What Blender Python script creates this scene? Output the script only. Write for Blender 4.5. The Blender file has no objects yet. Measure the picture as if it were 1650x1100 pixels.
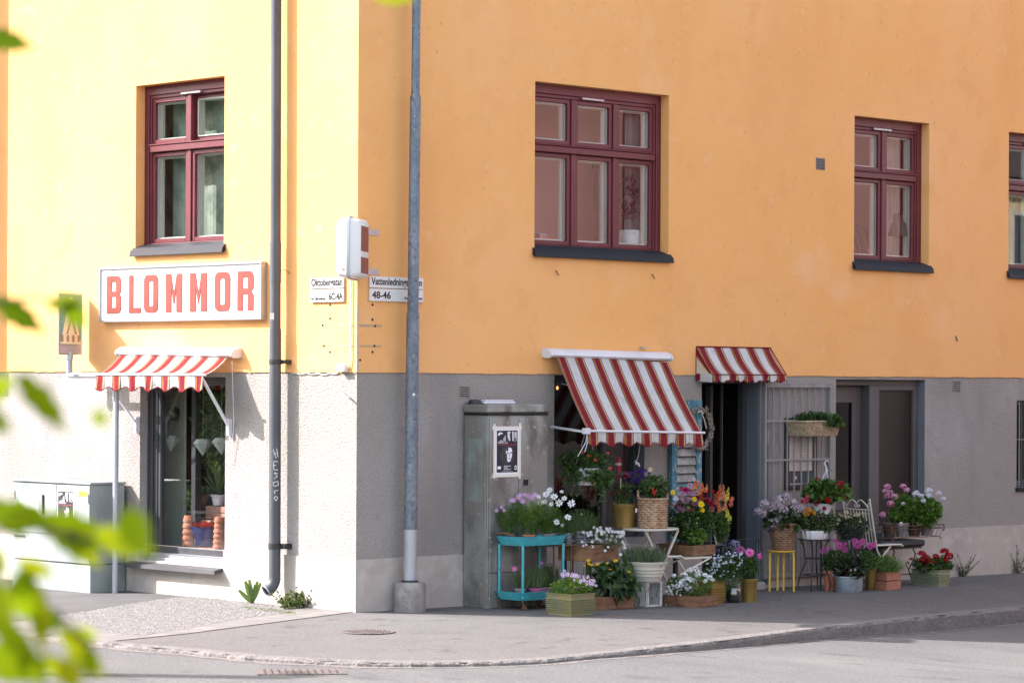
import bpy, math, random
from mathutils import Vector, noise
rnd = random.Random(11)
rad = math.radians
C = bpy.context.scene.collection
SC = bpy.context.scene
# ------------------------------------------------------------------ camera
FOC, CX, CY, ROLL, YAW = 4600.0, 825.0, 613.0, 0.0053, rad(45.9)
FW = Vector((math.cos(YAW), math.sin(YAW), 0)); RT = Vector((math.sin(YAW), -math.cos(YAW), 0)); UP = Vector((0, 0, 1))
CAM = -(28.75 * FW - 1.5625 * RT); CAM.z = 2.34
cd = bpy.data.cameras.new('camera'); cam = bpy.data.objects.new('camera', cd); C.objects.link(cam)
r_ = RT * math.cos(ROLL) + UP * math.sin(ROLL); u_ = -RT * math.sin(ROLL) + UP * math.cos(ROLL); b_ = -FW
from mathutils import Matrix
cam.matrix_world = Matrix(((r_.x, u_.x, b_.x, CAM.x), (r_.y, u_.y, b_.y, CAM.y), (r_.z, u_.z, b_.z, CAM.z), (0, 0, 0, 1)))
cd.sensor_width = 36; cd.lens = FOC / 1650 * 36; cd.shift_y = (CY - 550) / 1650; cd.clip_start = 0.5; cd.clip_end = 900
cd.dof.use_dof = True; cd.dof.focus_distance = 29.5; cd.dof.aperture_fstop = 5.0
SC.camera = cam
SC.view_settings.view_transform = 'Standard'; SC.view_settings.look = 'None'
SC.view_settings.exposure = 2.40; SC.view_settings.gamma = 1
# ------------------------------------------------------------------ light
EL = rad(37)
wd = bpy.data.worlds.new('World'); SC.world = wd; wd.use_nodes = True
nt = wd.node_tree; bg = nt.nodes['Background']
sky = nt.nodes.new('ShaderNodeTexSky'); sky.sky_type = 'NISHITA'; sky.sun_disc = False
sky.sun_elevation = EL; sky.sun_rotation = rad(-41); sky.air_density = 1.0; sky.dust_density = 2.5; sky.ozone_density = 1
hs = nt.nodes.new('ShaderNodeHueSaturation'); hs.inputs['Saturation'].default_value = .62; nt.links.new(sky.outputs[0], hs.inputs['Color']); nt.links.new(hs.outputs[0], bg.inputs[0]); bg.inputs[1].default_value = 0.125
sl = bpy.data.lights.new('sun', 'SUN'); sun = bpy.data.objects.new('sun', sl); C.objects.link(sun)
sl.energy = 2.6; sl.angle = rad(0.53); sl.color = (1, .925, .95)
sdir = Vector((math.cos(EL) * .66, -math.cos(EL) * .7513, -math.sin(EL)))
sun.rotation_euler = sdir.to_track_quat('-Z', 'Y').to_euler(); sun.location = (-20, 20, 30)

# ------------------------------------------------------------------ picture measurements -> places
def ray(px, py):
    x = (px - CX) / FOC; y = -(py - CY) / FOC; c, s = math.cos(ROLL), math.sin(ROLL)
    x, y = x * c - y * s, x * s + y * c
    return FW + RT * x + UP * y
def gz(x, y):
    return -.0075 * max(0, x) + .01 * min(0, y) + .01 * min(0, x)
def W(px, py, y=0.0):
    r = ray(px, py); return CAM + r * ((y - CAM.y) / r.y)
def L(px, py, x=0.0):
    r = ray(px, py); return CAM + r * ((x - CAM.x) / r.x)
def G(px, py, h=0.0):
    r = ray(px, py); z = h
    for _ in range(4):
        p = CAM + r * ((z - CAM.z) / r.z); z = gz(p.x, p.y) + h
    return p
def Dp(px, py, ref, off=0.0):
    """point on that line of sight as far away as ref (plus off metres)"""
    d = (Vector(ref) - CAM).dot(FW) + off
    return CAM + ray(px, py) * d
def M1(ref):
    return (Vector(ref) - CAM).dot(FW) / FOC

# ------------------------------------------------------------------ mesh helpers
LOC = {}
def V(*a): return Vector(a)
def ident(p): return p
class MB:
    def __init__(s, mp=None):
        s.v = []; s.f = []; s.c = []; s.col = None; s.mp = mp
    def poly(s, pts, col=None):
        b = len(s.v)
        for p in pts:
            s.v.append(tuple(s.mp(p)) if s.mp else tuple(p))
        f = tuple(range(b, b + len(pts)))
        if s.mp is not None and s.mp.__name__ == 'mapL': f = f[::-1]
        s.f.append(f); s.c.append(col or s.col)
    def mesh(s, vs, fs, col=None):
        b = len(s.v); fl = s.mp is not None and s.mp.__name__ == 'mapL'
        for p in vs: s.v.append(tuple(s.mp(p)) if s.mp else tuple(p))
        for f in fs: s.f.append(tuple(i + b for i in (f[::-1] if fl else f))); s.c.append(col or s.col)
    def box(s, x0, x1, y0, y1, z0, z1, col=None, bev=0.0):
        if x0 > x1: x0, x1 = x1, x0
        if y0 > y1: y0, y1 = y1, y0
        if z0 > z1: z0, z1 = z1, z0
        if bev <= 0:
            vs = [(x, y, z) for z in (z0, z1) for y in (y0, y1) for x in (x0, x1)]
            s.mesh(vs, [(0, 1, 3, 2), (4, 6, 7, 5), (0, 4, 5, 1), (2, 3, 7, 6), (0, 2, 6, 4), (1, 5, 7, 3)], col); return
        b = min(bev, (x1 - x0) / 2.01, (y1 - y0) / 2.01, (z1 - z0) / 2.01)
        # chamfered box: 24 verts
        vs = []; idx = {}
        for i, X in enumerate((x0, x1)):
            for j, Y in enumerate((y0, y1)):
                for k, Z in enumerate((z0, z1)):
                    sx = 1 - 2 * i; sy = 1 - 2 * j; sz = 1 - 2 * k
                    idx[i, j, k, 0] = len(vs); vs.append((X, Y + sy * b, Z + sz * b))
                    idx[i, j, k, 1] = len(vs); vs.append((X + sx * b, Y, Z + sz * b))
                    idx[i, j, k, 2] = len(vs); vs.append((X + sx * b, Y + sy * b, Z))
        fs = []
        for i in (0, 1): fs.append(tuple(idx[i, j, k, 0] for j, k in ((0, 0), (1, 0), (1, 1), (0, 1))))
        for j in (0, 1): fs.append(tuple(idx[i, j, k, 1] for i, k in ((0, 0), (1, 0), (1, 1), (0, 1))))
        for k in (0, 1): fs.append(tuple(idx[i, j, k, 2] for i, j in ((0, 0), (1, 0), (1, 1), (0, 1))))
        for j in (0, 1):
            for k in (0, 1): fs.append((idx[0, j, k, 1], idx[1, j, k, 1], idx[1, j, k, 2], idx[0, j, k, 2]))
        for i in (0, 1):
            for k in (0, 1): fs.append((idx[i, 0, k, 0], idx[i, 1, k, 0], idx[i, 1, k, 2], idx[i, 0, k, 2]))
        for i in (0, 1):
            for j in (0, 1): fs.append((idx[i, j, 0, 0], idx[i, j, 1, 0], idx[i, j, 1, 1], idx[i, j, 0, 1]))
        for i in (0, 1):
            for j in (0, 1):
                for k in (0, 1): fs.append((idx[i, j, k, 0], idx[i, j, k, 1], idx[i, j, k, 2]))
        s.mesh(vs, fs, col)
    def bar(s, a, b, w, t=None, up=(0, 0, 1), col=None):
        """box beam from a to b, width w, thickness t"""
        a = Vector(a); b = Vector(b); d = (b - a).normalized(); t = t or w
        u = Vector(up)
        if abs(d.dot(u)) > .98: u = Vector((0, 1, 0)) if abs(d.y) < .9 else Vector((1, 0, 0))
        sd = d.cross(u).normalized() * w / 2; un = d.cross(sd).normalized() * t / 2
        vs = [p + i * sd + j * un for p in (a, b) for i, j in ((-1, -1), (1, -1), (1, 1), (-1, 1))]
        s.mesh(vs, [(0, 1, 2, 3), (7, 6, 5, 4), (0, 4, 5, 1), (1, 5, 6, 2), (2, 6, 7, 3), (3, 7, 4, 0)], col)
    def tube(s, pts, r, n=8, cap=True, col=None):
        pts = [Vector(p) for p in pts]; R = r if isinstance(r, (list, tuple)) else [r] * len(pts)
        vs = []; prev = None
        for i, p in enumerate(pts):
            d = (pts[min(i + 1, len(pts) - 1)] - pts[max(i - 1, 0)])
            d = d.normalized() if d.length > 1e-9 else V(0, 0, 1)
            if prev is None:
                u = V(0, 0, 1) if abs(d.z) < .9 else V(1, 0, 0)
                a = d.cross(u).normalized()
            else:
                a = (prev - d * prev.dot(d))
                a = a.normalized() if a.length > 1e-6 else d.orthogonal().normalized()
            prev = a; b = d.cross(a)
            for k in range(n):
                t = 2 * math.pi * k / n
                vs.append(p + (a * math.cos(t) + b * math.sin(t)) * R[i])
        fs = []
        for i in range(len(pts) - 1):
            for k in range(n):
                k2 = (k + 1) % n
                fs.append((i * n + k, i * n + k2, (i + 1) * n + k2, (i + 1) * n + k))
        if cap: fs.append(tuple(range(n))[::-1]); fs.append(tuple((len(pts) - 1) * n + k for k in range(n)))
        s.mesh(vs, fs, col)
    def lathe(s, prof, c=(0, 0, 0), n=24, sx=1.0, sy=1.0, col=None, fn=None, capb=True):
        """prof: list of (radius, z)"""
        vs = []; fs = []
        for i, (r, z) in enumerate(prof):
            for k in range(n):
                t = 2 * math.pi * k / n; rr = r if fn is None else fn(r, z, t)
                vs.append((c[0] + rr * sx * math.cos(t), c[1] + rr * sy * math.sin(t), c[2] + z))
        for i in range(len(prof) - 1):
            for k in range(n):
                k2 = (k + 1) % n; fs.append((i * n + k, i * n + k2, (i + 1) * n + k2, (i + 1) * n + k))
        if capb: fs.append(tuple(range(n))[::-1])
        fs.append(tuple((len(prof) - 1) * n + k for k in range(n)))
        s.mesh(vs, fs, col)
    def build(s, name, m, parent=None, smooth=False):
        me = bpy.data.meshes.new(name)
        o = bpy.data.objects.new(name, me); C.objects.link(o)
        base = V(0, 0, 0)
        if parent is not None: base = LOC[parent]; o.parent = parent
        LOC[o] = base
        vs = [(p[0] - base.x, p[1] - base.y, p[2] - base.z) for p in s.v] if base.length > 0 else s.v
        me.from_pydata(vs, [], s.f)
        if any(c is not None for c in s.c):
            at = me.color_attributes.new('Col', 'FLOAT_COLOR', 'CORNER'); buf = []
            for f, c in zip(s.f, s.c):
                c = c or (1, 1, 1); buf.extend((c[0], c[1], c[2], 1.0) * len(f))
            at.data.foreach_set('color', buf)
        me.materials.append(m)
        if smooth:
            me.polygons.foreach_set('use_smooth', [True] * len(me.polygons))
            try: me.set_sharp_from_angle(angle=rad(40))
            except Exception: pass
        me.update()
        return o
def thing(name, label, cat, loc, group=None):
    o = bpy.data.objects.new(name, None); C.objects.link(o); o.location = loc; o.empty_display_size = .1
    o['label'] = label; o['category'] = cat
    if group: o['group'] = group
    LOC[o] = Vector(loc); return o
def tag(o, label, cat, group=None):
    o['label'] = label; o['category'] = cat
    if group: o['group'] = group
    return o
def struct(o, kind='structure', label=None):
    o['kind'] = kind
    if label: o['label'] = label; 
    return o
def dup(root, loc, label=None):
    r = root.copy(); C.objects.link(r); r.location = loc; LOC[r] = Vector(loc)
    if label: r['label'] = label
    for ch in list(root.children):
        c = ch.copy(); C.objects.link(c); c.parent = r
        for g in ch.children:
            d = g.copy(); C.objects.link(d); d.parent = c
    return r

# ------------------------------------------------------------------ materials
MATS = {}
def mat(name, base=(.5, .5, .5), rough=.6, metal=0., var=(), bump=None, attr=False, spec=.5, trans=0., vor=None, coat=0.):
    """var: (noise scale, colour, lo, hi, (sx,sy,sz)) layers mixed over the base; bump: (scale, strength, distance)"""
    m = bpy.data.materials.new(name); m.use_nodes = True; n = m.node_tree; N = n.nodes; K = n.links.new
    b = N['Principled BSDF']; b.inputs['Roughness'].default_value = rough; b.inputs['Metallic'].default_value = metal
    b.inputs['Specular IOR Level'].default_value = spec
    if coat: b.inputs['Coat Weight'].default_value = coat; b.inputs['Coat Roughness'].default_value = .15
    tc = N.new('ShaderNodeTexCoord')
    if attr:
        a = N.new('ShaderNodeAttribute'); a.attribute_name = 'Col'; col = a.outputs['Color']
    else:
        a = N.new('ShaderNodeRGB'); a.outputs[0].default_value = (*base, 1); col = a.outputs[0]
    for i, v in enumerate(var):
        sc, c2, lo, hi = v[:4]; st = v[4] if len(v) > 4 else (1, 1, 1)
        mp = N.new('ShaderNodeMapping'); mp.inputs['Scale'].default_value = st; K(tc.outputs['Object'], mp.inputs[0])
        mp.inputs['Location'].default_value = (i * 3.1, i * 1.7, i * 2.3)
        no = N.new('ShaderNodeTexNoise'); no.inputs['Scale'].default_value = sc; no.inputs['Detail'].default_value = 5
        K(mp.outputs[0], no.inputs['Vector'])
        rp = N.new('ShaderNodeMapRange'); rp.inputs['From Min'].default_value = lo; rp.inputs['From Max'].default_value = hi
        K(no.outputs[0], rp.inputs['Value'])
        mx = N.new('ShaderNodeMix'); mx.data_type = 'RGBA'; mx.blend_type = v[5] if len(v) > 5 else 'MIX'
        K(rp.outputs[0], mx.inputs[0]); K(col, mx.inputs[6]); mx.inputs[7].default_value = (*c2, 1); col = mx.outputs[2]
    if vor:
        sc, c2, th = vor
        vo = N.new('ShaderNodeTexVoronoi'); vo.inputs['Scale'].default_value = sc; K(tc.outputs['Object'], vo.inputs['Vector'])
        rp = N.new('ShaderNodeMapRange'); rp.inputs['From Min'].default_value = th; rp.inputs['From Max'].default_value = th * .5
        K(vo.outputs['Distance'], rp.inputs['Value'])
        mx = N.new('ShaderNodeMix'); mx.data_type = 'RGBA'
        K(rp.outputs[0], mx.inputs[0]); K(col, mx.inputs[6]); mx.inputs[7].default_value = (*c2, 1); col = mx.outputs[2]
    K(col, b.inputs['Base Color'])
    if bump:
        no = N.new('ShaderNodeTexNoise'); no.inputs['Scale'].default_value = bump[0]; no.inputs['Detail'].default_value = 6
        mp = N.new('ShaderNodeMapping'); mp.inputs['Scale'].default_value = bump[3] if len(bump) > 3 else (1, 1, 1)
        K(tc.outputs['Object'], mp.inputs[0]); K(mp.outputs[0], no.inputs['Vector'])
        bp = N.new('ShaderNodeBump'); bp.inputs['Strength'].default_value = bump[1]; bp.inputs['Distance'].default_value = bump[2]
        K(no.outputs[0], bp.inputs['Height']); K(bp.outputs[0], b.inputs['Normal'])
    if trans:
        tr = N.new('ShaderNodeBsdfTranslucent'); K(col, tr.inputs[0]); ms = N.new('ShaderNodeMixShader'); ms.inputs[0].default_value = trans
        K(b.outputs[0], ms.inputs[1]); K(tr.outputs[0], ms.inputs[2]); K(ms.outputs[0], N['Material Output'].inputs[0])
    MATS[name] = m; return m
def glassmat(name, refl=2.0, tint=(1, 1, 1), rough=0.0, base=.0, bumps=None):
    m = bpy.data.materials.new(name); m.use_nodes = True; n = m.node_tree; N = n.nodes; K = n.links.new
    N.remove(N['Principled BSDF'])
    t = N.new('ShaderNodeBsdfTransparent'); t.inputs[0].default_value = (*tint, 1)
    g = N.new('ShaderNodeBsdfGlossy'); g.inputs['Roughness'].default_value = rough
    f = N.new('ShaderNodeFresnel'); ge = N.new('ShaderNodeNewGeometry'); io = N.new('ShaderNodeMath'); io.operation = 'MULTIPLY_ADD'; io.inputs[1].default_value = -.8333; io.inputs[2].default_value = 1.5; K(ge.outputs['Backfacing'], io.inputs[0]); K(io.outputs[0], f.inputs[0])
    mu = N.new('ShaderNodeMath'); mu.operation = 'MULTIPLY_ADD'; mu.inputs[1].default_value = refl; mu.inputs[2].default_value = base; mu.use_clamp = True
    K(f.outputs[0], mu.inputs[0])
    if bumps:
        no = N.new('ShaderNodeTexNoise'); no.inputs['Scale'].default_value = bumps[0]; bp = N.new('ShaderNodeBump')
        bp.inputs['Strength'].default_value = bumps[1]; bp.inputs['Distance'].default_value = bumps[2]
        tc = N.new('ShaderNodeTexCoord'); K(tc.outputs['Object'], no.inputs['Vector']); K(no.outputs[0], bp.inputs['Height']); K(bp.outputs[0], g.inputs['Normal'])
    ms = N.new('ShaderNodeMixShader'); K(mu.outputs[0], ms.inputs[0]); K(t.outputs[0], ms.inputs[1]); K(g.outputs[0], ms.inputs[2])
    K(ms.outputs[0], N['Material Output'].inputs[0]); return m

m_plaster = mat('plaster_orange', (.75, .385, .135), .9, var=((.35, (.76, .41, .17), .40, .64), (.9, (.71, .355, .128), .52, .75, (1, 1, .5)), (2.8, (.72, .365, .135), .52, .75), (.55, (.77, .45, .23), .62, .74), (7, (.75, .42, .19), .62, .75), (17, (.64, .32, .12), .66, .74)), bump=(9, .7, .010), spec=.15)
m_rough = mat('roughcast_grey', (.29, .267, .238), .95, var=((.7, (.34, .318, .30), .42, .66), (1.3, (.225, .207, .195), .52, .75, (1, 1, .3)), (3.5, (.25, .24, .235), .6, .72), (60, (.175, .16, .15), .56, .68)), bump=(48, 1.0, .016), vor=(42, (.10, .09, .085), .15), spec=.2)
m_band = mat('concrete_band', (.40, .36, .32), .9, var=((1.5, (.33, .295, .262), .45, .75), (5, (.47, .43, .39), .5, .75), (3, (.30, .26, .22), .64, .8, (1, 1, .5))), bump=(25, .3, .005), spec=.2)
m_reveal = mat('reveal_render', (.43, .40, .385), .9, var=((3, (.36, .34, .33), .45, .7),), bump=(30, .4, .005), spec=.2)
m_asph = mat('asphalt_pavement', (.110, .103, .096), .92, var=((.5, (.12, .113, .107), .4, .65), (2.3, (.092, .088, .085), .5, .75), (45, (.165, .155, .147), .56, .68), (38, (.055, .052, .05), .58, .70), (4, (.075, .07, .067), .62, .7)), bump=(110, .6, .004), spec=.25)
m_road = mat('asphalt_road', (.103, .100, .097), .9, var=((.35, (.132, .127, .12), .4, .65), (1.5, (.09, .088, .086), .5, .75, (1, .25, 1)), (42, (.17, .162, .152), .55, .68), (34, (.055, .052, .05), .58, .7), (3, (.08, .077, .074), .6, .7, (1, .4, 1))), bump=(95, .7, .005), spec=.25)
m_asph2 = mat('asphalt_patch', (.08, .078, .076), .93, var=((2, (.105, .101, .098), .4, .7), (110, (.14, .133, .13), .58, .72)), bump=(100, .6, .004), spec=.25)
m_slab = mat('pale_concrete_slab', (.155, .145, .133), .9, var=((4, (.20, .187, .172), .45, .7),), bump=(60, .4, .003), spec=.2)
m_kerb = mat('granite_kerb', (.155, .142, .13), .9, var=((6, (.12, .108, .1), .4, .65), (50, (.22, .2, .185), .5, .7), (60, (.1, .09, .085), .6, .72)), bump=(30, 1.0, .02), spec=.3)
m_pebble = mat('pebbles', attr=True, rough=.8, bump=(80, .3, .003))
m_redp = mat('oxblood_paint', (.105, .014, .020), .42, var=((4, (.13, .02, .027), .45, .7), (60, (.085, .011, .016), .6, .8)), bump=(120, .08, .002), spec=.5)
m_white_in = mat('inner_white_paint', (.55, .54, .5), .5, var=((6, (.45, .44, .4), .5, .8),))
m_sill = mat('dark_metal_sill', (.012, .013, .017), .6, var=((5, (.022, .022, .026), .5, .8),), spec=.25)
m_slate = mat('slate', (.05, .05, .052), .8, var=((5, (.085, .085, .085), .4, .7, (.3, 1, 1)), (30, (.06, .06, .06), .6, .75)), bump=(25, .5, .006))
m_darkwood = mat('dark_painted_frame', (.035, .037, .04), .5, var=((5, (.06, .06, .065), .45, .75, (1, 1, .2)),), bump=(60, .1, .002))
m_greydoor = mat('grey_brown_door_paint', (.075, .068, .068), .5, var=((3, (.1, .09, .09), .45, .75, (1, 1, .3)),), bump=(50, .15, .003))
m_bluegrey = mat('blue_grey_paint', (.105, .118, .138), .6, var=((4, (.14, .155, .175), .45, .7, (1, 1, .3)),), bump=(50, .3, .003))
m_gate = mat('gate_grey_paint', (.22, .208, .2), .5, var=((8, (.16, .15, .145), .5, .75),), bump=(60, .15, .002))
m_glass = glassmat('window_glass', 2.0, (.86, .9, .88))
m_glass_s = glassmat('shop_glass', 2.4, (.95, .97, .96))
m_frost = glassmat('frosted_glass', .9, (.35, .33, .32), .25, .02, (130, .8, .006))
m_room = mat('room_wall_rose', (.74, .36, .31), .9, var=((1.2, (.66, .30, .26), .4, .7),))
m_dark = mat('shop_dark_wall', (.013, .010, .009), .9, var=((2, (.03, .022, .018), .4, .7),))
m_greenroom = mat('shop_pale_wall', (.55, .60, .46), .9, var=((2, (.45, .5, .38), .4, .7),))
m_gal = mat('galvanised_steel', (.115, .135, .16), .55, metal=.25, var=((7, (.17, .19, .21), .42, .62, (1, 1, .6)), (22, (.075, .085, .10), .5, .7), (3, (.10, .145, .19), .5, .7, (1, 1, .3)), (45, (.33, .34, .34), .63, .7)), bump=(60, .15, .002))
m_galp = mat('painted_grey_sleeve', (.36, .37, .39), .45, metal=.2, var=((5, (.3, .315, .34), .45, .7, (1, 1, .3)),), bump=(60, .1, .002))
m_pipe = mat('downpipe_grey', (.060, .064, .070), .55, var=((6, (.085, .089, .095), .45, .7, (1, 1, .25)), (40, (.15, .15, .15), .68, .78)), bump=(60, .12, .002))
m_conc = mat('weathered_concrete', (.21, .19, .175), .95, var=((7, (.30, .275, .25), .42, .65), (3, (.11, .1, .095), .5, .7, (1, 1, .25)), (50, (.12, .11, .1), .6, .7)), bump=(45, .8, .01))
m_cab = mat('cabinet_weathered_metal', (.20, .19, .17), .5, metal=.2, var=((1.6, (.28, .30, .27), .45, .60, (1, 1, .75)), (5, (.12, .11, .097), .5, .68, (1, 1, .5)), (22, (.34, .33, .3), .63, .70), (50, (.4, .38, .35), .68, .72)), bump=(30, .12, .003))
m_cab2 = mat('cabinet_pale_green', (.26, .285, .27), .5, var=((3, (.17, .195, .185), .45, .7, (1, 1, .35)), (10, (.26, .28, .27), .5, .75)), bump=(30, .08, .002))
m_fabric = mat('awning_canvas', attr=True, rough=.85, var=((3.5, (.78, .77, .75), .45, .8, (1, 1, 1), 'MULTIPLY'), (13, (.80, .80, .79), .56, .75, (1, 1, .6), 'MULTIPLY')), bump=(6, .9, .035), trans=.18, spec=.15)
m_whitemetal = mat('white_painted_aluminium', (.62, .62, .65), .4, var=((4, (.52, .52, .54), .5, .8),), bump=(80, .05, .001))
m_signw = mat('sign_white', (.66, .65, .62), .35, var=((3, (.58, .57, .54), .5, .8), (6, (.5, .46, .4), .64, .8, (1, 1, .3))), bump=(9, .05, .004))
m_signr = mat('sign_red', (.215, .038, .025), .45, var=((6, (.175, .03, .02), .45, .7),))
m_signk = mat('sign_black', (.012, .012, .014), .4)
m_alu = mat('aluminium_frame', (.42, .43, .45), .38, metal=.6, var=((8, (.35, .36, .37), .5, .8),))
m_attr = mat('painted_colours', attr=True, rough=.55, var=((25, (.8, .8, .8), .5, .9, (1, 1, 1), 'MULTIPLY'),), bump=(60, .1, .002))
m_paper = mat('printed_paper', attr=True, rough=.6, bump=(20, .15, .004))
m_leaf = mat('leaves', attr=True, rough=.45, trans=.3, spec=.4, var=((40, (.7, .75, .6), .45, .8, (1, 1, 1), 'MULTIPLY'),))
m_petal = mat('petals', attr=True, rough=.6, trans=.3, spec=.25)
m_blue = mat('turquoise_paint', (.045, .32, .38), .5, var=((9, (.08, .42, .47), .45, .7), (20, (.15, .075, .04), .66, .72)), bump=(50, .2, .003))
m_rust = mat('rusty_iron', (.10, .055, .035), .8, var=((30, (.2, .1, .05), .45, .7),), bump=(60, .4, .003))
m_tin = mat('verdigris_gold_tin', (.215, .19, .085), .55, metal=.15, var=((6, (.17, .19, .11), .42, .66), (25, (.2, .17, .09), .6, .75)), bump=(50, .2, .003))
m_gold = mat('brushed_gold', (.30, .20, .055), .42, metal=.6, var=((8, (.21, .14, .04), .45, .75), (60, (.38, .28, .1), .6, .75)), bump=(90, .3, .002))
m_zinc = mat('zinc', (.28, .32, .36), .45, metal=.6, var=((5, (.38, .41, .44), .42, .68), (22, (.2, .225, .25), .5, .72)), bump=(40, .15, .003))
m_wood = mat('crate_wood', (.20, .098, .048), .75, var=((7, (.10, .048, .025), .42, .66, (1, 1, 7)), (4, (.30, .16, .08), .48, .7), (14, (.07, .035, .02), .62, .72)), bump=(30, .4, .004, (1, 1, 8)))
m_wood2 = mat('red_crate_wood', (.34, .14, .085), .7, var=((8, (.25, .1, .06), .42, .68, (1, 1, 6)),), bump=(30, .4, .004, (1, 1, 8)))
m_whitewood = mat('chipped_white_wood', (.45, .44, .42), .8, var=((14, (.55, .54, .52), .45, .6), (20, (.2, .17, .14), .56, .64, (1, 1, .35))), bump=(30, .5, .004, (1, 1, .3)))
m_cream = mat('cream_enamel', (.52, .48, .40), .4, var=((20, (.45, .4, .32), .64, .76),), bump=(60, .08, .002))
m_yellow = mat('yellow_paint', (.72, .45, .05), .4, var=((6, (.62, .38, .04), .5, .8),))
m_black = mat('black_iron', (.018, .018, .02), .5, var=((30, (.05, .04, .035), .55, .75),), bump=(60, .2, .002))
m_terra = mat('terracotta', (.42, .145, .075), .8, var=((8, (.5, .26, .18), .5, .72), (3, (.32, .1, .05), .5, .75)), bump=(50, .25, .003))
m_plas = mat('grey_plastic_pot', (.22, .215, .22), .45, var=((6, (.3, .29, .29), .5, .8),))
m_pinkp = mat('pink_plastic_pot', (.42, .12, .26), .4, var=((6, (.5, .17, .33), .5, .8),))
m_whitep = mat('white_glazed_pot', (.66, .66, .66), .4, var=((10, (.5, .5, .52), .55, .75),), bump=(18, .4, .01))
m_wick = mat('wicker', (.33, .20, .115), .75, var=((14, (.45, .31, .2), .42, .66), (30, (.2, .11, .06), .5, .7)), bump=(150, .4, .003))
m_wickg = mat('pale_wicker', (.36, .27, .17), .8, var=((14, (.47, .38, .27), .42, .66), (30, (.2, .15, .1), .5, .7)), bump=(150, .4, .003))
m_soil = mat('soil', (.03, .02, .014), .95, bump=(60, .8, .01))
m_glassv = glassmat('thick_glass_vase', 2.5, (.7, .76, .72), .02, .06)
m_shut = mat('peeling_blue_shutter', (.035, .13, .18), .75, var=((10, (.07, .2, .26), .42, .62), (22, (.32, .32, .3), .56, .62, (1, 1, .5))), bump=(40, .5, .004))
m_shutg = mat('grey_slats', (.22, .215, .20), .8, var=((10, (.42, .41, .39), .45, .7),), bump=(40, .4, .003))
m_brick = mat('brick', (.36, .17, .11), .9, var=((9, (.45, .25, .18), .45, .7), (30, (.55, .5, .44), .64, .72)), bump=(40, .6, .005))
m_cobalt = mat('cobalt_glaze', (.02, .035, .2), .15, var=((6, (.05, .09, .3), .5, .8),))
m_tree = mat('tree_bark', (.09, .07, .05), .9, var=((8, (.05, .04, .03), .45, .7),), bump=(20, .8, .02))
m_iron = mat('cast_iron_cover', (.115, .092, .084), .8, var=((12, (.07, .058, .052), .45, .7),), bump=(40, .4, .004))
m_leaf2 = mat('sunlit_leaves', attr=True, rough=.9, trans=.6, spec=.05)
m_wickd = mat('dark_wicker', (.19, .105, .06), .75, var=((14, (.27, .17, .1), .42, .66),), bump=(150, .4, .003))
m_leafrefl = mat('grey_green_reflection', (.34, .40, .33), .9, var=((3, (.44, .48, .4), .42, .6), (5, (.22, .27, .21), .45, .65)), trans=.2)  # colour imitates the trees mirrored in the sunlit casement
m_curt2 = mat('pale_curtain', (.4, .36, .33), .9, var=((3, (.3, .27, .25), .42, .7),), trans=.3)
m_signg = mat('sign_white_sunlit', (.40, .39, .37), .4, var=((4, (.34, .33, .31), .5, .8),))  # copy of the sign white, darkened for the plates in full sun
# ------------------------------------------------------------------ ground, pavement, kerb
def clip(poly, ax, sgn, lim=0.0):
    out = []
    for i in range(len(poly)):
        a = poly[i]; b = poly[(i + 1) % len(poly)]
        da = (a[ax] - lim) * sgn; db = (b[ax] - lim) * sgn
        if da >= 0: out.append(a)
        if (da >= 0) != (db >= 0):
            t = da / (da - db); out.append((a[0] + (b[0] - a[0]) * t, a[1] + (b[1] - a[1]) * t))
    return out
def flat(mb, poly, h):
    """lay a flat sheet h above the pavement, folded where the pavement folds"""
    for sx in (1, -1):
        for sy in (1, -1):
            q = clip(clip(poly, 0, sx), 1, sy)
            if len(q) > 2 and not (sx == 1 and sy == 1): mb.poly([(p[0], p[1], gz(p[0], p[1]) + h) for p in q])
def zr(x, y):
    x = max(-60, min(60, x)); return gz(min(x, 30), max(y, -4.4)) - .035 - .0205 * max(0, min(6, x + 1)) + .004 * max(-30, min(0, y + 4.4))
g = MB(); xs = [-600, -120, -40, -15, -6, -3, -1] + [i * .5 for i in range(-1, 14)] + [7, 9, 12, 20, 30, 60, 150, 600]; ys = [-600, -120, -50, -25, -15, -10, -7, -6, -5, -4.4, -3, -1, 0, 1, 5, 20, 60, 150, 600]
xs = sorted(set(xs))
for i in range(len(xs) - 1):
    for j in range(len(ys) - 1):
        g.poly([(x, y, zr(x, y)) for x, y in ((xs[i], ys[j]), (xs[i + 1], ys[j]), (xs[i + 1], ys[j + 1]), (xs[i], ys[j + 1]))])
road = struct(g.build('road', m_road), label='worn grey asphalt road in front of the pavement')
kp = [(0, 1012), (100, 1027), (200, 1039), (300, 1047), (400, 1057), (500, 1063), (600, 1067), (700, 1067.5), (800, 1066), (880, 1062), (1000, 1050), (1100, 1039), (1200, 1027), (1300, 1014), (1400, 1003), (1500, 992), (1650, 978)]
m_soil0 = mat('crack_dirt', (.035, .032, .03), .95)
kpts = [G(*p) for p in kp]
kxy = [(-4.3, 60), (-4.1, 12), (-3.95, 4)] + [(p.x, p.y) for p in kpts] + [(9, -4.02), (16, -4.1), (60, -4.3)]
pv = MB(); flat(pv, [(0.0, 60), (0, 0), (60, 0)] + kxy[::-1], 0)
pav = struct(pv.build('pavement', m_asph), label='light grey asphalt pavement round the corner of the building')
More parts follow.
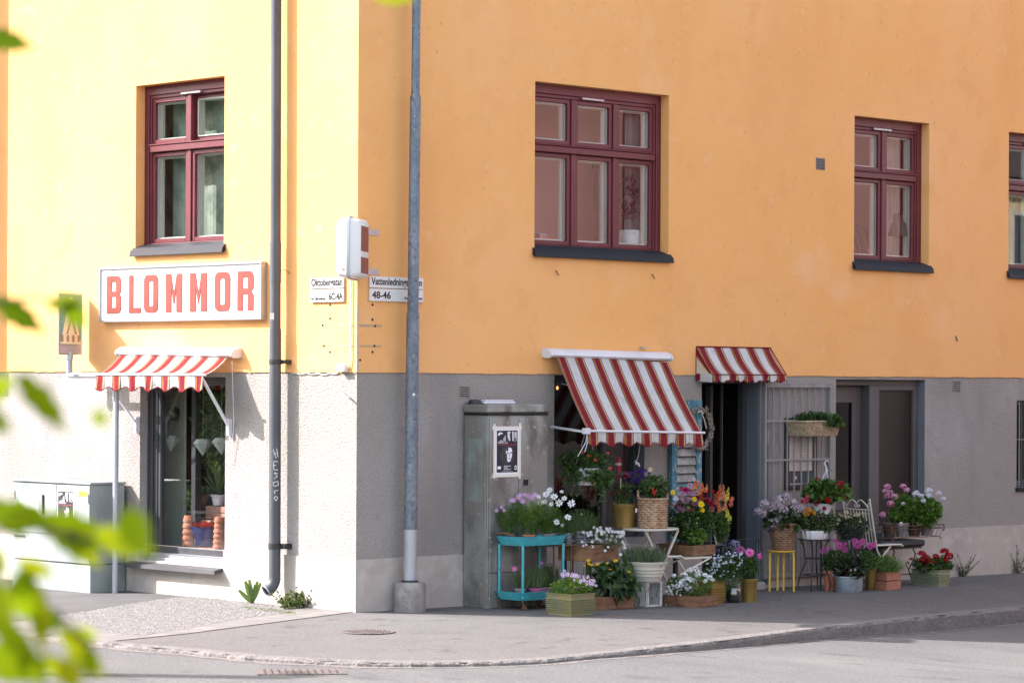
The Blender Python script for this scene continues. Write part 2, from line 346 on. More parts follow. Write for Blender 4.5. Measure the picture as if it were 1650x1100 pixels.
# kerb stones: fine strip, rough
kb = MB(); fine = []
for i in range(len(kxy) - 1):
    a, b = kxy[i], kxy[i + 1]; n = max(1, int(math.hypot(b[0] - a[0], b[1] - a[1]) / .06)) if 2 < i < len(kxy) - 2 else 20
    for k in range(n): fine.append((a[0] + (b[0] - a[0]) * k / n, a[1] + (b[1] - a[1]) * k / n))
rows = []; acc = 0
for i in range(1, len(fine) - 1):
    a = Vector(fine[i - 1]); b = Vector(fine[i + 1]); d = (b - a).normalized(); n = Vector((-d.y, d.x))  # towards the road or the wall
    if n.dot(Vector((1, 1))) > 0: n = -n      # n points to the road
    p = Vector(fine[i]); acc += (Vector(fine[i]) - Vector(fine[i - 1])).length
    j = .0 if (acc % 1.15) > .055 else -.008
    w = noise.noise((p.x * 2.5, p.y * 2.5, 0)) * .015; w2 = noise.noise((p.x * 9, p.y * 9, 3)) * .02; z = gz(p.x, p.y)
    zb = zr(p.x, p.y); o = p + n * (.0 + w + w2); q = p + n * (.022 + w + w2 * 1.4); inn = p - n * .15
    hm = (z - zb)
    rows.append([(inn.x, inn.y, z + .006), ((p - n * .07).x, (p - n * .07).y, z + .008 + w2 * .3 + j), (o.x, o.y, z + .002 + w2 * .5 + j), (q.x, q.y, z - min(.02, hm * .4) + w2 + j), ((q + n * .012).x, (q + n * .012).y, zb - .03)])
for i in range(len(rows) - 1):
    for k in range(4): kb.poly([rows[i][k], rows[i + 1][k], rows[i + 1][k + 1], rows[i][k + 1]])
struct(kb.build('kerb', m_kerb), label='rough granite kerb edging the pavement')
ck = MB()
for (px, py, ln, a0) in ((1060, 1012, 1.1, -.5), (1095, 1024, .7, -.9), (820, 1040, .9, -.3), (700, 1015, .8, -1.2), (1480, 985, .9, .2), (960, 1030, .5, -.6), (1180, 985, .6, .6)):
    p = G(px, py); x, y, a = p.x, p.y, a0
    for k in range(int(ln / .04)):
        a += rnd.gauss(0, .35); a = a0 + (a - a0) * .8; x2, y2 = x + .04 * math.cos(a), y + .04 * math.sin(a); w = .0045 * rnd.uniform(.4, 1.5); ck.poly([(x, y - w, gz(x, y) + .003), (x2, y2 - w, gz(x2, y2) + .003), (x2, y2 + w, gz(x2, y2) + .003), (x, y + w, gz(x, y) + .003)]); x, y = x2, y2
struct(ck.build('pavement_cracks', m_soil0), label='thin cracks in the pavement')
gs_ = MB()
for i in range(0, len(rows) - 1):
    a, b = rows[i][4], rows[i + 1][4]; p = Vector(fine[i]); n = (Vector((a[0], a[1])) - Vector((rows[i][0][0], rows[i][0][1]))).normalized()
    wa = .07 + .09 * abs(noise.noise((a[0] * 1.3, a[1] * 1.3, 7))) + .05 * noise.noise((a[0] * 8, a[1] * 8, 2)); wb = .07 + .09 * abs(noise.noise((b[0] * 1.3, b[1] * 1.3, 7))) + .05 * noise.noise((b[0] * 8, b[1] * 8, 2))
    q = [(a[0] - n.x * .02, a[1] - n.y * .02), (b[0] - n.x * .02, b[1] - n.y * .02), (b[0] + n.x * wb, b[1] + n.y * wb), (a[0] + n.x * wa, a[1] + n.y * wa)]; gs_.poly([(x, y, zr(x, y) + .003) for x, y in q])
struct(gs_.build('gutter_grit', mat('gutter_grit', (.15, .13, .115), .95, var=((60, (.07, .06, .055), .5, .65), (40, (.26, .23, .2), .55, .7)), bump=(80, .8, .006))), label='pale grit gathered along the kerb')
def gpoly(pix): return [(p.x, p.y) for p in (G(*q) for q in pix)]
# old asphalt beside the green cabinet, pebble bed, pale slabs
e = MB(); flat(e, [(0, 2.25)] + gpoly([(290, 962), (95, 991), (8, 1003)]) + [(-2.6, 9), (0, 9)], .004)
struct(e.build('asphalt_patch', m_asph2), label='darker asphalt patch by the green cabinet')
e = MB(); pebpoly = [(0, 2.3)] + gpoly([(290, 961), (95, 992), (180, 1020), (232, 1024), (420, 993), (470, 986), (440, 981)]) + [(0, 1.3)]
flat(e, pebpoly, .004); struct(e.build('pebble_bed', m_slab), label='pale bed under the pebbles')
e = MB(); flat(e, gpoly([(8, 1004), (95, 992), (180, 1020), (232, 1024), (180, 1033), (60, 1018), (0, 1013)]), .005)
flat(e, gpoly([(232, 1024), (420, 993), (470, 987), (440, 981)]) + [(0, 1.3), (0, 0.02)] + gpoly([(300, 1021), (180, 1033)]), .006)
struct(e.build('path', m_slab), label='pale concrete edging slabs round the pebbles')
# pebbles (nobody could count them)
def inside(p, poly):
    c = False; j = len(poly) - 1
    for i in range(len(poly)):
        if (poly[i][1] > p[1]) != (poly[j][1] > p[1]) and p[0] < (poly[j][0] - poly[i][0]) * (p[1] - poly[i][1]) / (poly[j][1] - poly[i][1]) + poly[i][0]: c = not c
        j = i
    return c
pb = MB(); x0 = min(p[0] for p in pebpoly); y0 = min(p[1] for p in pebpoly); y1 = max(p[1] for p in pebpoly); cnt = 0
while cnt < 12000:
    x = rnd.uniform(x0, 0); y = rnd.uniform(y0, y1)
    if not inside((x, y), pebpoly): continue
    cnt += 1; r = rnd.uniform(.006, .015); h = r * rnd.uniform(.35, .6); t = rnd.uniform(0, 3); z = gz(x, y) + .006; k = rnd.uniform(.12, .28)
    c = (k, k * .97, k * rnd.uniform(.85, .95)); vs = [(x, y, z + h)] + [(x + r * math.cos(t + i * 1.2566), y + r * .8 * math.sin(t + i * 1.2566), z + h * .35) for i in range(5)]
    pb.mesh(vs, [(0, 1 + i, 1 + (i + 1) % 5) for i in range(5)], c)
struct(pb.build('gravel', m_pebble), 'stuff', 'white pebbles in the bed by the shop wall')

# ------------------------------------------------------------------ the corner building
def mapR(p): return (p[0], p[1], p[2])           # u = x, d = depth into the house = +y
def mapL(p): return (p[1], p[0], p[2])           # u = y, d = +x
bld = thing('corner_building', 'orange rendered corner building with grey roughcast base and flower shop on the ground floor', 'building', (0, 0, 0))
HT = 10.0; PT = 2.415; BT = .53
def sheet(mb, u0, u1, z0, z1, holes, d, skew=None):
    us = sorted(set([u0, u1] + [min(max(h[i], u0), u1) for h in holes for i in (0, 1)])); zs = sorted(set([z0, z1] + [min(max(h[i], z0), z1) for h in holes for i in (2, 3)]))
    for i in range(len(us) - 1):
        for j in range(len(zs) - 1):
            a, b, c, e = us[i], us[i + 1], zs[j], zs[j + 1]; mu = (a + b) / 2; mz = (c + e) / 2
            if any(h[0] < mu < h[1] and h[2] < mz < h[3] for h in holes): continue
            mb.poly([(a, d, c), (b, d, c), (b, d, e), (a, d, e)])
def reveals(mb, holes, d0, dep, sides='lrtb', z0=-9, z1=99):
    for h in holes:
        a, b, c, e = h[0], h[1], max(h[2], z0), min(h[3], z1)
        if e <= c: continue
        D = h[4] if len(h) > 4 else dep
        if 'l' in sides: mb.poly([(a, d0, c), (a, D, c), (a, D, e), (a, d0, e)])
        if 'r' in sides: mb.poly([(b, d0, c), (b, D, c), (b, D, e), (b, d0, e)])
        if 't' in sides and e == h[3]: mb.poly([(a, d0, e), (b, d0, e), (b, D, e), (a, D, e)])
        if 'b' in sides and c == h[2]: mb.poly([(a, d0, c), (b, d0, c), (b, D, c), (a, D, c)])
RW = [(2.484, 4.587, 3.748, 5.535), (7.855, 9.312, 3.775, 5.535), (10.953, 12.42, 3.76, 5.54)]
LW = [(2.143, 3.706, 3.765, 5.555)]
RS = [(2.81, 4.23, .62, 2.40), (5.17, 6.14, .03, 2.40, .17), (7.55, 8.44, -.07, 2.375, .4), (8.44, 9.266, .52, 2.375, .3), (11.17, 12.3, 1.01, 2.12)]
LS = [(2.12, 3.62, .36, 2.36)]
PR = -.014   # plaster stands proud of the roughcast
mb = MB(mapR); sheet(mb, PR, 40, PT, HT, RW, PR); reveals(mb, RW, PR, .22); mb.poly([(PR, PR, PT), (40, PR, PT), (40, .3, PT), (PR, .3, PT)])
mb.mp = mapL; sheet(mb, PR, 30, PT, HT, LW, PR); reveals(mb, LW, PR, .24); mb.poly([(PR, PR, PT), (30, PR, PT), (30, .3, PT), (PR, .3, PT)])
mb.mp = None; mb.poly([(40, 0, -1), (40, 30, -1), (40, 30, HT), (40, 0, HT)]); mb.poly([(0, 30, -1), (40, 30, -1), (40, 30, HT), (0, 30, HT)])
mb.build('plaster_wall', m_plaster, bld)
mb = MB(mapR); sheet(mb, 0, 40, BT, PT, RS, 0); mb.mp = mapL; sheet(mb, 0, 30, BT, PT, LS, 0); reveals(mb, LS, 0, .3, 'lrt', BT)
mb.build('roughcast_plinth', m_rough, bld)
for k_, h_ in enumerate(RS):
    mb = MB(mapR); reveals(mb, [h_], 0, .3, {2: 'lt', 3: 'rtb'}.get(k_, 'lrtb'))
    if k_ == 2: mb.poly([(8.441, .0, -.07), (8.441, .09, -.07), (8.441, .09, .52), (8.441, .0, .52)])
    mb.build('opening_reveal', m_bluegrey, bld)
BD = -.02; LSB = [(2.12, 3.62, .36, 2.36)]
mb = MB(mapR); sheet(mb, BD, 40, -.5, BT, RS, BD); reveals(mb, [h[:4] for h in RS], BD, .0, 'lr', -.5, BT); mb.poly([(BD, BD, BT), (40, BD, BT), (40, 0, BT), (BD, 0, BT)])
mb.mp = mapL; sheet(mb, BD, 30, -.5, BT, LSB, BD); reveals(mb, LSB, BD, .3, 'lrb', -.5, BT); mb.poly([(BD, BD, BT), (30, BD, BT), (30, 0, BT), (BD, 0, BT)])
mb.build('concrete_base_band', m_band, bld)
# chipped arris at the corner: bare render flaking along the edge
ch = MB(); z = 2.42
while z < 3.12:
    h = rnd.uniform(.02, .05); w = rnd.uniform(.006, .022) * (1.4 if z > 2.9 or z < 2.6 else 1)
    ch.poly([(PR - .002, PR - .002, z), (PR - .002 + w, PR - .002, z + h * .3), (PR - .002 + w * .9, PR - .002, z + h), (PR - .002, PR - .002, z + h)]); 
    w2 = w * rnd.uniform(.4, 1); ch.poly([(PR - .002, PR - .002, z), (PR - .002, PR - .002 + w2, z + h * .4), (PR - .002, PR - .002 + w2 * .7, z + h), (PR - .002, PR - .002, z + h)]); z += h * rnd.uniform(.9, 1.1)
ch.build('chipped_corner_render', m_band, bld)
rf = MB(); rf.box(-.45, 40.4, -.35, 30.4, HT, HT + .25); rf.build('roof', m_sill, bld)
# unseen block added beyond the left edge to shade the far end of the wall
orl = MB(); orl.box(-.52, -.016, 6.75, 9.2, 2.72, HT - .02); orl.build('shade_block', m_plaster, bld)
# rooms
rm = MB(); rm.box(.26, 14, .26, 3.2, 3.0, 6.4); rm.f.pop(0) if False else None
def room(name, x0, x1, y0, y1, z0, z1, m, openx=True, openy=True, parent=bld):
    b = MB(); P = lambda *q: b.poly(q)
    P((x0, y0, z0), (x1, y0, z0), (x1, y1, z0), (x0, y1, z0)); P((x0, y0, z1), (x1, y0, z1), (x1, y1, z1), (x0, y1, z1))
    P((x1, y0, z0), (x1, y1, z0), (x1, y1, z1), (x1, y0, z1)); P((x0, y1, z0), (x1, y1, z0), (x1, y1, z1), (x0, y1, z1))
    if not openx: P((x0, y0, z0), (x0, y1, z0), (x0, y1, z1), (x0, y0, z1))
    if not openy: P((x0, y0, z0), (x1, y0, z0), (x1, y0, z1), (x0, y0, z1))
    return b.build(name, m, parent)
room('upstairs_room', .0, 6.9, .0, 4.6, 2.9, 6.3, m_room); q = MB(); q.box(1.5, 6.88, 1.25, 1.30, 2.92, 6.28); q.box(5.6, 5.68, .9, 1.24, 2.92, 6.2); q.build('rose_partition', m_room, bld)
room('upstairs_room', 7.0, 10.3, .0, 1.3, 2.9, 6.3, m_room, False)
room('upstairs_room', 10.4, 14, .0, 3.2, 2.9, 6.3, m_greenroom, False)
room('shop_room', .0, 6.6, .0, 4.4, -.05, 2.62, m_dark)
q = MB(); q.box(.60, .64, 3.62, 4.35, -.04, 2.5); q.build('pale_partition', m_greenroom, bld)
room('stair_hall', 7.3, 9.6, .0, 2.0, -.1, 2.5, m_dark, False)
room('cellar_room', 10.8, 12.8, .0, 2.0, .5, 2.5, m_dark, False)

def window(mp, u0, u1, z0, z1, cols, flip=False, tr=.345, openrt=False, label=None, D=.105):
    """casement window: frame (part) > sashes, inner frames, panes, sill"""
    f = MB(mp); cw = .075
    f.box(u0, u0 + cw, D, D + .10, z0, z1, bev=.006); f.box(u1 - cw, u1, D, D + .10, z0, z1, bev=.006)
    f.box(u0 + cw, u1 - cw, D, D + .10, z1 - .105, z1, bev=.006); f.box(u0 + cw, u1 - cw, D, D + .10, z0 - .01, z0 + .06, bev=.006)
    f.box(u0 + cw, u0 + cw + .03, D + .018, D + .1, z0 + .06, z1 - .105, bev=.004); f.box(u1 - cw - .03, u1 - cw, D + .018, D + .1, z0 + .06, z1 - .105, bev=.004)
    f.box(u0 + cw + .03, u1 - cw - .03, D + .018, D + .1, z1 - .14, z1 - .105, bev=.004)
    a0 = u0 + cw + .03; a1 = u1 - cw - .03; zb = z0 + .06; zt = z1 - .14; n = cols; mw = .068
    zm = zt - (zt - zb) * tr; pw = (a1 - a0 - (n - 1) * mw) / n
    for k in range(1, n):
        uu = a0 + k * pw + (k - 1) * mw
        f.box(uu, uu + mw, D + .012, D + .1, zb + .002, zm - .045, bev=.005); f.box(uu, uu + mw, D + .012, D + .1, zm + .045, zt, bev=.005)
    f.box(a0, a1, D - .012, D + .1, zm - .045, zm + .028, bev=.007); f.box(a0, a1, D - .022, D + .1, zm + .0285, zm + .045, bev=.005)
    fr = f.build('window', m_redp, bld)
    if label: fr['label'] = label
    for k in range(n):
        ua = a0 + k * (pw + mw); ub = ua + pw
        for (za, zc, top) in ((zb, zm - .047, 0), (zm + .047, zt, 1)):
            op = openrt and top and k == (0 if not flip else 0)
            s = MB(mp); w = .048; dd = D + .03
            def sb(x0, x1, y0, y1, q0, q1):
                if not op: s.box(x0, x1, y0, y1, q0, q1, bev=.004)
                else: s.box(x0, x1, y0 + .05, y1 + .05, q0, q1, bev=.004)
            sb(ua + .003, ua + w, dd, dd + .05, za + .003, zc - .003); sb(ub - w, ub - .003, dd, dd + .05, za + .003, zc - .003)
            sb(ua + w, ub - w, dd, dd + .05, zc - w, zc - .003); sb(ua + w, ub - w, dd, dd + .05, za + .003, za + w)
            so = s.build('sash', m_redp, bld); so.parent = fr
            iw = MB(mp); e = .012
            for (x0, x1, q0, q1) in ((ua + w, ua + w + e, za + w, zc - w), (ub - w - e, ub - w, za + w, zc - w), (ua + w, ub - w, zc - w - e, zc - w), (ua + w, ub - w, za + w, za + w + e)):
                iw.box(x0, x1, dd + .037, dd + .084, q0, q1)
            x0, x1, q0, q1 = ua + .01, ub - .01, za + .01, zc - .01; t = .058
            for (a, b, c, d_) in ((x0, x0 + t, q0, q1), (x1 - t, x1, q0, q1), (x0 + t, x1 - t, q1 - t, q1), (x0 + t, x1 - t, q0, q0 + t)):
                iw.box(a, b, dd + .085, dd + .12, c, d_)
            io = iw.build('inner_frame', m_white_in, bld); io.parent = fr
            g_ = MB(mp); dg = dd + .036; g_.poly([(ua + w, dg, za + w), (ub - w, dg, za + w), (ub - w, dg, zc - w), (ua + w, dg, zc - w)])
            go = g_.build('pane', m_glass, bld); go.parent = fr
    sl_ = MB(mp); P = [(D + .01, z0 + .055), (D - .006, z0 + .05), (PR - .008, z0 + .008), (-.06, z0 - .03), (-.072, z0 - .082), (-.06, z0 - .087), (-.03, z0 - .07), (D, z0 - .03)]
    ua, ub = u0 - .035, u1 + .035
    A = [(ua if d < PR else u0 + .001, d, z) for d, z in P]; B_ = [(ub if d < PR else u1 - .001, d, z) for d, z in P]; k = len(P)
    sl_.mesh(A + B_, [tuple(range(k))[::-1], tuple(range(k, 2 * k))] + [(i, (i + 1) % k, (i + 1) % k + k, i + k) for i in range(k)])
    so = sl_.build('sill', m_sill, bld); so.parent = fr
    vt = MB(mp); um = (u0 + u1) / 2; vt.box(um - .22, um + .12, D - .01, D + .002, z1 - .128, z1 - .108)
    vo = vt.build('vent_slot', m_alu, bld); vo.parent = fr
    return fr
window(mapR, *RW[0], 3, label='wide oxblood casement with six panes over the long awning')
window(mapR, *RW[1], 2, label='oxblood casement with four panes right of the wall vent')
window(mapR, *RW[2], 2, label='oxblood casement cut by the right edge of the photo')
window(mapL, *LW[0], 2, openrt=True, label='oxblood casement on the sunlit wall above the red lettering')

# shop window on the sunlit wall
def part(mb, name, m, parent, top=bld, smooth=False):
    o = mb.build(name, m, top, smooth); o.parent = parent; return o
s = MB(mapL); u0, u1, z0, z1 = LS[0]; D = .10
s.box(u0, u0 + .07, D, D + .09, z0 + .08, z1, bev=.005); s.box(u1 - .09, u1, D, D + .09, z0 + .08, z1, bev=.005); s.box(u0 + .07, u1 - .09, D, D + .09, z1 - .09, z1, bev=.005)
s.box(u1 - .155, u1 - .095, D + .02, D + .1, z0 + .08, z1 - .09, bev=.005); s.box(u1 - .20, u1 - .16, D + .03, D + .1, z0 + .08, z1 - .09, bev=.005)
s.box(u0 + .07, u1 - .2, D + .03, D + .1, z0 + .08, z0 + .15, bev=.005)
shw = s.build('shop_window', m_darkwood, bld); shw['label'] = 'tall dark framed shop window on the sunlit wall'
s = MB(mapL); s.box(u1 - .55, u1 - .48, D + .24, D + .32, z0 + .1, z1 - .09); part(s, 'inner_post', m_darkwood, shw)
s = MB(mapL); s.poly([(u0 + .07, D + .06, z0 + .15), (u1 - .2, D + .06, z0 + .15), (u1 - .2, D + .06, z1 - .09), (u0 + .07, D + .06, z1 - .09)]); part(s, 'pane', m_glass_s, shw)
s = MB(mapL); s.box(u0 + .01, u1 - .1, D - .03, D + .12, z0 + .035, z0 + .08, bev=.004); s.box(u0 + .01, u1 - .1, D - .06, D - .005, z0 + .0, z0 + .034, bev=.004); part(s, 'bottom_rail', m_alu, shw)
s = MB(mapL)
P = [(D + .0, z0 - .002), (-.13, z0 - .045), (-.135, z0 - .085), (D, z0 - .045)]; A = [(u0 + .004, d, z) for d, z in P]; B_ = [(u1 + .12, d, z) for d, z in P]
s.mesh(A + B_, [(0, 1, 2, 3), (7, 6, 5, 4)] + [(i, (i + 1) % 4, (i + 1) % 4 + 4, i + 4) for i in range(4)]); part(s, 'sill', m_slate, shw)
# side cheek where the band is cut out left of the sill
# shop window in the shade
s = MB(mapR); u0, u1, z0, z1 = RS[0][:4]
s.box(u0, u0 + .05, D, D + .08, z0, z1, bev=.004); s.box(u1 - .06, u1, D, D + .08, z0, z1, bev=.004); s.box(u0 + .05, u1 - .06, D, D + .08, z1 - .07, z1, bev=.004); s.box(u0 + .05, u1 - .06, D, D + .08, z0, z0 + .08, bev=.004)
s.box(u0 + .86, u0 + .93, D + .005, D + .08, z0 + .08, z1 - .07, bev=.004)
sw2 = s.build('shop_window', m_darkwood, bld); sw2['label'] = 'dark shop window behind the long awning'
s = MB(mapR); s.poly([(u0 + .05, D + .05, z0 + .08), (u1 - .06, D + .05, z0 + .08), (u1 - .06, D + .05, z1 - .07), (u0 + .05, D + .05, z1 - .07)]); part(s, 'pane', m_glass_s, sw2)
# shop door: frame, opened leaf inside
s = MB(mapR); u0, u1 = 5.17, 6.14
s.box(u0, u0 + .05, .17, .25, .03, 2.40); s.box(u1 - .07, u1, .17, .25, .03, 2.40); s.box(u0 + .05, u1 - .07, .17, .25, 2.32, 2.40)
dr = s.build('shop_door', m_darkwood, bld); dr['label'] = 'dark open doorway of the flower shop'
s = MB(); s.box(u0 + .30, u0 + .36, .45, 1.25, .06, 2.3, bev=.004)
for k in range(14): s.box(u0 + .288, u0 + .298, .5 + k * .052, .53 + k * .052, .1, .95)
for k in range(4): s.box(u0 + .288, u0 + .298, .5, 1.2, 1.05 + k * .3, 1.1 + k * .3)
part(s, 'door_leaf', m_darkwood, dr)
s = MB(); s.box(u0 + .50, u0 + .54, .5, .6, .06, 2.3); s.box(u0 + .62, u0 + .66, .42, .5, .06, 2.3); s.box(u0 + .74, u0 + .755, .35, .38, .06, 2.3); part(s, 'door_strip', m_greydoor, dr)
s = MB(); s.tube([(u0 + .275, 1.12, 1.55), (u0 + .25, 1.12, 1.6), (u0 + .25, 1.12, 1.72), (u0 + .275, 1.12, 1.78)], .012); part(s, 'handle', m_alu, dr)
s = MB(); s.box(u0 - .05, u1 + .02, -.12, .25, -.1, .035, bev=.01); part(s, 'door_step', m_band, dr)
s = MB(mapR); s.box(6.14, 6.25, -.035, -.001, .0, 2.405, bev=.008); s.box(6.252, 6.285, -.06, -.001, .0, 2.405, bev=.005); part(s, 'door_post', m_bluegrey, dr)
s = MB(mapR)
for z in (1.62, 0.42): s = MB(mapR); s.tube([(6.255, -.055, z), (6.255, -.055, z + .16)], .013, 8); part(s, 'hinge', m_gate, dr)
# cellar stair door with side light
s = MB(mapR); u0, u1, zb, zt = 7.55, 9.266, -.07, 2.375; D = .10
s.box(u0, u1, D, D + .08, zt - .07, zt, bev=.004); s.box(u1 - .09, u1, D, D + .08, .525, zt - .07, bev=.004); s.box(8.30, 8.438, D - .01, D + .14, zb, zt - .07, bev=.006); s.box(8.4385, 8.50, D, D + .08, zb, zt - .07, bev=.004); s.box(8.50, u1 - .09, D, D + .08, zt - .13, zt - .07, bev=.004); s.box(8.50, u1 - .09, D, D + .08, .525, .6, bev=.004)
cdn = s.build('entrance_door', m_greydoor, bld); cdn['label'] = 'dark grey panelled entrance door with frosted side light'
s = MB(mapR); D2 = .22
s.box(u0, u0 + .1, D2, D2 + .06, zb, zt - .07, bev=.006); s.box(8.16, 8.30, D2, D2 + .06, zb, zt - .07, bev=.006); s.box(u0 + .1, 8.16, D2, D2 + .06, zt - .28, zt - .07, bev=.006); s.box(u0 + .1, 8.16, D2, D2 + .06, .80, .95, bev=.006); s.box(u0 + .1, 8.16, D2, D2 + .06, zb, .12, bev=.006); s.box(u0 + .1, 8.16, D2 + .025, D2 + .05, .12, .80)
s.box(u0 + .1, 8.16, D2 + .0, D2 + .018, .958, .975); s.box(8.13, 8.155, D2 - .0, D2 + .018, .975, zt - .28)
part(s, 'door_leaf', m_greydoor, cdn)
s = MB(mapR); s.poly([(u0 + .1, D2 + .03, .95), (8.16, D2 + .03, .95), (8.16, D2 + .03, zt - .28), (u0 + .1, D2 + .03, zt - .28)]); part(s, 'pane', glassmat('dark_glass', 1.6, (.25, .25, .27), .08, .01), cdn)
s = MB(mapR); s.poly([(8.50, D + .04, .6), (u1 - .09, D + .04, .6), (u1 - .09, D + .04, zt - .13), (8.50, D + .04, zt - .13)]); part(s, 'frosted_pane', m_frost, cdn)
# small cellar window at the right edge
s = MB(mapR); u0, u1, zb, zt = RS[4]; D = .08
s.box(u0, u0 + .06, D, D + .07, zb, zt, bev=.004); s.box(u1 - .06, u1, D, D + .07, zb, zt, bev=.004); s.box(u0 + .06, u1 - .06, D, D + .07, zt - .06, zt, bev=.004); s.box(u0 + .06, u1 - .06, D, D + .07, zb, zb + .08, bev=.004); s.box(u0 + .2, u0 + .23, D, D + .07, zb + .08, zt - .06)
sm = s.build('small_window', m_darkwood, bld); sm['label'] = 'small dark barred window at the right edge of the photo'
s = MB(mapR); s.box(u0 - .02, u1, -.04, D, zb - .05, zb - .002, bev=.008); part(s, 'sill', m_sill, sm)
s = MB(mapR)
for k in range(6): s.tube([(u0 + .05 + k * .18, -.005, zb + .02), (u0 + .05 + k * .18, -.005, zt - .02)], .008, 6)
s.tube([(u0, -.005, 1.62), (u1, -.005, 1.62)], .006, 6); part(s, 'window_bars', m_gate, sm)
s = MB(mapR); s.poly([(u0 + .06, D + .03, zb + .08), (u1 - .06, D + .03, zb + .08), (u1 - .06, D + .03, zt - .06), (u0 + .06, D + .03, zt - .06)]); part(s, 'pane', m_glass, sm)
# curtains behind the casements; the sunlit one is a sheet coloured as its reflection
def curtain_or_reflection(mp, u0, u1, d, z0, z1, m, fold=.02, par=bld):
    q = MB(mp); n = 60
    for k in range(n):
        f = lambda t: d + fold * math.sin(t * 43) + fold * .5 * math.sin(t * 91)
        a, c = u0 + (u1 - u0) * k / n, u0 + (u1 - u0) * (k + 1) / n; q.poly([(a, f(a), z0), (c, f(c), z0), (c, f(c), z1), (a, f(a), z1)])
    return q.build('curtain_or_reflection', m, par)
curtain_or_reflection(mapL, 2.25, 3.60, .42, 3.84, 5.45, m_leafrefl, .004)
curtain_or_reflection(mapR, 4.28, 4.5, .36, 3.82, 5.45, m_curt2); curtain_or_reflection(mapR, 8.95, 9.25, .36, 3.82, 5.45, m_curt2); curtain_or_reflection(mapR, 11.3, 11.9, .36, 3.82, 4.9, m_curt2)
# vents in the walls
def vent(u, z, w, h, d, m, n=5):
    s = MB(mapR); s.box(u, u + w, d - .008, d + .004, z, z + h, bev=.003)
    o = s.build('wall_vent', m, bld); s = MB(mapR)
    for k in range(n):
        zz = z + .012 + (h - .02) * k / n; s.box(u + .01, u + w - .01, d - .0095, d - .0085, zz, zz + (h - .03) / n * .55)
    q = s.build('vent_slot', m_signk, bld); q.parent = o
vent(7.14, 4.85, .16, .14, PR, m_conc); vent(1.40, 2.16, .16, .13, 0, m_rough); vent(9.82, 2.23, .16, .15, 0, m_rough)
for mpn, ue in ((mapR, 16), (mapL, 6.6)):
    s = MB(mpn); u = .0; top = []; bot = []
    while u < ue: top.append((u, PR + .001, PT + .004)); bot.append((u, PR + .001, PT - rnd.uniform(.001, .013) * rnd.random())); u += rnd.uniform(.02, .16)
    n = len(top); s.mesh(top + bot, [(k, k + 1, n + k + 1, n + k) for k in range(n - 1)]); s.build('ragged_plaster_edge', m_plaster, bld)
# old fixings: rusty hooks, plug holes and cement strips by the street signs
s = MB(mapR)
for (px, py) in ((895, 439), (1050, 445)):
    p = W(px, py, PR); s.tube([(p.x, PR, p.z + .02), (p.x, PR - .02, p.z + .01), (p.x, PR - .035, p.z - .015), (p.x + .02, PR - .03, p.z - .03)], .006, 6)
p = W(1540, 546, PR); s.tube([(p.x, PR, p.z + .04), (p.x + .01, PR - .02, p.z - .03)], .008, 6)
s.build('rusty_hook', m_rust, bld)
s = MB(mapR); s.box(.02, .32, PR - .003, PR - .001, 2.875, 2.90); s.box(.02, .31, PR - .003, PR - .001, 2.67, 2.69); s.mp = mapL; s.box(.02, .30, PR - .003, PR - .001, 2.875, 2.90); s.box(.02, .30, PR - .003, PR - .001, 2.67, 2.69)
s.build('cement_strip', mat('cement_smear', (.42, .30, .17), .9, var=((12, (.5, .33, .15), .45, .65),)), bld)
s = MB()
for (a, f, x) in ((((532, 491), (532, 513), (532, 567), (520, 524), (522, 557)), L, 0), (((600, 491), (600, 515), (600, 567), (604, 525), (603, 557), (580, 580)), W, 0)):
    for q in a:
        p = f(q[0], q[1], PR); nrm = V(-1, 0, 0) if f is L else V(0, -1, 0); s.tube([p, p + nrm * .006], .012, 8)
s.build('plug_hole', m_sill, bld)
# ------------------------------------------------------------------ neighbourhood that the windows look out on
m_gf = mat('dark_street_front', (.05, .045, .042), .8)
def simple_house(name, label, x0, x1, y0, y1, h, mw, roofm, cols, rows, side, wz=1.2):
    o = thing(name, label, 'building', (x0, y1, 0)); b = MB(); b.box(x0, x1, y0, y1, -1, h); b.build('wall', mw, o)
    b = MB(); b.box(x0 - .02, x1 + .02, y1 - 1, y1 + .025, -1, 3.6); b.build('ground_floor', m_gf, o); b = MB(); n = 6; ym = (y0 + y1) / 2
    b.mesh([(x0 - .3, y0 - .5, h - .1), (x1 + .3, y0 - .5, h - .1), (x1 + .3, y1 + .5, h - .1), (x0 - .3, y1 + .5, h - .1), (x0 + 1, ym, h + 3), (x1 - 1, ym, h + 3)], [(0, 1, 5, 4), (1, 2, 5), (2, 3, 4, 5), (3, 0, 4), (0, 1, 2, 3)]); b.build('roof', roofm, o)
    for r in range(rows):
        for c in range(cols):
            u = x0 + (c + .5) * (x1 - x0) / cols; z = wz + r * 3.0
            b = MB(); b.box(u - .55, u + .55, y1, y1 + .03, z, z + 1.5); w = b.build('window', m_white_in, o)
            b = MB(); b.box(u - .47, u - .03, y1 + .031, y1 + .04, z + .08, z + 1.42); b.box(u + .03, u + .47, y1 + .031, y1 + .04, z + .08, z + 1.42); q = b.build('pane', m_sill, o); q.parent = w
    return o
m_pinkw = mat('rose_render', (.40, .215, .18), .9, var=((.6, (.45, .25, .21), .4, .7),))
m_yelw = mat('pale_yellow_render', (.60, .47, .24), .9, var=((.6, (.66, .54, .3), .4, .7),))
m_tile = mat('roof_tiles', (.06, .045, .04), .8, var=((6, (.1, .07, .06), .45, .7),))
simple_house('apartment_building', 'rose rendered building across the street mirrored in the shaded upper windows', 5, 29.8, -27, -15.2, 10.5, m_pinkw, m_tile, 5, 1, 1, 9.5)
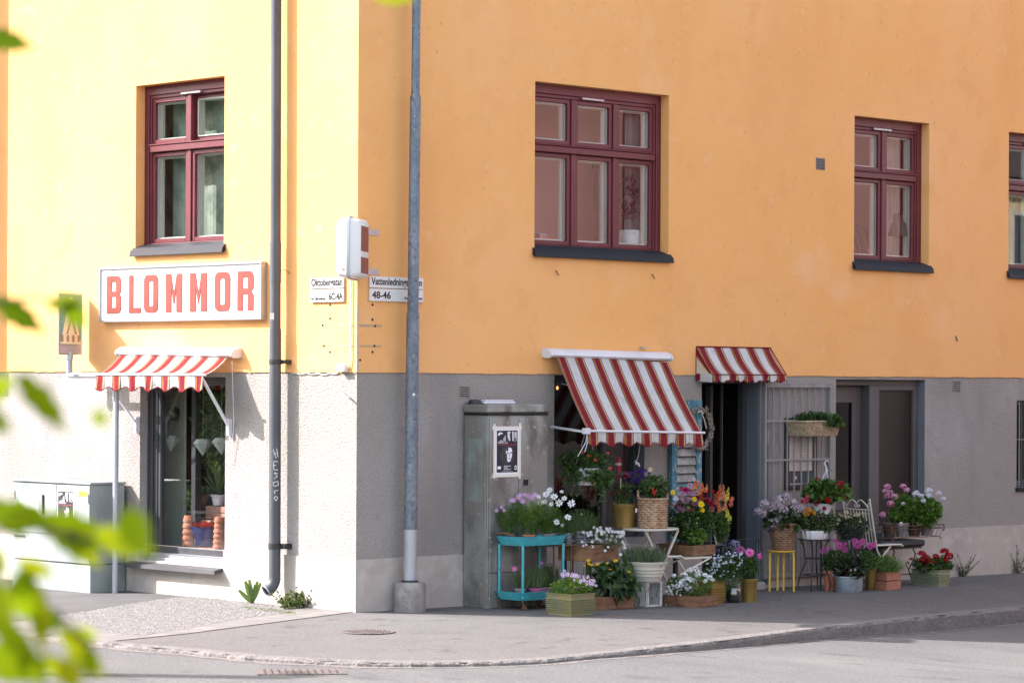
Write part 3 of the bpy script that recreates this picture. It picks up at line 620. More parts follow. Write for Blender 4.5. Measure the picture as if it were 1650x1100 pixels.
simple_house('apartment_building', 'pale yellow building across the street mirrored in the window at the right edge', 30.2, 58, -27, -15.2, 6.9, m_yelw, m_tile, 5, 1, 1, 4.6)

def leafq(mb, p, d, n, ln, wd, col, fold=.25, droop=0.15):
    """a folded leaf: base p, direction d, normal n"""
    d = d.normalized(); s = d.cross(n)
    if s.length < 1e-4: s = d.orthogonal()
    s.normalize(); n = s.cross(d)
    m = p + d * ln * .5 + n * (-.06 * ln); t = p + d * ln - n * (droop * ln)
    a = p + d * ln * .42 + s * wd * .5 + n * wd * fold; b = p + d * ln * .42 - s * wd * .5 + n * wd * fold
    mb.mesh([p, a, t, b, m], [(0, 4, 1), (4, 2, 1), (0, 3, 4), (4, 3, 2)], col)
def jit(c, a=.15):
    k = 1 + rnd.uniform(-a, a); return (c[0] * k * rnd.uniform(.92, 1.08), c[1] * k, c[2] * k * rnd.uniform(.85, 1.15))
def rdir(zb=0.0):
    while True:
        v = V(rnd.uniform(-1, 1), rnd.uniform(-1, 1), rnd.uniform(-1, 1))
        if .05 < v.length < 1: v.normalize(); v.z += zb; return v.normalized()
GREENS = [(.045, .11, .018), (.07, .15, .025), (.03, .075, .015)]
def tree(label, x, y, h, cr, n, group=None, cat='tree', trunkr=.16):
    o = thing('leafy_tree', label, cat, (x, y, gz(x, y) - .05), group)
    b = MB(); top = V(x + rnd.uniform(-.3, .3), y, h * .62); b.tube([(x, y, -.1), (x + .05, y, h * .3), top, (x, y + .1, h * .9)], [trunkr, trunkr * .8, trunkr * .5, .03], 10); b.build('trunk', m_tree, o, True)
    f = MB(); cl = []
    for k in range(22):
        d = rdir(.1); c = V(x, y, h * .66) + V(d.x * cr, d.y * cr, d.z * h * .33) * rnd.uniform(.35, 1); cl.append((c, rnd.uniform(.5, .95)))
        br = MB(); br.tube([top * .8 + V(x, y, 0) * .2 + V(0, 0, -.3), (top + c) / 2 + V(0, 0, .1), c], [.06, .035, .012], 6); bo = br.build('branch', m_tree, o, True)
    for c, r in cl:
        g0 = rnd.choice(GREENS)
        for i in range(n // 22):
            d = rdir(); p = c + d * r * rnd.uniform(.4, 1); leafq(f, p, rdir(-.2), rdir(.6), .11, .07, jit(g0, .3))
    f.build('crown', m_leaf, o); return o
m_opp = mat('dark_ground_floor', (.06, .055, .05), .8)
q = thing('apartment_building', 'long brown apartment building beyond the trees mirrored in the sunlit windows', 'building', (-30, 5, 0)); b = MB(); b.box(-44, -27, 2, 60, -1, 13); b.build('wall', mat('brown_render', (.16, .13, .10), .9), q); b = MB(); b.box(-44.4, -26.6, 1.6, 60.4, 13, 13.6); b.build('roof', m_tile, q)
tree('leafy green tree across the street mirrored in the sunlit windows', -16.5, 19.5, 9.0, 3.0, 15000)
tree('tall leafy tree across the street mirrored in the sunlit casement', -17.5, 25.5, 10.5, 3.6, 15000)
tree('bushy green tree across the street mirrored low in the shop window', -13.5, 14.8, 6.4, 2.6, 12000)

tree('low green shrub across the street mirrored in the lower half of the shop window', -12.5, 15.5, 3.4, 2.2, 7000)
tree('broad green shrub across the street mirrored beside the low one', -13.5, 20.5, 4.0, 2.6, 7000)
for i, x in enumerate((15.5, 20.2, 24.4, 28.6)):
    o = thing('drain_pipe', ['leftmost', 'second', 'third', 'rightmost'][i] + ' of four brown drainpipes on the rose building mirrored in the upper windows', 'drainpipe', (x, -15, 0), 'drainpipes on the mirrored rose building'); q = MB(); q.tube([(x, -15.05, 0), (x, -15.05, 9.4)], .16, 8); q.build('pipe', m_redp, o)
# tree close to the camera whose twig hangs into the picture on the left
LC = [(.16, .215, .004), (.22, .255, .006), (.09, .145, .004)]
nt_ = thing('roadside_tree', 'out of focus bright green leaves hanging in from the left edge', 'tree', CAM + FW * 3.0 - RT * 2.3 + V(0, 0, -2.45))
bx = CAM + FW * 3.0 - RT * 2.3
b = MB(); b.tube([(bx.x, bx.y, -.2), (bx.x + .02, bx.y, 1.2), (bx.x, bx.y + .05, 2.6), (bx.x + .1, bx.y, 4.2)], [.12, .10, .08, .04], 10); b.build('trunk', m_tree, nt_, True)
lf = MB(); tw = MB()
def nearp(px, py, dep): return CAM + ray(px, py) * dep
def twig(pts, rr=.004): tw.tube([nearp(*p) for p in pts], [rr * (1.2 - .6 * i / len(pts)) for i in range(len(pts))], 6)
tr_c = V(bx.x, bx.y, 2.2)
for dst in ((-60, 500, 3.6), (-60, 70, 3.7), (-40, 850, 3.3), (-60, 1000, 3.2), (300, -160, 3.9)):
    q = nearp(*dst); tw.tube([V(bx.x, bx.y, 2.0 if dst[1] > 400 else 2.6), (q + V(bx.x, bx.y, 2.3)) / 2 + V(0, 0, .05), q], [.014, .009, .004], 6)
twig([(-60, 500, 3.6), (0, 485, 3.6), (60, 480, 3.6), (110, 485, 3.6)], .0025)
twig([(-40, 850, 3.3), (60, 850, 3.3), (140, 870, 3.3), (200, 860, 3.3)], .003)
twig([(-60, 1000, 3.2), (0, 960, 3.2), (90, 985, 3.2), (150, 1040, 3.2)], .003)
twig([(300, -160, 3.9), (500, -90, 3.9), (640, -20, 3.9)], .002)
def nleaf(a, b_, w, dep=3.4, c=0):
    """lobed leaf between two picture points, at distance dep, w metres wide"""
    A = nearp(*a, dep); B = nearp(*b_, dep + rnd.uniform(-.06, .06)); d = B - A; ln = d.length; d.normalize(); n = (-FW + rdir() * .5).normalized(); s = d.cross(n).normalized(); n = s.cross(d)
    pr = [(0, 0), (.12, .3), (.26, .34), (.36, .5), (.5, .38), (.62, .42), (.78, .2), (1, 0)]; col = jit(LC[c], .1)
    mid = [A + d * ln * t - n * .03 * ln * math.sin(3.1 * t) for t, w_ in pr]
    for sg in (1, -1):
        ed = [m + s * sg * w * w_ + n * w * w_ * .25 for m, (t, w_) in zip(mid, pr)]
        for i in range(len(pr) - 1): lf.poly([mid[i], mid[i + 1], ed[i + 1], ed[i]], col)
for a in [((-30, 55), (58, 78), .026, 3.7, 2), ((590, -25), (668, 2), .03, 3.9, 1), ((-10, 478), (75, 538), .03, 3.6, 2), ((75, 492), (135, 482), .02, 3.6, 0), ((100, 482), (140, 530), .025, 3.6, 2),
          ((20, 610), (-30, 650), .05, 3.0, 0), ((28, 600), (112, 702), .05, 2.9, 0),
          ((-20, 820), (95, 845), .07, 3.3, 0), ((60, 835), (190, 880), .08, 3.3, 0), ((150, 855), (255, 890), .06, 3.1, 1), ((120, 850), (120, 905), .05, 3.3, 1), ((200, 820), (240, 900), .06, 2.9, 0), ((-20, 800), (40, 870), .05, 3.3, 2),
          ((45, 915), (30, 975), .05, 3.2, 2), ((-10, 930), (15, 1030), .05, 3.1, 0), ((20, 930), (60, 1010), .05, 3.1, 0), ((50, 975), (110, 1020), .04, 3.2, 2), ((95, 1010), (175, 1095), .045, 3.2, 1), ((-20, 1040), (50, 1100), .07, 3.1, 0), ((40, 1040), (70, 1110), .05, 3.1, 0), ((80, 1050), (115, 1110), .05, 3.1, 1), ((-10, 1000), (60, 1050), .05, 3.0, 0), ((100, 1060), (130, 1115), .05, 2.9, 1), ((-30, 880), (10, 930), .05, 3.1, 0), ((-60, 600), (10, 640), .04, 3.0, 0), ((-80, 900), (-10, 1000), .06, 3.2, 1), ((-120, 480), (-20, 470), .05, 3.5, 1), ((110, 860), (165, 915), .05, 3.35, 1), ((190, 850), (225, 830), .03, 3.2, 1), ((10, 840), (60, 820), .04, 3.25, 1), ((-20, 660), (20, 700), .04, 2.8, 0), ((150, 660), (175, 690), .03, 2.7, 0), ((60, 940), (70, 1060), .04, 3.15, 1), ((110, 1010), (160, 1030), .035, 3.2, 1), ((-20, 970), (40, 1060), .045, 3.1, 2), ((140, 1040), (150, 1100), .035, 3.2, 0), ((30, 900), (90, 930), .04, 3.2, 1)]:
    nleaf(a[0], a[1], a[2] * (1.3 if a[0][1] < 560 else .66), a[3], a[4])
for i in range(90):  # more foliage of the same tree, outside the picture on its own side
    p = V(bx.x, bx.y, 0) + V(rnd.gauss(0, .35), rnd.gauss(0, .35), rnd.uniform(3.0, 4.6)); d = rdir(-.3); leafq(lf, p, d, rdir(1), .1, .07, jit(rnd.choice(LC)))
lf.build('foliage', m_leaf2, nt_); tw.build('twig', m_tree, nt_, True)

# ------------------------------------------------------------------ street furniture
# street lamp off to the left: only its shadow reaches the picture
o = thing('street_lamp', 'tall grey street lamp left of the camera casting a thin shadow across the road', 'street lamp', (-10.08, 3.47, -.15))
b = MB(); b.tube([(-10.08, 3.47, -.2), (-10.08, 3.47, 6.95)], [.17, .12], 12); b.build('pole', m_gal, o, True)
b = MB(); b.tube([(-10.08, 3.47, 6.9), (-9.98, 3.57, 7.1), (-9.78, 3.77, 7.0)], [.06, .1, .05], 10); b.build('lamp_head', m_galp, o, True)

# lamp post on its concrete foot
bp_ = G(660, 984); bp_.y = min(bp_.y, -.17)
bp_ = Dp(660, 984, (bp_.x, bp_.y, 0)); LX, LY = bp_.x, bp_.y; LZ = gz(LX, LY)
o = thing('lamp_post', 'tall blotchy galvanised lamp post standing in a concrete foot by the corner', 'lamp post', (LX, LY, LZ))
b = MB(); b.lathe([(.165, -.05), (.165, .10), (.162, .27), (.15, .292), (.07, .298)], (LX, LY, LZ), 28); b.build('concrete_foot', m_conc, o, True)
b = MB(); b.lathe([(.095, .296), (.09, .306), (.072, .316)], (LX, LY, LZ), 24); b.build('collar', m_black, o, True)
lean = .006
def lp(z): return V(LX + RT.x * lean * z, LY + RT.y * lean * z, LZ + z)
b = MB(); b.tube([lp(.30), lp(.84)], .0665, 20); b.build('sleeve', m_galp, o, True)
b = MB(); b.tube([lp(.83), lp(3.02), lp(3.04), lp(5.22), lp(5.25), lp(7.6), lp(9.0)], [.069, .066, .058, .056, .044, .042, .038], 20); b.build('pole', m_gal, o, True)
b = MB(); p = lp(2.2) - FW * .068 + RT * .02; b.lathe([(.013, 0), (.009, .004), (.001, .005)], (0, 0, 0), 8)
b = MB(); b.tube([p, p - FW * .006], .014, 10); b.build('round_sticker', m_signw, o)

# downpipe
DPX = -.125; q = L(444, 500, DPX); DY = q.y
o = thing('downpipe', 'dark grey rainwater downpipe with scratched graffiti on the sunlit wall', 'downpipe', (DPX, DY, 0))
lean = -.0
def dpp(z): return V(DPX, DY + .004 * (z - 2), z)
b = MB(); b.tube([dpp(10), dpp(3.72)], .056, 18); b.tube([dpp(3.76), dpp(3.34)], .060, 18); b.tube([dpp(3.36), dpp(2.84)], .0565, 18); b.tube([dpp(2.86), dpp(.30)], .0625, 18)
zc = .30; pts = [dpp(zc)]
for k in range(1, 9):
    t = k / 8 * rad(62); pts.append(V(DPX - .16 * (1 - math.cos(t)), dpp(zc).y + .05 * (1 - math.cos(t)), zc - .16 * math.sin(t)))
b.tube(pts, .064, 18, cap=False); b.build('pipe', m_pipe, o, True)
e_ = pts[-1]; dr_ = (pts[-1] - pts[-2]).normalized(); b = MB(); b.tube([e_ - dr_ * .004, e_ + dr_ * .012], [.067, .067], 18, cap=False); b.build('outlet_rim', m_alu, o, True)
for z, w in ((2.52, .024), (.62, .03)):
    b = MB(); y0 = dpp(z).y; b.tube([V(DPX, y0, z - w), V(DPX, y0, z + w)], .0665, 18); b.box(DPX + .02, -.001, y0 - .13, y0 - .06, z - w * .9, z + w * .9); b.bar((DPX, y0 - .05, z), (-.02, y0 - .10, z), .03, .02); b.build('pipe_clamp', m_black, o, True)
b = MB(); y0 = dpp(3.45).y; b.tube([V(DPX + .02, y0 - .05, 3.46), V(-.06, y0 - .09, 3.47), V(-.01, y0 - .1, 3.43)], .004, 6); b.build('wire_clip', m_rust, o)
b = MB(); p = dpp(2.99) - FW * .0 + RT * -.03 - FW * .064; b.poly([p + RT * i * .022 + V(0, 0, j * .035) for i, j in ((-1, -1), (1, -1), (1, 1), (-1, 1))]); b.build('small_sticker', m_signw, o)
def stroke(mb, segs, org, ux, uz, off, w, col=None):
    for sg in segs:
        for a, c in zip(sg[:-1], sg[1:]):
            mb.bar(org + ux * a[0] + uz * a[1] + off, org + ux * c[0] + uz * c[1] + off, w, w * .5, up=tuple(off.normalized()), col=col)
# scratched scribble down the pipe
gl = MB(); zz = 1.62
sc_ = [[(0, 0), (.03, -.09)], [(.035, .01), (.05, -.08)], [(.005, -.05), (.05, -.035)], [(.05, -.13), (.01, -.12), (.0, -.16), (.03, -.165), (.0, -.17), (.01, -.21), (.05, -.21)], [(.05, -.25), (.01, -.24), (.045, -.28), (.01, -.30)], [(.0, -.34), (.05, -.33), (.055, -.37), (.01, -.38), (.0, -.34)], [(.055, -.42), (.01, -.43), (.02, -.46)], [(.01, -.5), (.03, -.48), (.05, -.5), (.03, -.53), (.01, -.5)]]
stroke(gl, sc_, dpp(zz) - RT * .012, RT, V(0, 0, 1), -FW * .0635, .006); gl.build('scratched_graffiti', m_signw, o)

def letters(txt, size, sx, m, name, parent, top, org, ux, uz, off, bold=.0, ext=.001):
    cu = bpy.data.curves.new('t', 'FONT'); cu.body = txt; cu.size = size; cu.offset = bold; cu.extrude = ext; cu.resolution_u = 3
    to = bpy.data.objects.new('t', cu); C.objects.link(to); dg = bpy.context.evaluated_depsgraph_get(); me = bpy.data.meshes.new_from_object(to.evaluated_get(dg))
    bpy.data.objects.remove(to); b = MB(); nrm = off.normalized()
    b.mesh([org + ux * (v.co.x * sx) + uz * v.co.y + nrm * v.co.z + off for v in me.vertices], [tuple(p.vertices) for p in me.polygons]); bpy.data.meshes.remove(me)
    o = b.build(name, m, top); o.parent = parent; return o
def width_of(txt, size, bold=0):
    cu = bpy.data.curves.new('t', 'FONT'); cu.body = txt; cu.size = size; cu.offset = bold; to = bpy.data.objects.new('t', cu); C.objects.link(to)
    bpy.context.view_layer.update(); w = to.dimensions.x; bpy.data.objects.remove(to); return w
def fit(txt, h, wid, m, name, parent, top, org, ux, uz, off, bold=.0):
    w = width_of(txt, h, bold); return letters(txt, h, wid / w, m, name, parent, top, org, ux, uz, off, bold)
UZ = V(0, 0, 1)
# street name signs
o = thing('street_sign', 'white street name sign reading Oktobergatan on the sunlit side of the corner', 'street sign', (PR, .42, 3.25))
b = MB(mapL); b.box(.165, .69, -.04, -.016, 3.265, 3.375, bev=.004); b.build('upper_plate', m_signg, o); b = MB(mapL); b.box(.165, .69, -.04, -.016, 3.125, 3.258, bev=.004); b.build('lower_plate', m_signg, o)
UL = V(0, -1, 0); OL = V(-.041, 0, 0)
fit('Oktobergatan', .105, .485, m_signk, 'lettering', o, o, V(0, .672, 3.295), UL, UZ, OL, .0022)
fit('6C-4A', .10, .215, m_signk, 'lettering', o, o, V(0, .395, 3.15), UL, UZ, OL, .0022); fit('kv. Järneken', .04, .22, m_signk, 'lettering', o, o, V(0, .668, 3.152), UL, UZ, OL, .001)
o = thing('street_sign', 'white street name sign reading Vattenledningsvägen partly behind the lamp post', 'street sign', (.5, PR, 3.25))
b = MB(mapR); b.box(.135, .865, -.04, -.016, 3.27, 3.385, bev=.004); b.build('upper_plate', m_signw, o); b = MB(mapR); b.box(.135, .865, -.04, -.016, 3.135, 3.262, bev=.004); b.build('lower_plate', m_signw, o)
UR = V(1, 0, 0); OR = V(0, -.041, 0)
fit('Vattenledningsvägen', .102, .69, m_signk, 'lettering', o, o, V(.155, 0, 3.303), UR, UZ, OR, .0022)
fit('48-46', .10, .25, m_signk, 'lettering', o, o, V(.165, 0, 3.165), UR, UZ, OR, .0022); fit('kv. Järneken', .042, .24, m_signk, 'lettering', o, o, V(.605, 0, 3.163), UR, UZ, OR, .001)
# big red lettered sign
o = thing('shop_sign', 'long white shop sign with red capitals reading BLOMMOR on the sunlit wall', 'sign', (-.03, 2.96, 2.96))
S0, S1, Z0, Z1 = L(421, 470, -.09).y, L(159, 470, -.09).y, 2.962, 3.568
b = MB(mapL); b.box(S0 + .02, S1 - .02, -.075, -.02, Z0 + .02, Z1 - .02); b.build('board', m_signw, o)
b = MB(mapL)
for a in ((S0, S1, Z1 - .025, Z1), (S0, S1, Z0, Z0 + .03), (S0, S0 + .028, Z0 + .031, Z1 - .026), (S1 - .028, S1, Z0 + .031, Z1 - .026)): b.box(a[0], a[1], -.092, -.016, a[2], a[3], bev=.004)
b.build('sign_frame', m_alu, o)
def shape(splines, name, m, top, org, ux, uz, off):
    cu = bpy.data.curves.new('s', 'CURVE'); cu.dimensions = '2D'; cu.fill_mode = 'BOTH'; cu.extrude = .002
    for s_ in splines:
        sp = cu.splines.new('POLY'); sp.points.add(len(s_) - 1); sp.use_cyclic_u = True
        for i, p in enumerate(s_): sp.points[i].co = (p[0], p[1], 0, 1)
    to = bpy.data.objects.new('s', cu); C.objects.link(to); dg = bpy.context.evaluated_depsgraph_get(); me = bpy.data.meshes.new_from_object(to.evaluated_get(dg)); bpy.data.objects.remove(to)
    b = MB(); nrm = off.normalized(); b.mesh([org + ux * v.co.x + uz * v.co.y + nrm * v.co.z + off for v in me.vertices], [tuple(p.vertices) for p in me.polygons]); bpy.data.meshes.remove(me); return b.build(name, m, top)
def rr(x0, y0, x1, y1, r, cs=(1, 1, 1, 1), n=5):
    out = []
    for i, (cx, cy, a) in enumerate(((x0 + r, y0 + r, 180), (x1 - r, y0 + r, 270), (x1 - r, y1 - r, 0), (x0 + r, y1 - r, 90))):
        if cs[i]:
            for k in range(n + 1): t = rad(a + 90 * k / n); out.append((cx + r * math.cos(t), cy + r * math.sin(t)))
        else: out.append(((x0, x1, x1, x0)[i], (y0, y0, y1, y1)[i]))
    return out
LETH = .415
def letter(c, w):
    H = LETH; t = .08 * w / .26 + .012; 
    if c == 'L': return [[(0, 0), (w, 0), (w, .06), (t, .06), (t, H), (0, H)]]
    if c == 'O': return [rr(0, 0, w, H, .07), rr(t, .07, w - t, H - .07, .02)]
    if c == 'B':
        out = [(0, 0), (w - .06, 0)] + [(w - .06 + .06 * math.sin(rad(a)), .06 - .06 * math.cos(rad(a))) for a in (30, 60, 90)] + [(w, .19), (w - .03, .215), (w, .24), (w, H - .06)] + [(w - .06 + .06 * math.cos(rad(a)), H - .06 + .06 * math.sin(rad(a))) for a in (30, 60, 90)] + [(0, H)]
        return [out, rr(t, .065, w - t, .185, .015), rr(t, .245, w - t, H - .065, .015)]
    if c == 'M': return [[(0, 0), (t, 0), (t, .26), (w / 2 - .008, .09), (w / 2 + .008, .09), (w - t, .26), (w - t, 0), (w, 0), (w, H), (w - t * .95, H), (w / 2, .20), (t * .95, H), (0, H)]]
    if c == 'R':
        out = [(0, 0), (t, 0), (t, .17), (w - t, .17), (w - t, 0), (w, 0), (w, .17), (w - .035, .2), (w, .24), (w, H - .06)] + [(w - .06 + .06 * math.cos(rad(a)), H - .06 + .06 * math.sin(rad(a))) for a in (30, 60, 90)] + [(0, H)]
        return [out, rr(t, .235, w - t, H - .065, .015)]
lx = [(172, 195), (208, 227), (232, 255), (267, 293.5), (306, 333.5), (346, 371), (382.5, 408.5)]
for c, (a, d) in zip('BLOMMOR', lx):
    pa = L(a, 470, -.078); pd = L(d, 470, -.078); z0 = 3.055 if c != 'R' else 3.058
    shape(letter(c, pa.y - pd.y), 'letter', m_signr, o, V(-.076, pa.y, 3.057), UL, UZ, V(-.003, 0, 0))
# light box at the corner
o = thing('light_box_sign', 'white rounded light box sign with a grey rim and red striped face at the corner', 'sign', (0, 0, 3.7))
cN = V(.61, -.79, 0).normalized(); cW = V(cN.y, -cN.x, 0); cc = V(-.235, -.20, 3.645)   # cN: face normal to the right, cW: away from the wall
if cW.dot(V(-1, -1, 0)) < 0: cW = -cW
def boxpt(a, h, t): return cc + cW * a + UZ * h + cN * t
def shell(name, t0, t1, m, ins, w=.24, hh=.30):
    b = MB(); ring0 = rr(-w, -hh, w, hh, .05, n=4); ring1 = rr(-w + ins * .4, -hh + ins * .4, w - ins * .4, hh - ins * .4, .05, n=4); ring2 = rr(-w + ins, -hh + ins, w - ins, hh - ins, .05, n=4); n = len(ring0)
    tm = t0 + (t1 - t0) * .8
    vs = [boxpt(x, y, t0) for x, y in ring0] + [boxpt(x, y, tm) for x, y in ring1] + [boxpt(x, y, t1) for x, y in ring2]
    b.mesh(vs, [(i, (i + 1) % n, (i + 1) % n + n, i + n) for i in range(n)] + [(i + n, (i + 1) % n + n, (i + 1) % n + 2 * n, i + 2 * n) for i in range(n)] + [tuple(range(2 * n, 3 * n))]); return b.build(name, m, o, True)
shell('front_shell', .012, .12, m_whitep if False else m_signw, .035); shell('rear_shell', -.012, -.12, m_signw, .035)
b = MB(); r0 = rr(-.255, -.315, .255, .315, .055, n=4); n = len(r0); b.mesh([boxpt(x, y, -.014) for x, y in r0] + [boxpt(x, y, .014) for x, y in r0], [(i, (i + 1) % n, (i + 1) % n + n, i + n) for i in range(n)] + [tuple(range(n)), tuple(range(n, 2 * n))]); b.build('rim', m_alu, o, True)
b = MB(); 
for (h0, h1) in ((-.03, .22), (-.25, -.09)):
    b.mesh([boxpt(-.19, h0, .1215), boxpt(.19, h0, .1215), boxpt(.19, h1, .1215), boxpt(-.19, h1, .1215)], [(0, 1, 2, 3)])
b.build('red_stripe', m_signr, o)
b = MB(); e1 = boxpt(.236, -.22, -.07); b.bar(e1, e1 + cN * .02 + UZ * .012, .004, .006); b.bar(e1 + cN * .02 + UZ * .012, e1 + cN * .045, .004, .006); b.build('small_mark', m_signr, o)
for z in (3.83, 3.43):
    b = MB(); b.box(.05, .27, PR - .006, PR - .001, z - .03, z + .03, bev=.002); b.bar((.06, PR - .01, z), boxpt(-.2, z - 3.645, 0), .05, .006); b.tube([(.22, PR - .012, z), (.22, PR, z)], .01, 6); b.build('bracket', m_alu, o)
o = thing('junction_box', 'small cream cable box at the foot of the painted corner with its cable', 'junction box', (-.03, .15, 2.45))
b = MB(mapL); b.box(.11, .23, -.075, -.015, 2.42, 2.50, bev=.006); b.build('box', m_signw, o)
b = MB(); b.tube([V(-.03, .06, 3.36), V(-.03, .055, 2.9), V(-.03, .06, 2.55), V(-.035, .09, 2.45), V(-.035, .11, 2.45)], .007, 6); b.tube([V(-.02, .23, 2.44)] + [V(-.012, .23 + k * .06, 2.405 + rnd.uniform(-.006, .006) - (.01 if k % 3 else 0)) for k in range(1, 14)], .005, 6); b.build('cable', m_cream, o, True)
b = MB(); 
o = thing('tap_handle', 'small grey metal key sticking out of the plinth beside the corner', 'tap', (-.03, .03, 2.15)); p = L(567, 643, 0)
b = MB(); b.tube([p, p + V(-.05, .02, .03)], .008, 6); b.bar(p + V(-.05, .07, .065), p + V(-.05, -.03, .0), .02, .012); b.build('lever', m_alu, o)

# ------------------------------------------------------------------ awnings
CRM = (.62, .56, .46); WHT = (.58, .56, .55); RED = (.20, .018, .030); YEL = (.50, .25, .045); GRY = (.14, .13, .12)
def stripes(width, n, first_red=True):
    """pattern across: list of (u0,u1,colour) ; n red bands"""
    per = width / (n - .5 + .5); out = []; u = 0.0; per = width / (n - .45)
    rw = per * .46
    while u < width - 1e-4:
        seq = [(.055, GRY), (.018, YEL), (.03, RED), (.028, YEL), (.31, RED), (.035, YEL), (.02, CRM), (.06, GRY), (.44, WHT)]
        tot = sum(x[0] for x in seq)
        for w, c in seq:
            w = w / tot * per; a = u; b_ = min(width, u + w)
            if b_ > a: out.append((a / width, b_ / width, c))
            u += w
            if u >= width: break
    return out
def awning(label, P0, P1, Q0, Q1, drop, n, name='awning', arms=True, box=None, bar=True, wl=.0, cheek=False, scal=None):
    """P0,P1: fabric top ends; Q0,Q1: front bar ends"""
    o = thing(name, label, 'awning', (P0 + P1) / 2)
    fb = MB(); vb = MB(); tb = MB(); st = stripes((Q1 - Q0).length, n); nr = 8; wn = scal or (n - .45)
    dn = V(0, 0, -1); outw = ((Q0 + Q1) / 2 - (P0 + P1) / 2); outw.z = 0; outw.normalize()
    for a, b_, c in st:
        for k in range(nr):
            t0, t1 = k / nr, (k + 1) / nr
            def pt(u, t): return (P0.lerp(P1, u)).lerp(Q0.lerp(Q1, u), t) + V(0, 0, -.035 * math.sin(math.pi * t) + .004 * math.sin(u * 31 + t * 5) * math.sin(math.pi * t))
            fb.poly([pt(a, t0), pt(b_, t0), pt(b_, t1), pt(a, t1)], c)
        m = max(1, int((b_ - a) * 60)); 
        for k in range(m):
            ua = a + (b_ - a) * k / m; ub = a + (b_ - a) * (k + 1) / m
            def lo(u, h=1.0):
                d = drop * (.86 - .14 * math.cos(2 * math.pi * (u * wn - .30)) * -1) ; wv = .014 * math.sin(u * 40) + .01 * math.sin(u * 97)
                return Q0.lerp(Q1, u) + dn * d * h + outw * wv * h
            for h0, h1 in ((0, .35), (.35, .7), (.7, 1)): vb.poly([lo(ua, h0), lo(ub, h0), lo(ub, h1), lo(ua, h1)], tuple(min(1, q * 1.05) for q in c))
    mm = 120
    for k in range(mm):
        a, b_ = k / mm, (k + 1) / mm
        pa, pb_ = [Q0.lerp(Q1, u) + dn * drop * (.86 - .14 * math.cos(2 * math.pi * (u * wn - .30)) * -1) + outw * (.014 * math.sin(u * 40) + .01 * math.sin(u * 97)) for u in (a, b_)]
        tb.bar(pa - dn * .006, pb_ - dn * .006, .012, .006, up=(0, 0, 1), col=(.22, .015, .025))
    fb.build('canopy', m_fabric, o); vb.build('valance', m_fabric, o); tb.build('valance_trim', m_fabric, o)
    return o
# sunlit awning over the left shop window
A0, A1 = V(-.125, 3.80, 2.635), V(-.125, 1.93, 2.60); B0, B1 = V(-.43, 3.80, 2.385), V(-.43, 1.905, 2.375)
A0 = L(193, 571, -.125); A1 = L(366, 577, -.125); B0 = L(160, 603.5, -.42); B1 = L(328, 605.5, -.42)
B0.y = A0.y + .03; B1.y = A1.y + .02; B0.z = B1.z = 2.383
o = awning('short red and white striped awning over the sunlit shop window', A0, A1, B0, B1, .185, 7)
def cassette(o, a, b_, out, name='cassette', h=.11, dep=.14):
    m = MB(); d = (b_ - a).normalized(); prof = [(0, .02), (.02, .035), (dep * .6, .022), (dep * .95, -.01), (dep, -.04), (dep * .8, -.062), (dep * .3, -.062), (0, -.05)]; k = len(prof)
    m.mesh([p + out * x + UZ * z for p in (a, b_) for x, z in prof], [tuple(range(k))[::-1], tuple(range(k, 2 * k))] + [(i, (i + 1) % k, (i + 1) % k + k, i + k) for i in range(k)]); m.build(name, m_whitemetal, o)
    for p, s_ in ((a, -1), (b_, 1)):
        m = MB(); q = p + d * s_ * .001; k_ = [(x * 1.12 - .004, z * 1.15) for x, z in prof]; m.mesh([q + out * x + UZ * z + d * s_ * e for e in (0, .02) for x, z in k_], [tuple(range(k))[::-1], tuple(range(k, 2 * k))] + [(i, (i + 1) % k, (i + 1) % k + k, i + k) for i in range(k)]); m.build('end_cap', m_whitemetal, o)
OL_ = V(-1, 0, 0); OR_ = V(0, -1, 0)
cassette(o, V(-.012, A0.y + .02, 2.655), V(-.012, A1.y - .09, 2.632), OL_)
def frontbar(o, a, b_, ext=.03):
    d = (b_ - a).normalized(); m = MB(); m.tube([a - d * ext, b_ + d * ext], .014, 10); m.build('front_bar', m_whitemetal, o, True)
frontbar(o, B0, B1)
for (e_, y) in ((B0, B0.y - .1), (B1, B1.y + .06)):
    m = MB(); w_ = V(-.03, y - .12 if e_ is B0 else y, 1.83); 
    m.bar(V(e_.x, y, e_.z), V(-.05, w_.y, 1.86), .034, .02); m.build('support_arm', m_whitemetal, o)
    m = MB(); m.box(-.055, -.001, w_.y - .02, w_.y + .02, 1.74, 1.92, bev=.004); m.build('arm_bracket', m_whitemetal, o)
m = MB(); c_ = L(374, 582, -.10); m.tube([c_, V(-.05, c_.y + .03, 1.9), V(-.02, c_.y + .1, 1.45)], .003, 5); m.build('pull_cord', m_whitemetal, o)
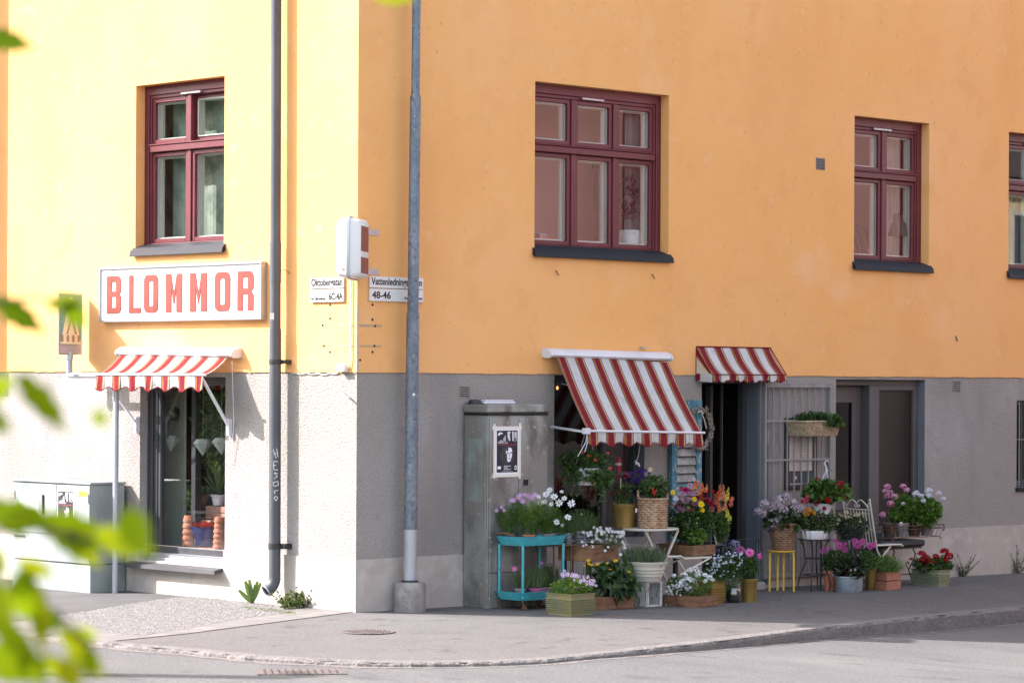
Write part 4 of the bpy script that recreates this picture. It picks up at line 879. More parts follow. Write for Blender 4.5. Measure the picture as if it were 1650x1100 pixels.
# long awning in the shade
A0 = W(896, 573, -.125); A1 = W(1077, 584, -.125); B0 = W(947, 694, -.62); B1 = W(1132, 697, -.62)
sh = B0.x - A0.x; 
o = awning('long steep red and white striped awning over the shaded shop window', A0, A1, B0, B1, .165, 7)
cassette(o, V(A0.x - .085, -.012, 2.655), V(A1.x + .02, -.012, 2.632), OR_)
frontbar(o, B0, B1)
m = MB(); m.bar(W(888, 687, -.04), B0 + V(-.03, .01, -.01), .036, .022); m.build('support_arm', m_whitemetal, o)
m = MB(); m.bar(V(4.30, -.04, 1.86), B1 + V(-.05, .01, -.01), .036, .022); m.build('support_arm', m_whitemetal, o)
m = MB(); m.box(B0.x - .06, B0.x + .02, B0.y - .03, B0.y + .03, B0.z - .035, B0.z + .03, bev=.006); m.build('bar_joint', m_whitemetal, o)
m = MB(); m.tube([B0 + V(-.01, 0, -.02), W(944, 712, -.62), W(931, 735, -.62)], .004, 5); m.tube([B0 + V(-.01, 0, -.02), W(947, 712, -.62), W(942, 728, -.62)], .004, 5); m.build('pull_cord', m_whitemetal, o)
m = MB(); m.tube([W(1032, 712, -.3), W(1029, 732, -.3), W(1026, 742, -.3)], .004, 5); m.tube([W(1024, 742, -.3), W(1026, 748, -.3)], .014, 6); m.tube([W(1028, 745, -.3), W(1030, 751, -.3)], .012, 6); m.build('cord_tassel', m_whitemetal, o)
m = MB(); m.box(4.12, 4.2, -.06, -.03, 2.70, 2.72); m.build('cassette_bolt', m_alu, o)
# fixed awning over the door
DA = .46
A0 = W(1119, 559, -.02); A1 = W(1240, 561, -.02); B0 = W(1121.5, 603, -.34); B1 = W(1270, 604.5, -.34)
A0 = V(5.06, -.016, 2.735); A1 = V(6.33, -.016, 2.735); f0 = W(1124, 603, -.3)
B0 = V(5.06, -.55, 2.42); B1 = V(6.33, -.55, 2.42)
for it in range(30):   # slide the front edge outwards until it meets its measured end
    dd = .02 + it * .02; q = W(1269, 604, -dd)
    if q.x <= 6.36: break
B0 = V(5.06, -dd, q.z); B1 = V(6.33, -dd, q.z)
o = awning('small fixed red and white striped awning with a side cheek over the shop door', A0, A1, B0, B1, .095, 5, scal=9)
m = MB(); X = 5.056
m.poly([V(X, -.016, 2.735), V(X, -.016, 2.43), V(X, -dd, B0.z)], CRM); m.poly([V(X - .002, -.016, 2.735), V(X - .002, -.016, 2.62), V(X - .002, -dd * .8, B0.z + .015), V(X - .002, -dd, B0.z)], RED); m.poly([V(X - .003, -.016, 2.64), V(X - .003, -.016, 2.625), V(X - .003, -dd * .83, B0.z + .01), V(X - .003, -dd * .86, B0.z + .01)], YEL)
m.poly([V(X, -.016, 2.43), V(X, -.016, 2.345), V(X, -dd, B0.z - .09), V(X, -dd, B0.z)], WHT)
m.poly([V(X - .002, -.016, 2.43), V(X - .002, -.016, 2.345), V(X - .002, -.08, 2.35), V(X - .002, -.08, 2.43)], RED); m.build('side_cheek', m_fabric, o)
m = MB(); m.tube([B0 + V(-.005, 0, 0), B1 + V(.005, 0, 0)], .007, 6, col=(.22, .015, .025)); m.tube([A0 + V(-.004, -.006, 0), A1 + V(.004, -.006, 0)], .008, 6, col=(.22, .015, .025)); m.tube([A1 + V(.004, 0, 0), B1 + V(.004, 0, 0)], .006, 6, col=(.22, .015, .025)); m.tube([A0 + V(-.004, 0, 0), V(5.052, -.016, 2.35)], .006, 6, col=(.22, .015, .025)); m.build('piping', m_fabric, o, True)
# ------------------------------------------------------------------ cabinets
def rx_(px, c): return W(px, 900, c[1]).x - c[0]      # extent to the right up to picture column px
def ly_(px, c): return L(px, 900, c[0]).y - c[1]
def poster(o, top, org, ux, off, w=.235, h=.40, tape=True):
    """A3 concert style poster; org = lower left corner"""
    b = MB(); n = off.normalized(); K = (.012, .010, .016); Wt = (.72, .72, .74); TP = (.66, .62, .55)
    def R(x0, y0, x1, y1, c, l=0): 
        b.poly([org + off + n * (.0006 * l) + ux * x * w + UZ * y * h for x, y in ((x0, y0), (x1, y0), (x1, y1), (x0, y1))], c)
    def Pg(pts, c, l=2): b.poly([org + off + n * (.0006 * l) + ux * x * w + UZ * y * h for x, y in pts], c)
    R(-.06, -.04, 1.06, 1.04, Wt); R(0, 0, 1, 1, K, 1)
    if tape:
        R(-.22, 1.03, 1.2, 1.10, TP, 2); R(-.2, -.11, 1.12, -.04, TP, 2); R(-.16, -.14, -.06, 1.16, TP, 1.5); R(1.06, -.16, 1.16, 1.18, TP, 1.5)
    R(0, .655, 1, .668, (.35, .03, .05), 2)
    # band picture at the top: light shapes on black
    Pg([(.04, .90), (.12, .96), (.26, .95), (.30, .92), (.16, .91), (.10, .87)], Wt); Pg([(.30, .80), (.42, .90), (.44, .72), (.34, .70)], (.4, .4, .42)); Pg([(.50, .97), (.66, .98), (.68, .80), (.60, .74), (.52, .82)], (.55, .55, .57)); Pg([(.62, .93), (.72, .95), (.75, .78), (.66, .74)], K, 3)
    Pg([(.74, .98), (.80, .97), (.80, .74), (.75, .76)], Wt); Pg([(.84, .96), (.95, .97), (.96, .76), (.86, .72)], (.5, .5, .52)); Pg([(.04, .72), (.20, .78), (.40, .74), (.55, .72), (.50, .69), (.08, .69)], (.3, .3, .32)); Pg([(.86, .80), (.94, .83), (.90, .70)], K, 3)
    # portrait: half lit face
    Pg([(.20, .28), (.16, .44), (.28, .62), (.52, .66), (.74, .60), (.86, .42), (.82, .26), (.66, .2), (.34, .2)], (.03, .028, .035), 2)
    Pg([(.44, .56), (.56, .60), (.70, .58), (.74, .50), (.72, .38), (.66, .28), (.58, .24), (.50, .27), (.46, .36), (.43, .46)], Wt, 3)
    Pg([(.44, .56), (.56, .60), (.54, .52), (.46, .50)], K, 4); Pg([(.46, .475), (.56, .48), (.57, .46), (.47, .455)], K, 4); Pg([(.63, .48), (.73, .485), (.73, .462), (.64, .455)], K, 4); Pg([(.58, .46), (.61, .46), (.62, .385), (.57, .38)], (.2, .2, .22), 4); Pg([(.53, .335), (.66, .34), (.64, .32), (.55, .318)], K, 4)
    Pg([(.43, .46), (.49, .45), (.50, .27), (.46, .34)], (.1, .1, .11), 4)
    R(.04, .08, .20, .15, Wt, 2); R(.86, .06, .96, .16, Wt, 2); R(.89, .08, .93, .14, K, 3)
    for i, (wd, y) in enumerate(((.34, .145), (.18, .12), (.2, .10), (.36, .08), (.3, .06))): R(.34, y, .34 + wd, y + (.016 if i == 0 else .009), (.6, .6, .62), 2)
    R(.24, .022, .76, .030, (.5, .5, .52), 2)
    b.build('poster', m_paper, top).parent = o if o is not top else top
# tall weathered cabinet by the shaded wall
CXX = W(747.5, 800, -.02).x; CYY = L(785, 900, CXX).y; c2 = V(CXX, CYY, gz(CXX, -.2)); cab = thing('utility_cabinet', 'tall weathered brown metal utility cabinet against the shaded wall with a taped poster', 'cabinet', c2)
x0 = CXX; y0 = CYY; x1 = x0 + rx_(881, (x0, y0)); H = 2.02; z0 = c2.z
b = MB(); b.box(x0, x1, y0, -.025, z0 - .02, z0 + H, bev=.006); b.build('body', m_cab, cab)
b = MB(); b.box(x0 - .02, x1 + .015, y0 - .025, -.022, z0 + H + .001, z0 + H + .085, bev=.012); b.build('lid', m_cab, cab)
b = MB(); b.box(x0 - .006, x1 + .004, y0 - .01, -.022, z0 + H - .03, z0 + H - .004); b.build('lid_seal', m_sill, cab)
xm = x0 + rx_(834, (x0, y0)); zl = z0 + .36
for i, (a, d) in enumerate(((x0 + .02, xm - .004), (xm + .004, x1 - .012))):
    b = MB(); b.box(a, d, y0 - .014, y0 - .0005, zl + .005, z0 + H - .05, bev=.004); dd_ = b.build('door', m_cab, cab)
    if i: 
        q = MB(); q.box(a + .06, a + .13, y0 - .02, y0 - .0145, z0 + 1.26, z0 + 1.32, bev=.002); q.box(a + .075, a + .11, y0 - .021, y0 - .0201, z0 + 1.27, z0 + 1.305); h_ = q.build('lock', m_sill, cab); h_.parent = dd_
b = MB(); b.box(x0 + .02, x1 - .012, y0 - .014, y0 - .0005, z0 + .0, zl - .003, bev=.004); b.build('base_panel', m_cab, cab)
b = MB(); b.box(x0 - .012, x0 - .0005, y0 + .015, -.035, z0, z0 + H - .05, bev=.004); b.build('side_panel', m_cab, cab)
b = MB(); b.box(x0 - .014, x0 - .0125, y0 + .06, -.09, z0 + 1.1, z0 + 1.75); b.build('pale_scrape', mat('faded_green_scrape', (.23, .26, .235), .6, metal=.2, var=((5, (.17, .17, .15), .45, .62, (1, 1, .5)),)), cab)
poster(cab, cab, V(x0 + rx_(797.5, (x0, y0)), y0 - .016, z0 + 1.40), V(1, 0, 0), V(0, -.002, 0), w=(rx_(831, (x0, y0)) - rx_(797.5, (x0, y0))), h=.435)
o = thing('plastic_tray', 'white rounded plastic tray lying on top of the tall brown cabinet', 'tray', (x0 + .45, -.12, z0 + H + .09)); b = MB(); xa = x0 + rx_(800, (x0, y0)); xb_ = x0 + rx_(850, (x0, y0)); zt = z0 + H + .086
b.box(xa, xb_, -.19, -.06, zt, zt + .03, bev=.01); b.build('tray', m_whitemetal, o); b = MB(); b.box(xa + .02, xb_ - .02, -.18, -.07, zt + .0302, zt + .045, bev=.012); b.build('raised_top', m_whitemetal, o)
o = thing('cable_cap', 'black flattened cap lying on the left end of the tall brown cabinet', 'cap', (x0 + .07, -.10, zt)); b = MB(); b.lathe([(.075, 0), (.075, .02), (.06, .045), (.02, .05)], (x0 + .07, -.11, zt), 16); b.build('cap', m_black, o, True); b = MB(); b.lathe([(.085, 0), (.085, .006)], (x0 + .07, -.11, zt + .0005), 16); b.build('rim', m_black, o)
# low pale green cabinet by the sunlit wall
X0 = -.50; Y0 = 3.83; Y1 = 5.30; H = 1.21; z0 = gz(X0, Y0); cab = thing('utility_cabinet', 'low pale green metal utility cabinet with a poster on its door behind the blurred leaves', 'cabinet', (X0, Y0, z0))
b = MB(); b.box(X0, -.05, Y0, Y1, z0 + .31, z0 + H - .03, bev=.005); b.build('body', m_cab2, cab)
b = MB(); b.box(X0 - .01, -.04, Y0 - .01, Y1 + .01, z0 - .03, z0 + .303, bev=.005); b.build('base', m_cab2, cab)
b = MB(); b.box(X0 - .02, -.035, Y0 - .018, Y1 + .018, z0 + H - .028, z0 + H, bev=.006); b.build('lid', m_cab2, cab)
ymid = 4.46
for i, (a, d) in enumerate(((Y0 + .01, ymid - .003), (ymid + .003, Y1 - .01))):
    b = MB(); b.box(X0 - .012, X0 - .0005, a, d, z0 + .62, z0 + H - .04, bev=.003); dd_ = b.build('door', m_cab2, cab)
    q = MB(); ym = a + .02 if i == 0 else d - .02; q.tube([(X0 - .016, ym, z0 + .98), (X0 - .016, ym, z0 + 1.08)], .008, 6); h_ = q.build('hinge', m_alu, cab); h_.parent = dd_
b = MB(); b.box(X0 - .012, X0 - .0005, Y0 + .01, Y1 - .01, z0 + .32, z0 + .612, bev=.003); b.build('lower_panel', m_cab2, cab)
b = MB(); b.box(X0 - .03, X0 - .012, 4.70, 4.72, z0 + .83, z0 + 1.05, bev=.004); b.build('handle', m_black, cab)
pA = L(118, 840, X0 - .013).y; pB = L(93.5, 840, X0 - .013).y
poster(cab, cab, V(X0 - .013, pB, z0 + .66), V(0, -1, 0), V(-.002, 0, 0), w=pB - pA, h=.44, tape=False)
b = MB(); ya = L(140.5, 790, X0 - .013).y; yb = L(126.5, 790, X0 - .013).y; b.box(X0 - .0145, X0 - .0125, ya, yb, z0 + 1.055, z0 + 1.11); b.build('yellow_label', m_yellow, cab)
b = MB(); b.box(X0 - .0145, X0 - .0125, 4.80, 5.18, z0 + .80, z0 + 1.10); b.build('faded_notice', mat('faded_paper', (.60, .62, .60), .7, var=((5, (.5, .55, .53), .5, .7),)), cab)
letters('Kabelskåp', .045, 1.2, m_signk, 'lettering', cab, cab, V(0, Y1 - .03, z0 + .56), UL, UZ, V(X0 - .0135, 0, 0))
b = MB(); b.box(X0 + .04, X0 + .08, Y0 - .0025, Y0 - .0005, z0 + .42, z0 + .50); b.build('green_label', mat('green_label', (.05, .25, .15), .5), cab)
# crossing sign on a bent post
SX = -.30; SY = 3.655; o = thing('crossing_sign', 'pedestrian crossing sign seen edge on above a bent grey post beside the sunlit awning', 'road sign', (SX, SY, 0))
b = MB(); b.tube([V(SX, SY, -.05), V(SX, SY, 2.30), V(SX, SY + .03, 2.355), V(SX, SY + .08, 2.375), V(SX, 4.50, 2.372)], .031, 14); b.build('post', m_galp, o, True)
aL = L(112, 605, SX); b = MB(); b.tube([V(SX, aL.y - .0, 2.35), V(SX, aL.y - .0, 2.62)], .034, 14); b.build('upright', m_galp, o, True)
b = MB(); b.tube([V(SX, aL.y, 2.55), V(SX, aL.y, 2.64)], .04, 14); b.tube([V(SX - .06, aL.y + .02, 2.57), V(SX, aL.y, 2.57)], .007, 6); b.build('clamp', m_alu, o, True)
pc = V(SX, aL.y, 2.98); pd = V(.80, .36, 0).normalized()
def sgp(a, z, t=0): return V(pc.x, pc.y, z) + pd * a + V(pd.y, -pd.x, 0) * t
sgn = 1 if V(pd.y, -pd.x, 0).dot(-FW) > 0 else -1
def splate(a0, a1, za, zb_, t0, t1, m, name, pts=None):
    b = MB(); q = pts or [(a0, za), (a1, za), (a1, zb_), (a0, zb_)]; n = len(q)
    b.mesh([sgp(a, z, sgn * t0) for a, z in q] + [sgp(a, z, sgn * t1) for a, z in q], [tuple(range(n)), tuple(range(n, 2 * n))] + [(i, (i + 1) % n, (i + 1) % n + n, i + n) for i in range(n)]); return b.build(name, m, o)
splate(-.25, .25, 2.60, 3.285, 0, .012, m_alu, 'plate')
m_sb = mat('sign_blue', (.13, .27, .29), .4); m_sg = mat('sign_grey_print', (.40, .35, .37), .5); m_sy = mat('sign_cream', (.75, .62, .42), .5); m_sbr = mat('sign_ochre', (.32, .2, .09), .5)
splate(-.235, .235, 2.715, 3.27, .0125, .0135, m_sb, 'blue_field'); splate(-.235, .235, 2.615, 2.70, .0125, .0135, m_sg, 'grey_field')
splate(0, 0, 0, 0, .0137, .0142, m_sy, 'cream_triangle', [(-.225, 2.72), (.225, 2.72), (.03, 3.24), (-.03, 3.24)])
for i, a in enumerate((-.19, -.07, .05, .17)): splate(a - .02, a + .03, 2.745, 2.82, .0144, .0148, m_sbr, 'stripe')
for q in ([(-.10, 2.83), (-.06, 2.83), (.02, 3.0), (-.0, 3.02)], [(.09, 2.83), (.13, 2.83), (.05, 3.0), (.01, 3.0)], [(-.02, 2.98), (.05, 2.98), (.04, 3.12), (0, 3.12)]): splate(0, 0, 0, 0, .0144, .0148, m_sbr, 'walking_figure', q)
b = MB(); ya, yb = aL.y - .42, aL.y - .24; fit('NNK', .045, .10, m_signk, 'lettering', o, o, V(SX - .034, aL.y - .12, 2.365), UL, UZ, V(-.0005, 0, 0))
# manhole and drain
p = G(594, 1018); mh = thing('manhole_cover', 'round rusty cast iron manhole cover set in the pavement at the corner', 'manhole cover', p); b = MB(); b.lathe([(.25, .002), (.25, .008), (.23, .008), (.225, .005)], p, 32); b.build('ring', m_iron, mh)
b = MB(); b.lathe([(.222, .0), (.222, .006)], p, 32)
for i in range(-5, 6):
    for j in range(-5, 6):
        if i * i + j * j < 26: x, y = p.x + i * .038, p.y + j * .038; b.box(x - .011, x + .011, y - .011, y + .011, p.z + .0062, p.z + .011)
b.build('cover', m_iron, mh)
p = G(485, 1084.5, -.05); p.z = zr(p.x, p.y); dg_ = thing('drain_grate', 'rusty slatted drain grate in the road beside the kerb', 'drain', p)
ax = V(.80, -.60, 0); ay = V(.60, .80, 0)
def dgp(a, b_, z): return p + ax * a + ay * b_ + V(0, 0, z)
b = MB(); 
for a0, b0, a1, b1 in ((-.36, -.22, .36, -.22), (-.36, .22, .36, .22), (-.36, -.22, -.36, .22), (.36, -.22, .36, .22)): b.bar(dgp(a0, b0, -.001), dgp(a1, b1, -.001), .03, .01)
b.build('rim', m_iron, dg_)
b = MB(); b.mesh([dgp(-.35, -.21, .002), dgp(.35, -.21, .002), dgp(.35, .21, .002), dgp(-.35, .21, .002)], [(0, 1, 2, 3)]); b.build('pit', m_black, dg_)
b = MB()
for i in range(12): b.bar(dgp(-.33 + i * .06, -.2, .0), dgp(-.33 + i * .06, .2, .0), .040, .010)
b.build('slats', m_iron, dg_)

# ------------------------------------------------------------------ plant kit
GB = (.12, .23, .03); GD = (.036, .078, .016); GM = (.07, .14, .024); GY = (.16, .22, .03); GG = (.075, .10, .05); GP = (.03, .018, .025)
WHF = (.74, .76, .78); LIL = (.50, .28, .56); MAG = (.52, .05, .30); REDF = (.40, .01, .018); YELF = (.80, .58, .015); PNK = (.68, .28, .44); ORG = (.72, .17, .04); BUR = (.13, .006, .02); SAL = (.62, .20, .12)
def fol(mb, ref, x0, y0, x1, y1, n, ln, wd, cols, dr=None, lo=.3, up=.35, droop=.2, off=0.0):
    n = int(n * 1.3); ln *= 1.06
    k = M1(ref); c = Dp((x0 + x1) / 2, (y0 + y1) / 2, ref, off); a = (x1 - x0) / 2 * k; h = (y1 - y0) / 2 * k; dr = dr or a * .75
    for _ in range(n):
        d = rdir(); r = rnd.uniform(lo, 1) ** .6; p = c + RT * (d.dot(RT) * a * r) + UZ * (d.z * h * r) + FW * (d.dot(FW) * dr * r)
        dd = (d + rdir() * .8 + UZ * up).normalized(); cc = cols[int(rnd.random() * len(cols))]
        l = ln * rnd.uniform(.7, 1.25); leafq(mb, p - dd * l * .4, dd, (rdir() + UZ * .8 - FW * .3).normalized(), l, l * wd, jit(cc, .25), .15, droop)
def blades(mb, ref, x0, x1, yb, yt, n, w, cols, dr=.08, spread=.5, tip=None, off=0., tipn=0):
    k = M1(ref); c = Dp((x0 + x1) / 2, yb, ref, off); a = (x1 - x0) / 2 * k; h = (yb - yt) * k
    for _ in range(n):
        u = rnd.uniform(-1, 1); v = rnd.uniform(-1, 1); p = c + RT * a * u * (1 - spread * .5) + FW * dr * v
        hh = h * rnd.uniform(.55, 1.0) * (1 - .25 * u * u); t = p + UZ * hh + RT * (a * spread * .7 * u + rnd.gauss(0, .12) * hh) + FW * rnd.gauss(0, .12) * hh
        m = (p + t) / 2 + UZ * hh * .06 + RT * rnd.gauss(0, .02); s = (RT + FW * rnd.uniform(-.8, .8)).normalized() * w * .5; col = jit(cols[int(rnd.random() * len(cols))], .25)
        mb.mesh([p - s, p + s, m + s, m - s, t], [(0, 1, 2, 3), (3, 2, 4)], col)
        if tip is not None and rnd.random() < tipn: tip(t)
def face(d=None, up=.45, j=.35): return (-FW + UZ * up + rdir() * j).normalized()
def daisy(mb, p, r, pc, cc, n=8, d=None, wd=.95, cup=.15, cr=.24):
    r *= rnd.uniform(.82, 1.15); d = d or face(); a = d.orthogonal().normalized(); b = d.cross(a); ph = rnd.uniform(0, 6)
    for i in range(n):
        t = ph + 2 * math.pi * i / n + rnd.uniform(-.08, .08); e = a * math.cos(t) + b * math.sin(t); s = d.cross(e) * r * wd * 3.0 / n * .55; rr_ = r * rnd.uniform(.88, 1.06)
        c = jit(pc, .08); z = d * r * cup * rnd.uniform(.4, 1.6)
        mb.mesh([p + e * r * .12, p + e * rr_ * .55 + s + z * .6, p + e * rr_ * .93 + s * .7 + z, p + e * rr_ + z * .9, p + e * rr_ * .93 - s * .7 + z, p + e * rr_ * .55 - s + z * .6], [(0, 1, 2, 3, 4, 5)], c)
    if cc:
        m = 7; vs = [p + d * r * .18] + [p + (a * math.cos(6.283 * i / m) + b * math.sin(6.283 * i / m)) * r * cr + d * r * .07 for i in range(m)]
        mb.mesh(vs, [(0, 1 + i, 1 + (i + 1) % m) for i in range(m)], jit(cc, .1))
def pom(mb, p, r, col, col2=None, d=None, rings=5, n=13):
    r *= rnd.uniform(1.05, 1.36)
    d = d or face(up=.35, j=.3); a = d.orthogonal().normalized(); b = d.cross(a); col2 = col2 or col
    for k in range(rings):
        f = 1 - k / rings; el = rad(6 + 74 * k / (rings - 1)); m = max(5, int(n * (f * .7 + .3))); ph = rnd.uniform(0, 6)
        for i in range(m):
            t = ph + 6.2832 * i / m; e = (a * math.cos(t) + b * math.sin(t)) * math.cos(el) + d * math.sin(el); s = d.cross(e).normalized() * r * 1.9 / m * (f * .6 + .4) * 1.5
            L_ = r * (f * .45 + .55); q = p + d * r * .05 * k; cc = tuple(col[j] * f + col2[j] * (1 - f) for j in range(3)); cc = jit(cc, .12); dn = d * r * .16
            mb.mesh([q + e * L_ * .15, q + e * L_ * .6 + s * .5 - dn * .3, q + e * L_ * .9 + s * .35 + dn * .2, q + e * L_ + dn * .3, q + e * L_ * .9 - s * .35 + dn * .2, q + e * L_ * .6 - s * .5 - dn * .3], [(0, 1, 2, 3, 4, 5)], cc)
def umbel(mb, p, r, cols, n=34, fl=.26, sq=.8, center=None):
    r *= 1.15
    """head of many small florets"""
    for _ in range(n):
        d = rdir(.45); q = p + V(d.x, d.y, d.z * sq) * r * rnd.uniform(.8, 1.02); c = jit(cols[int(rnd.random() * len(cols))], .1)
        a = d.orthogonal().normalized(); b = d.cross(a); ph = rnd.uniform(0, 1.5); s = r * fl * rnd.uniform(.8, 1.2)
        for i in range(4):
            t = ph + 1.5708 * i; e = a * math.cos(t) + b * math.sin(t); e2 = a * math.cos(t + .8) + b * math.sin(t + .8); e3 = a * math.cos(t - .8) + b * math.sin(t - .8)
            mb.mesh([q, q + e3 * s * .6 + d * s * .12, q + e * s, q + e2 * s * .6 + d * s * .12], [(0, 1, 2, 3)], c)
        if center: 
            u = s * .22; mb.mesh([q + a * u + d * s * .1, q + b * u + d * s * .1, q - a * u + d * s * .1, q - b * u + d * s * .1], [(0, 1, 2, 3)], center)
def spike(mb, p, h, r, cols, n=26, lean=None):
    ax_ = (UZ + rdir() * .18).normalized() if lean is None else lean
    for i in range(n):
        t = i / n; ang = i * 2.4; a = ax_.orthogonal().normalized(); b = ax_.cross(a); e = a * math.cos(ang) + b * math.sin(ang); rr_ = r * (1.05 - .7 * t); q = p + ax_ * h * t + e * rr_ * .4
        daisy(mb, q + e * rr_ * .2, rr_ * .75, cols[int(rnd.random() * len(cols))], None, 5, (e + ax_ * .4).normalized(), 1.0, .35)
def stem(mb, a, b, w=.003, col=GM):
    m = (a + b) / 2 + V(rnd.uniform(-1, 1), rnd.uniform(-1, 1), 0) * .015; mb.tube([a, m, b], [w, w * .8, w * .6], 4, False, jit(col, .1))
def at(px, py, ref, off): return Dp(px, py, ref, off)

# ------------------------------------------------------------------ containers
def tin_box(o, c, a, b_, h, m, taper=.012, ribs=7, name='tin_planter'):
    """ribbed tin box, corner c (front left), a along x, b_ along y; walls flare upwards"""
    q = MB(); t = taper; x0, y0, z0 = c[0], c[1], c[2]; x1, y1 = x0 + a, y0 + b_
    def ring(z, e): return [V(x0 - e, y0 - e, z), V(x1 + e, y0 - e, z), V(x1 + e, y1 + e, z), V(x0 - e, y1 + e, z)]
    zs = [z0, z0 + h * .12]; es = [0, t * .12]; 
    for k in range(ribs):
        za = h * .16 + (h * .62) * k / ribs; st = h * .62 / ribs
        for f, e in ((0, 0), (.25, .011), (.6, .011), (.85, 0)): zs.append(z0 + za + st * f); es.append(t * (za + st * f) / h + e)
    zs += [z0 + h * .84, z0 + h * .93, z0 + h * .94, z0 + h]; es += [t * .84, t * .93, t + .006, t + .008]
    vs = []; 
    for z, e in zip(zs, es): vs += ring(z, e)
    zi = [(z0 + h, t - .004), (z0 + h - .04, t - .006)]
    for z, e in zi: vs += ring(z, e)
    n = len(vs) // 4; q.mesh(vs, [(i * 4 + k, i * 4 + (k + 1) % 4, (i + 1) * 4 + (k + 1) % 4, (i + 1) * 4 + k) for i in range(n - 1) for k in range(4)] + [(3, 2, 1, 0)])
    q.build(name, m, o); soil(o, x0, x1, y0, y1, z0 + h - .035)
def soil(o, x0, x1, y0, y1, z, e=.004):
    q = MB(); n = 6
    for i in range(n):
        for j in range(n):
            def hh(i, j): return z + .012 * noise.noise((x0 * 7 + i * 1.3, y0 * 5 + j * 1.7, 1))
            q.poly([(x0 + (x1 - x0) * u / n, y0 + (y1 - y0) * v / n, hh(u, v)) for u, v in ((i, j), (i + 1, j), (i + 1, j + 1), (i, j + 1))])
    q.build('soil', m_soil, o)
def crate(o, c, a, b_, h, m, boards=1, t=.014, name='crate', gap=.008):
    x0, y0, z0 = c; x1, y1 = x0 + a, y0 + b_; q = MB()
    for k in range(boards):
        za = z0 + h * k / boards + (gap if k else 0); zb = z0 + h * (k + 1) / boards
        j = lambda: rnd.uniform(-.002, .002)
        q.box(x0 + j(), x0 + t, y0 + t + .001, y1 - t - .001, za, zb + j(), bev=.003); q.box(x1 - t, x1 + j(), y0 + t + .001, y1 - t - .001, za, zb + j(), bev=.003)
        q.box(x0 + j(), x1 + j(), y0 + j(), y0 + t, za, zb + j(), bev=.003); q.box(x0, x1, y1 - t, y1, za, zb, bev=.003)
    q.box(x0 + t, x1 - t, y0 + t, y1 - t, z0 + .005, z0 + .02); q.build(name, m, o); soil(o, x0 + t, x1 - t, y0 + t, y1 - t, z0 + h * .8)
    n_ = MB()
    for xx in (x0 + .02, x1 - .02):
        for k in range(boards): n_.tube([(xx, y0 - .001, z0 + h * (k + .5) / boards), (xx, y0 - .004, z0 + h * (k + .5) / boards)], .004, 6)
    n_.build('nails', m_rust, o)
def pot(o, c, r0, r1, h, m, rim=.012, name='pot', n=24, sx=1, sy=1, bands=0, soily=True):
    pr = [(r0, 0), (r0 + (r1 - r0) * .82, h * .82)]
    if bands:
        pr = [(r0, 0)]
        for k in range(bands): f = .25 + .5 * k / bands; R = r0 + (r1 - r0) * f; pr += [(R, h * f), (R + .006, h * (f + .03)), (R + .006, h * (f + .06)), (R + (r1 - r0) * .08, h * (f + .1))]
        pr += [(r0 + (r1 - r0) * .88, h * .88)]
    pr += [(r0 + (r1 - r0) * .84 + rim, h * .86), (r1 + rim, h), (r1 + rim - .006, h + .004), (r1 - .004, h), (r1 - .012, h * .88)]
    q = MB(); q.lathe(pr, c, n, sx, sy); q.build(name, m, o, True)
    if soily: q = MB(); q.lathe([(r1 - .006, h * .88), (r1 * .5, h * .9), (.005, h * .91)], c, 12, sx, sy, capb=False); q.build('soil', m_soil, o)
def wicker(o, c, r0, r1, h, m, name='basket', sx=1, sy=1, rows=14, stakes=14, rim=True, n=132, amp=.009):
    q = MB(); pr = []
    for i in range(rows * 2 + 1):
        z = h * i / (rows * 2); pr.append((r0 + (r1 - r0) * i / (rows * 2), z))
    def fn(r, z, t):
        i = round(z / h * rows * 2); 
        return r + (amp * math.cos(math.pi * (i // 2) + t * stakes) + amp * .6 if i % 2 else -amp * .6)
    q.lathe(pr, c, n, sx, sy, fn=fn); q.build(name, m, o, True)
    if rim:
        q = MB(); pts = [(c[0] + (r1 + .004) * sx * math.cos(t * .15), c[1] + (r1 + .004) * sy * math.sin(t * .15), c[2] + h + .004 * math.sin(t * 3)) for t in range(43)]
        q.tube(pts, .011, 6, False); q.build('plaited_rim', m, o, True)
def newp(kind, label, px, py, z=None, group=None, h=0, cat='potted plant'):
    """thing standing on the pavement at the measured foot point, or at given world point"""
    p = G(px, py, h) if z is None else z
    return thing(kind, label, cat, p, group), V(p[0], p[1], p[2])

# --- turquoise trolley -----------------------------------------------------
cr = G(842, 984); X0, Y0 = cr.x, cr.y; 
X1 = X0 + rx_(915, (X0, Y0)); Y1 = Y0 + ly_(797, (X0, Y0)); zg = gz(X0, Y0)
tro = thing('plant_trolley', 'rusty turquoise two tier plant trolley on castors in front of the brown cabinet', 'trolley', (X0, Y0, zg)); k = M1((X0, Y0, 0))
zU = zg + (984 - 880) * k; zL = zg + (984 - 968) * k
print('trolley', X0, Y0, X1, Y1, zU, zL)
def tray(z, h, e, x1):
    q = MB(); r = .09; R0 = rr(X0 + e, Y0 + e, x1 - e, Y1 - e, r, n=5); R1 = rr(X0 - .02, Y0 - .02, x1 + .02, Y1 + .02, r, n=5); R2 = rr(X0 - .012, Y0 - .012, x1 + .012, Y1 + .012, r, n=5); n = len(R0)
    vs = [V(x, y, z) for x, y in R0] + [V(x, y, z + h) for x, y in R1] + [V(x, y, z + h) for x, y in R2] + [V(x, y, z + .012) for x, y in rr(X0 + e + .008, Y0 + e + .008, x1 - e - .008, Y1 - e - .008, r, n=5)]
    q.mesh(vs, [(i + j * n, (i + 1) % n + j * n, (i + 1) % n + (j + 1) * n, i + (j + 1) * n) for j in range(3) for i in range(n)] + [tuple(range(n)), tuple(range(3 * n, 4 * n))]); return q.build('tray', m_blue, tro, False)
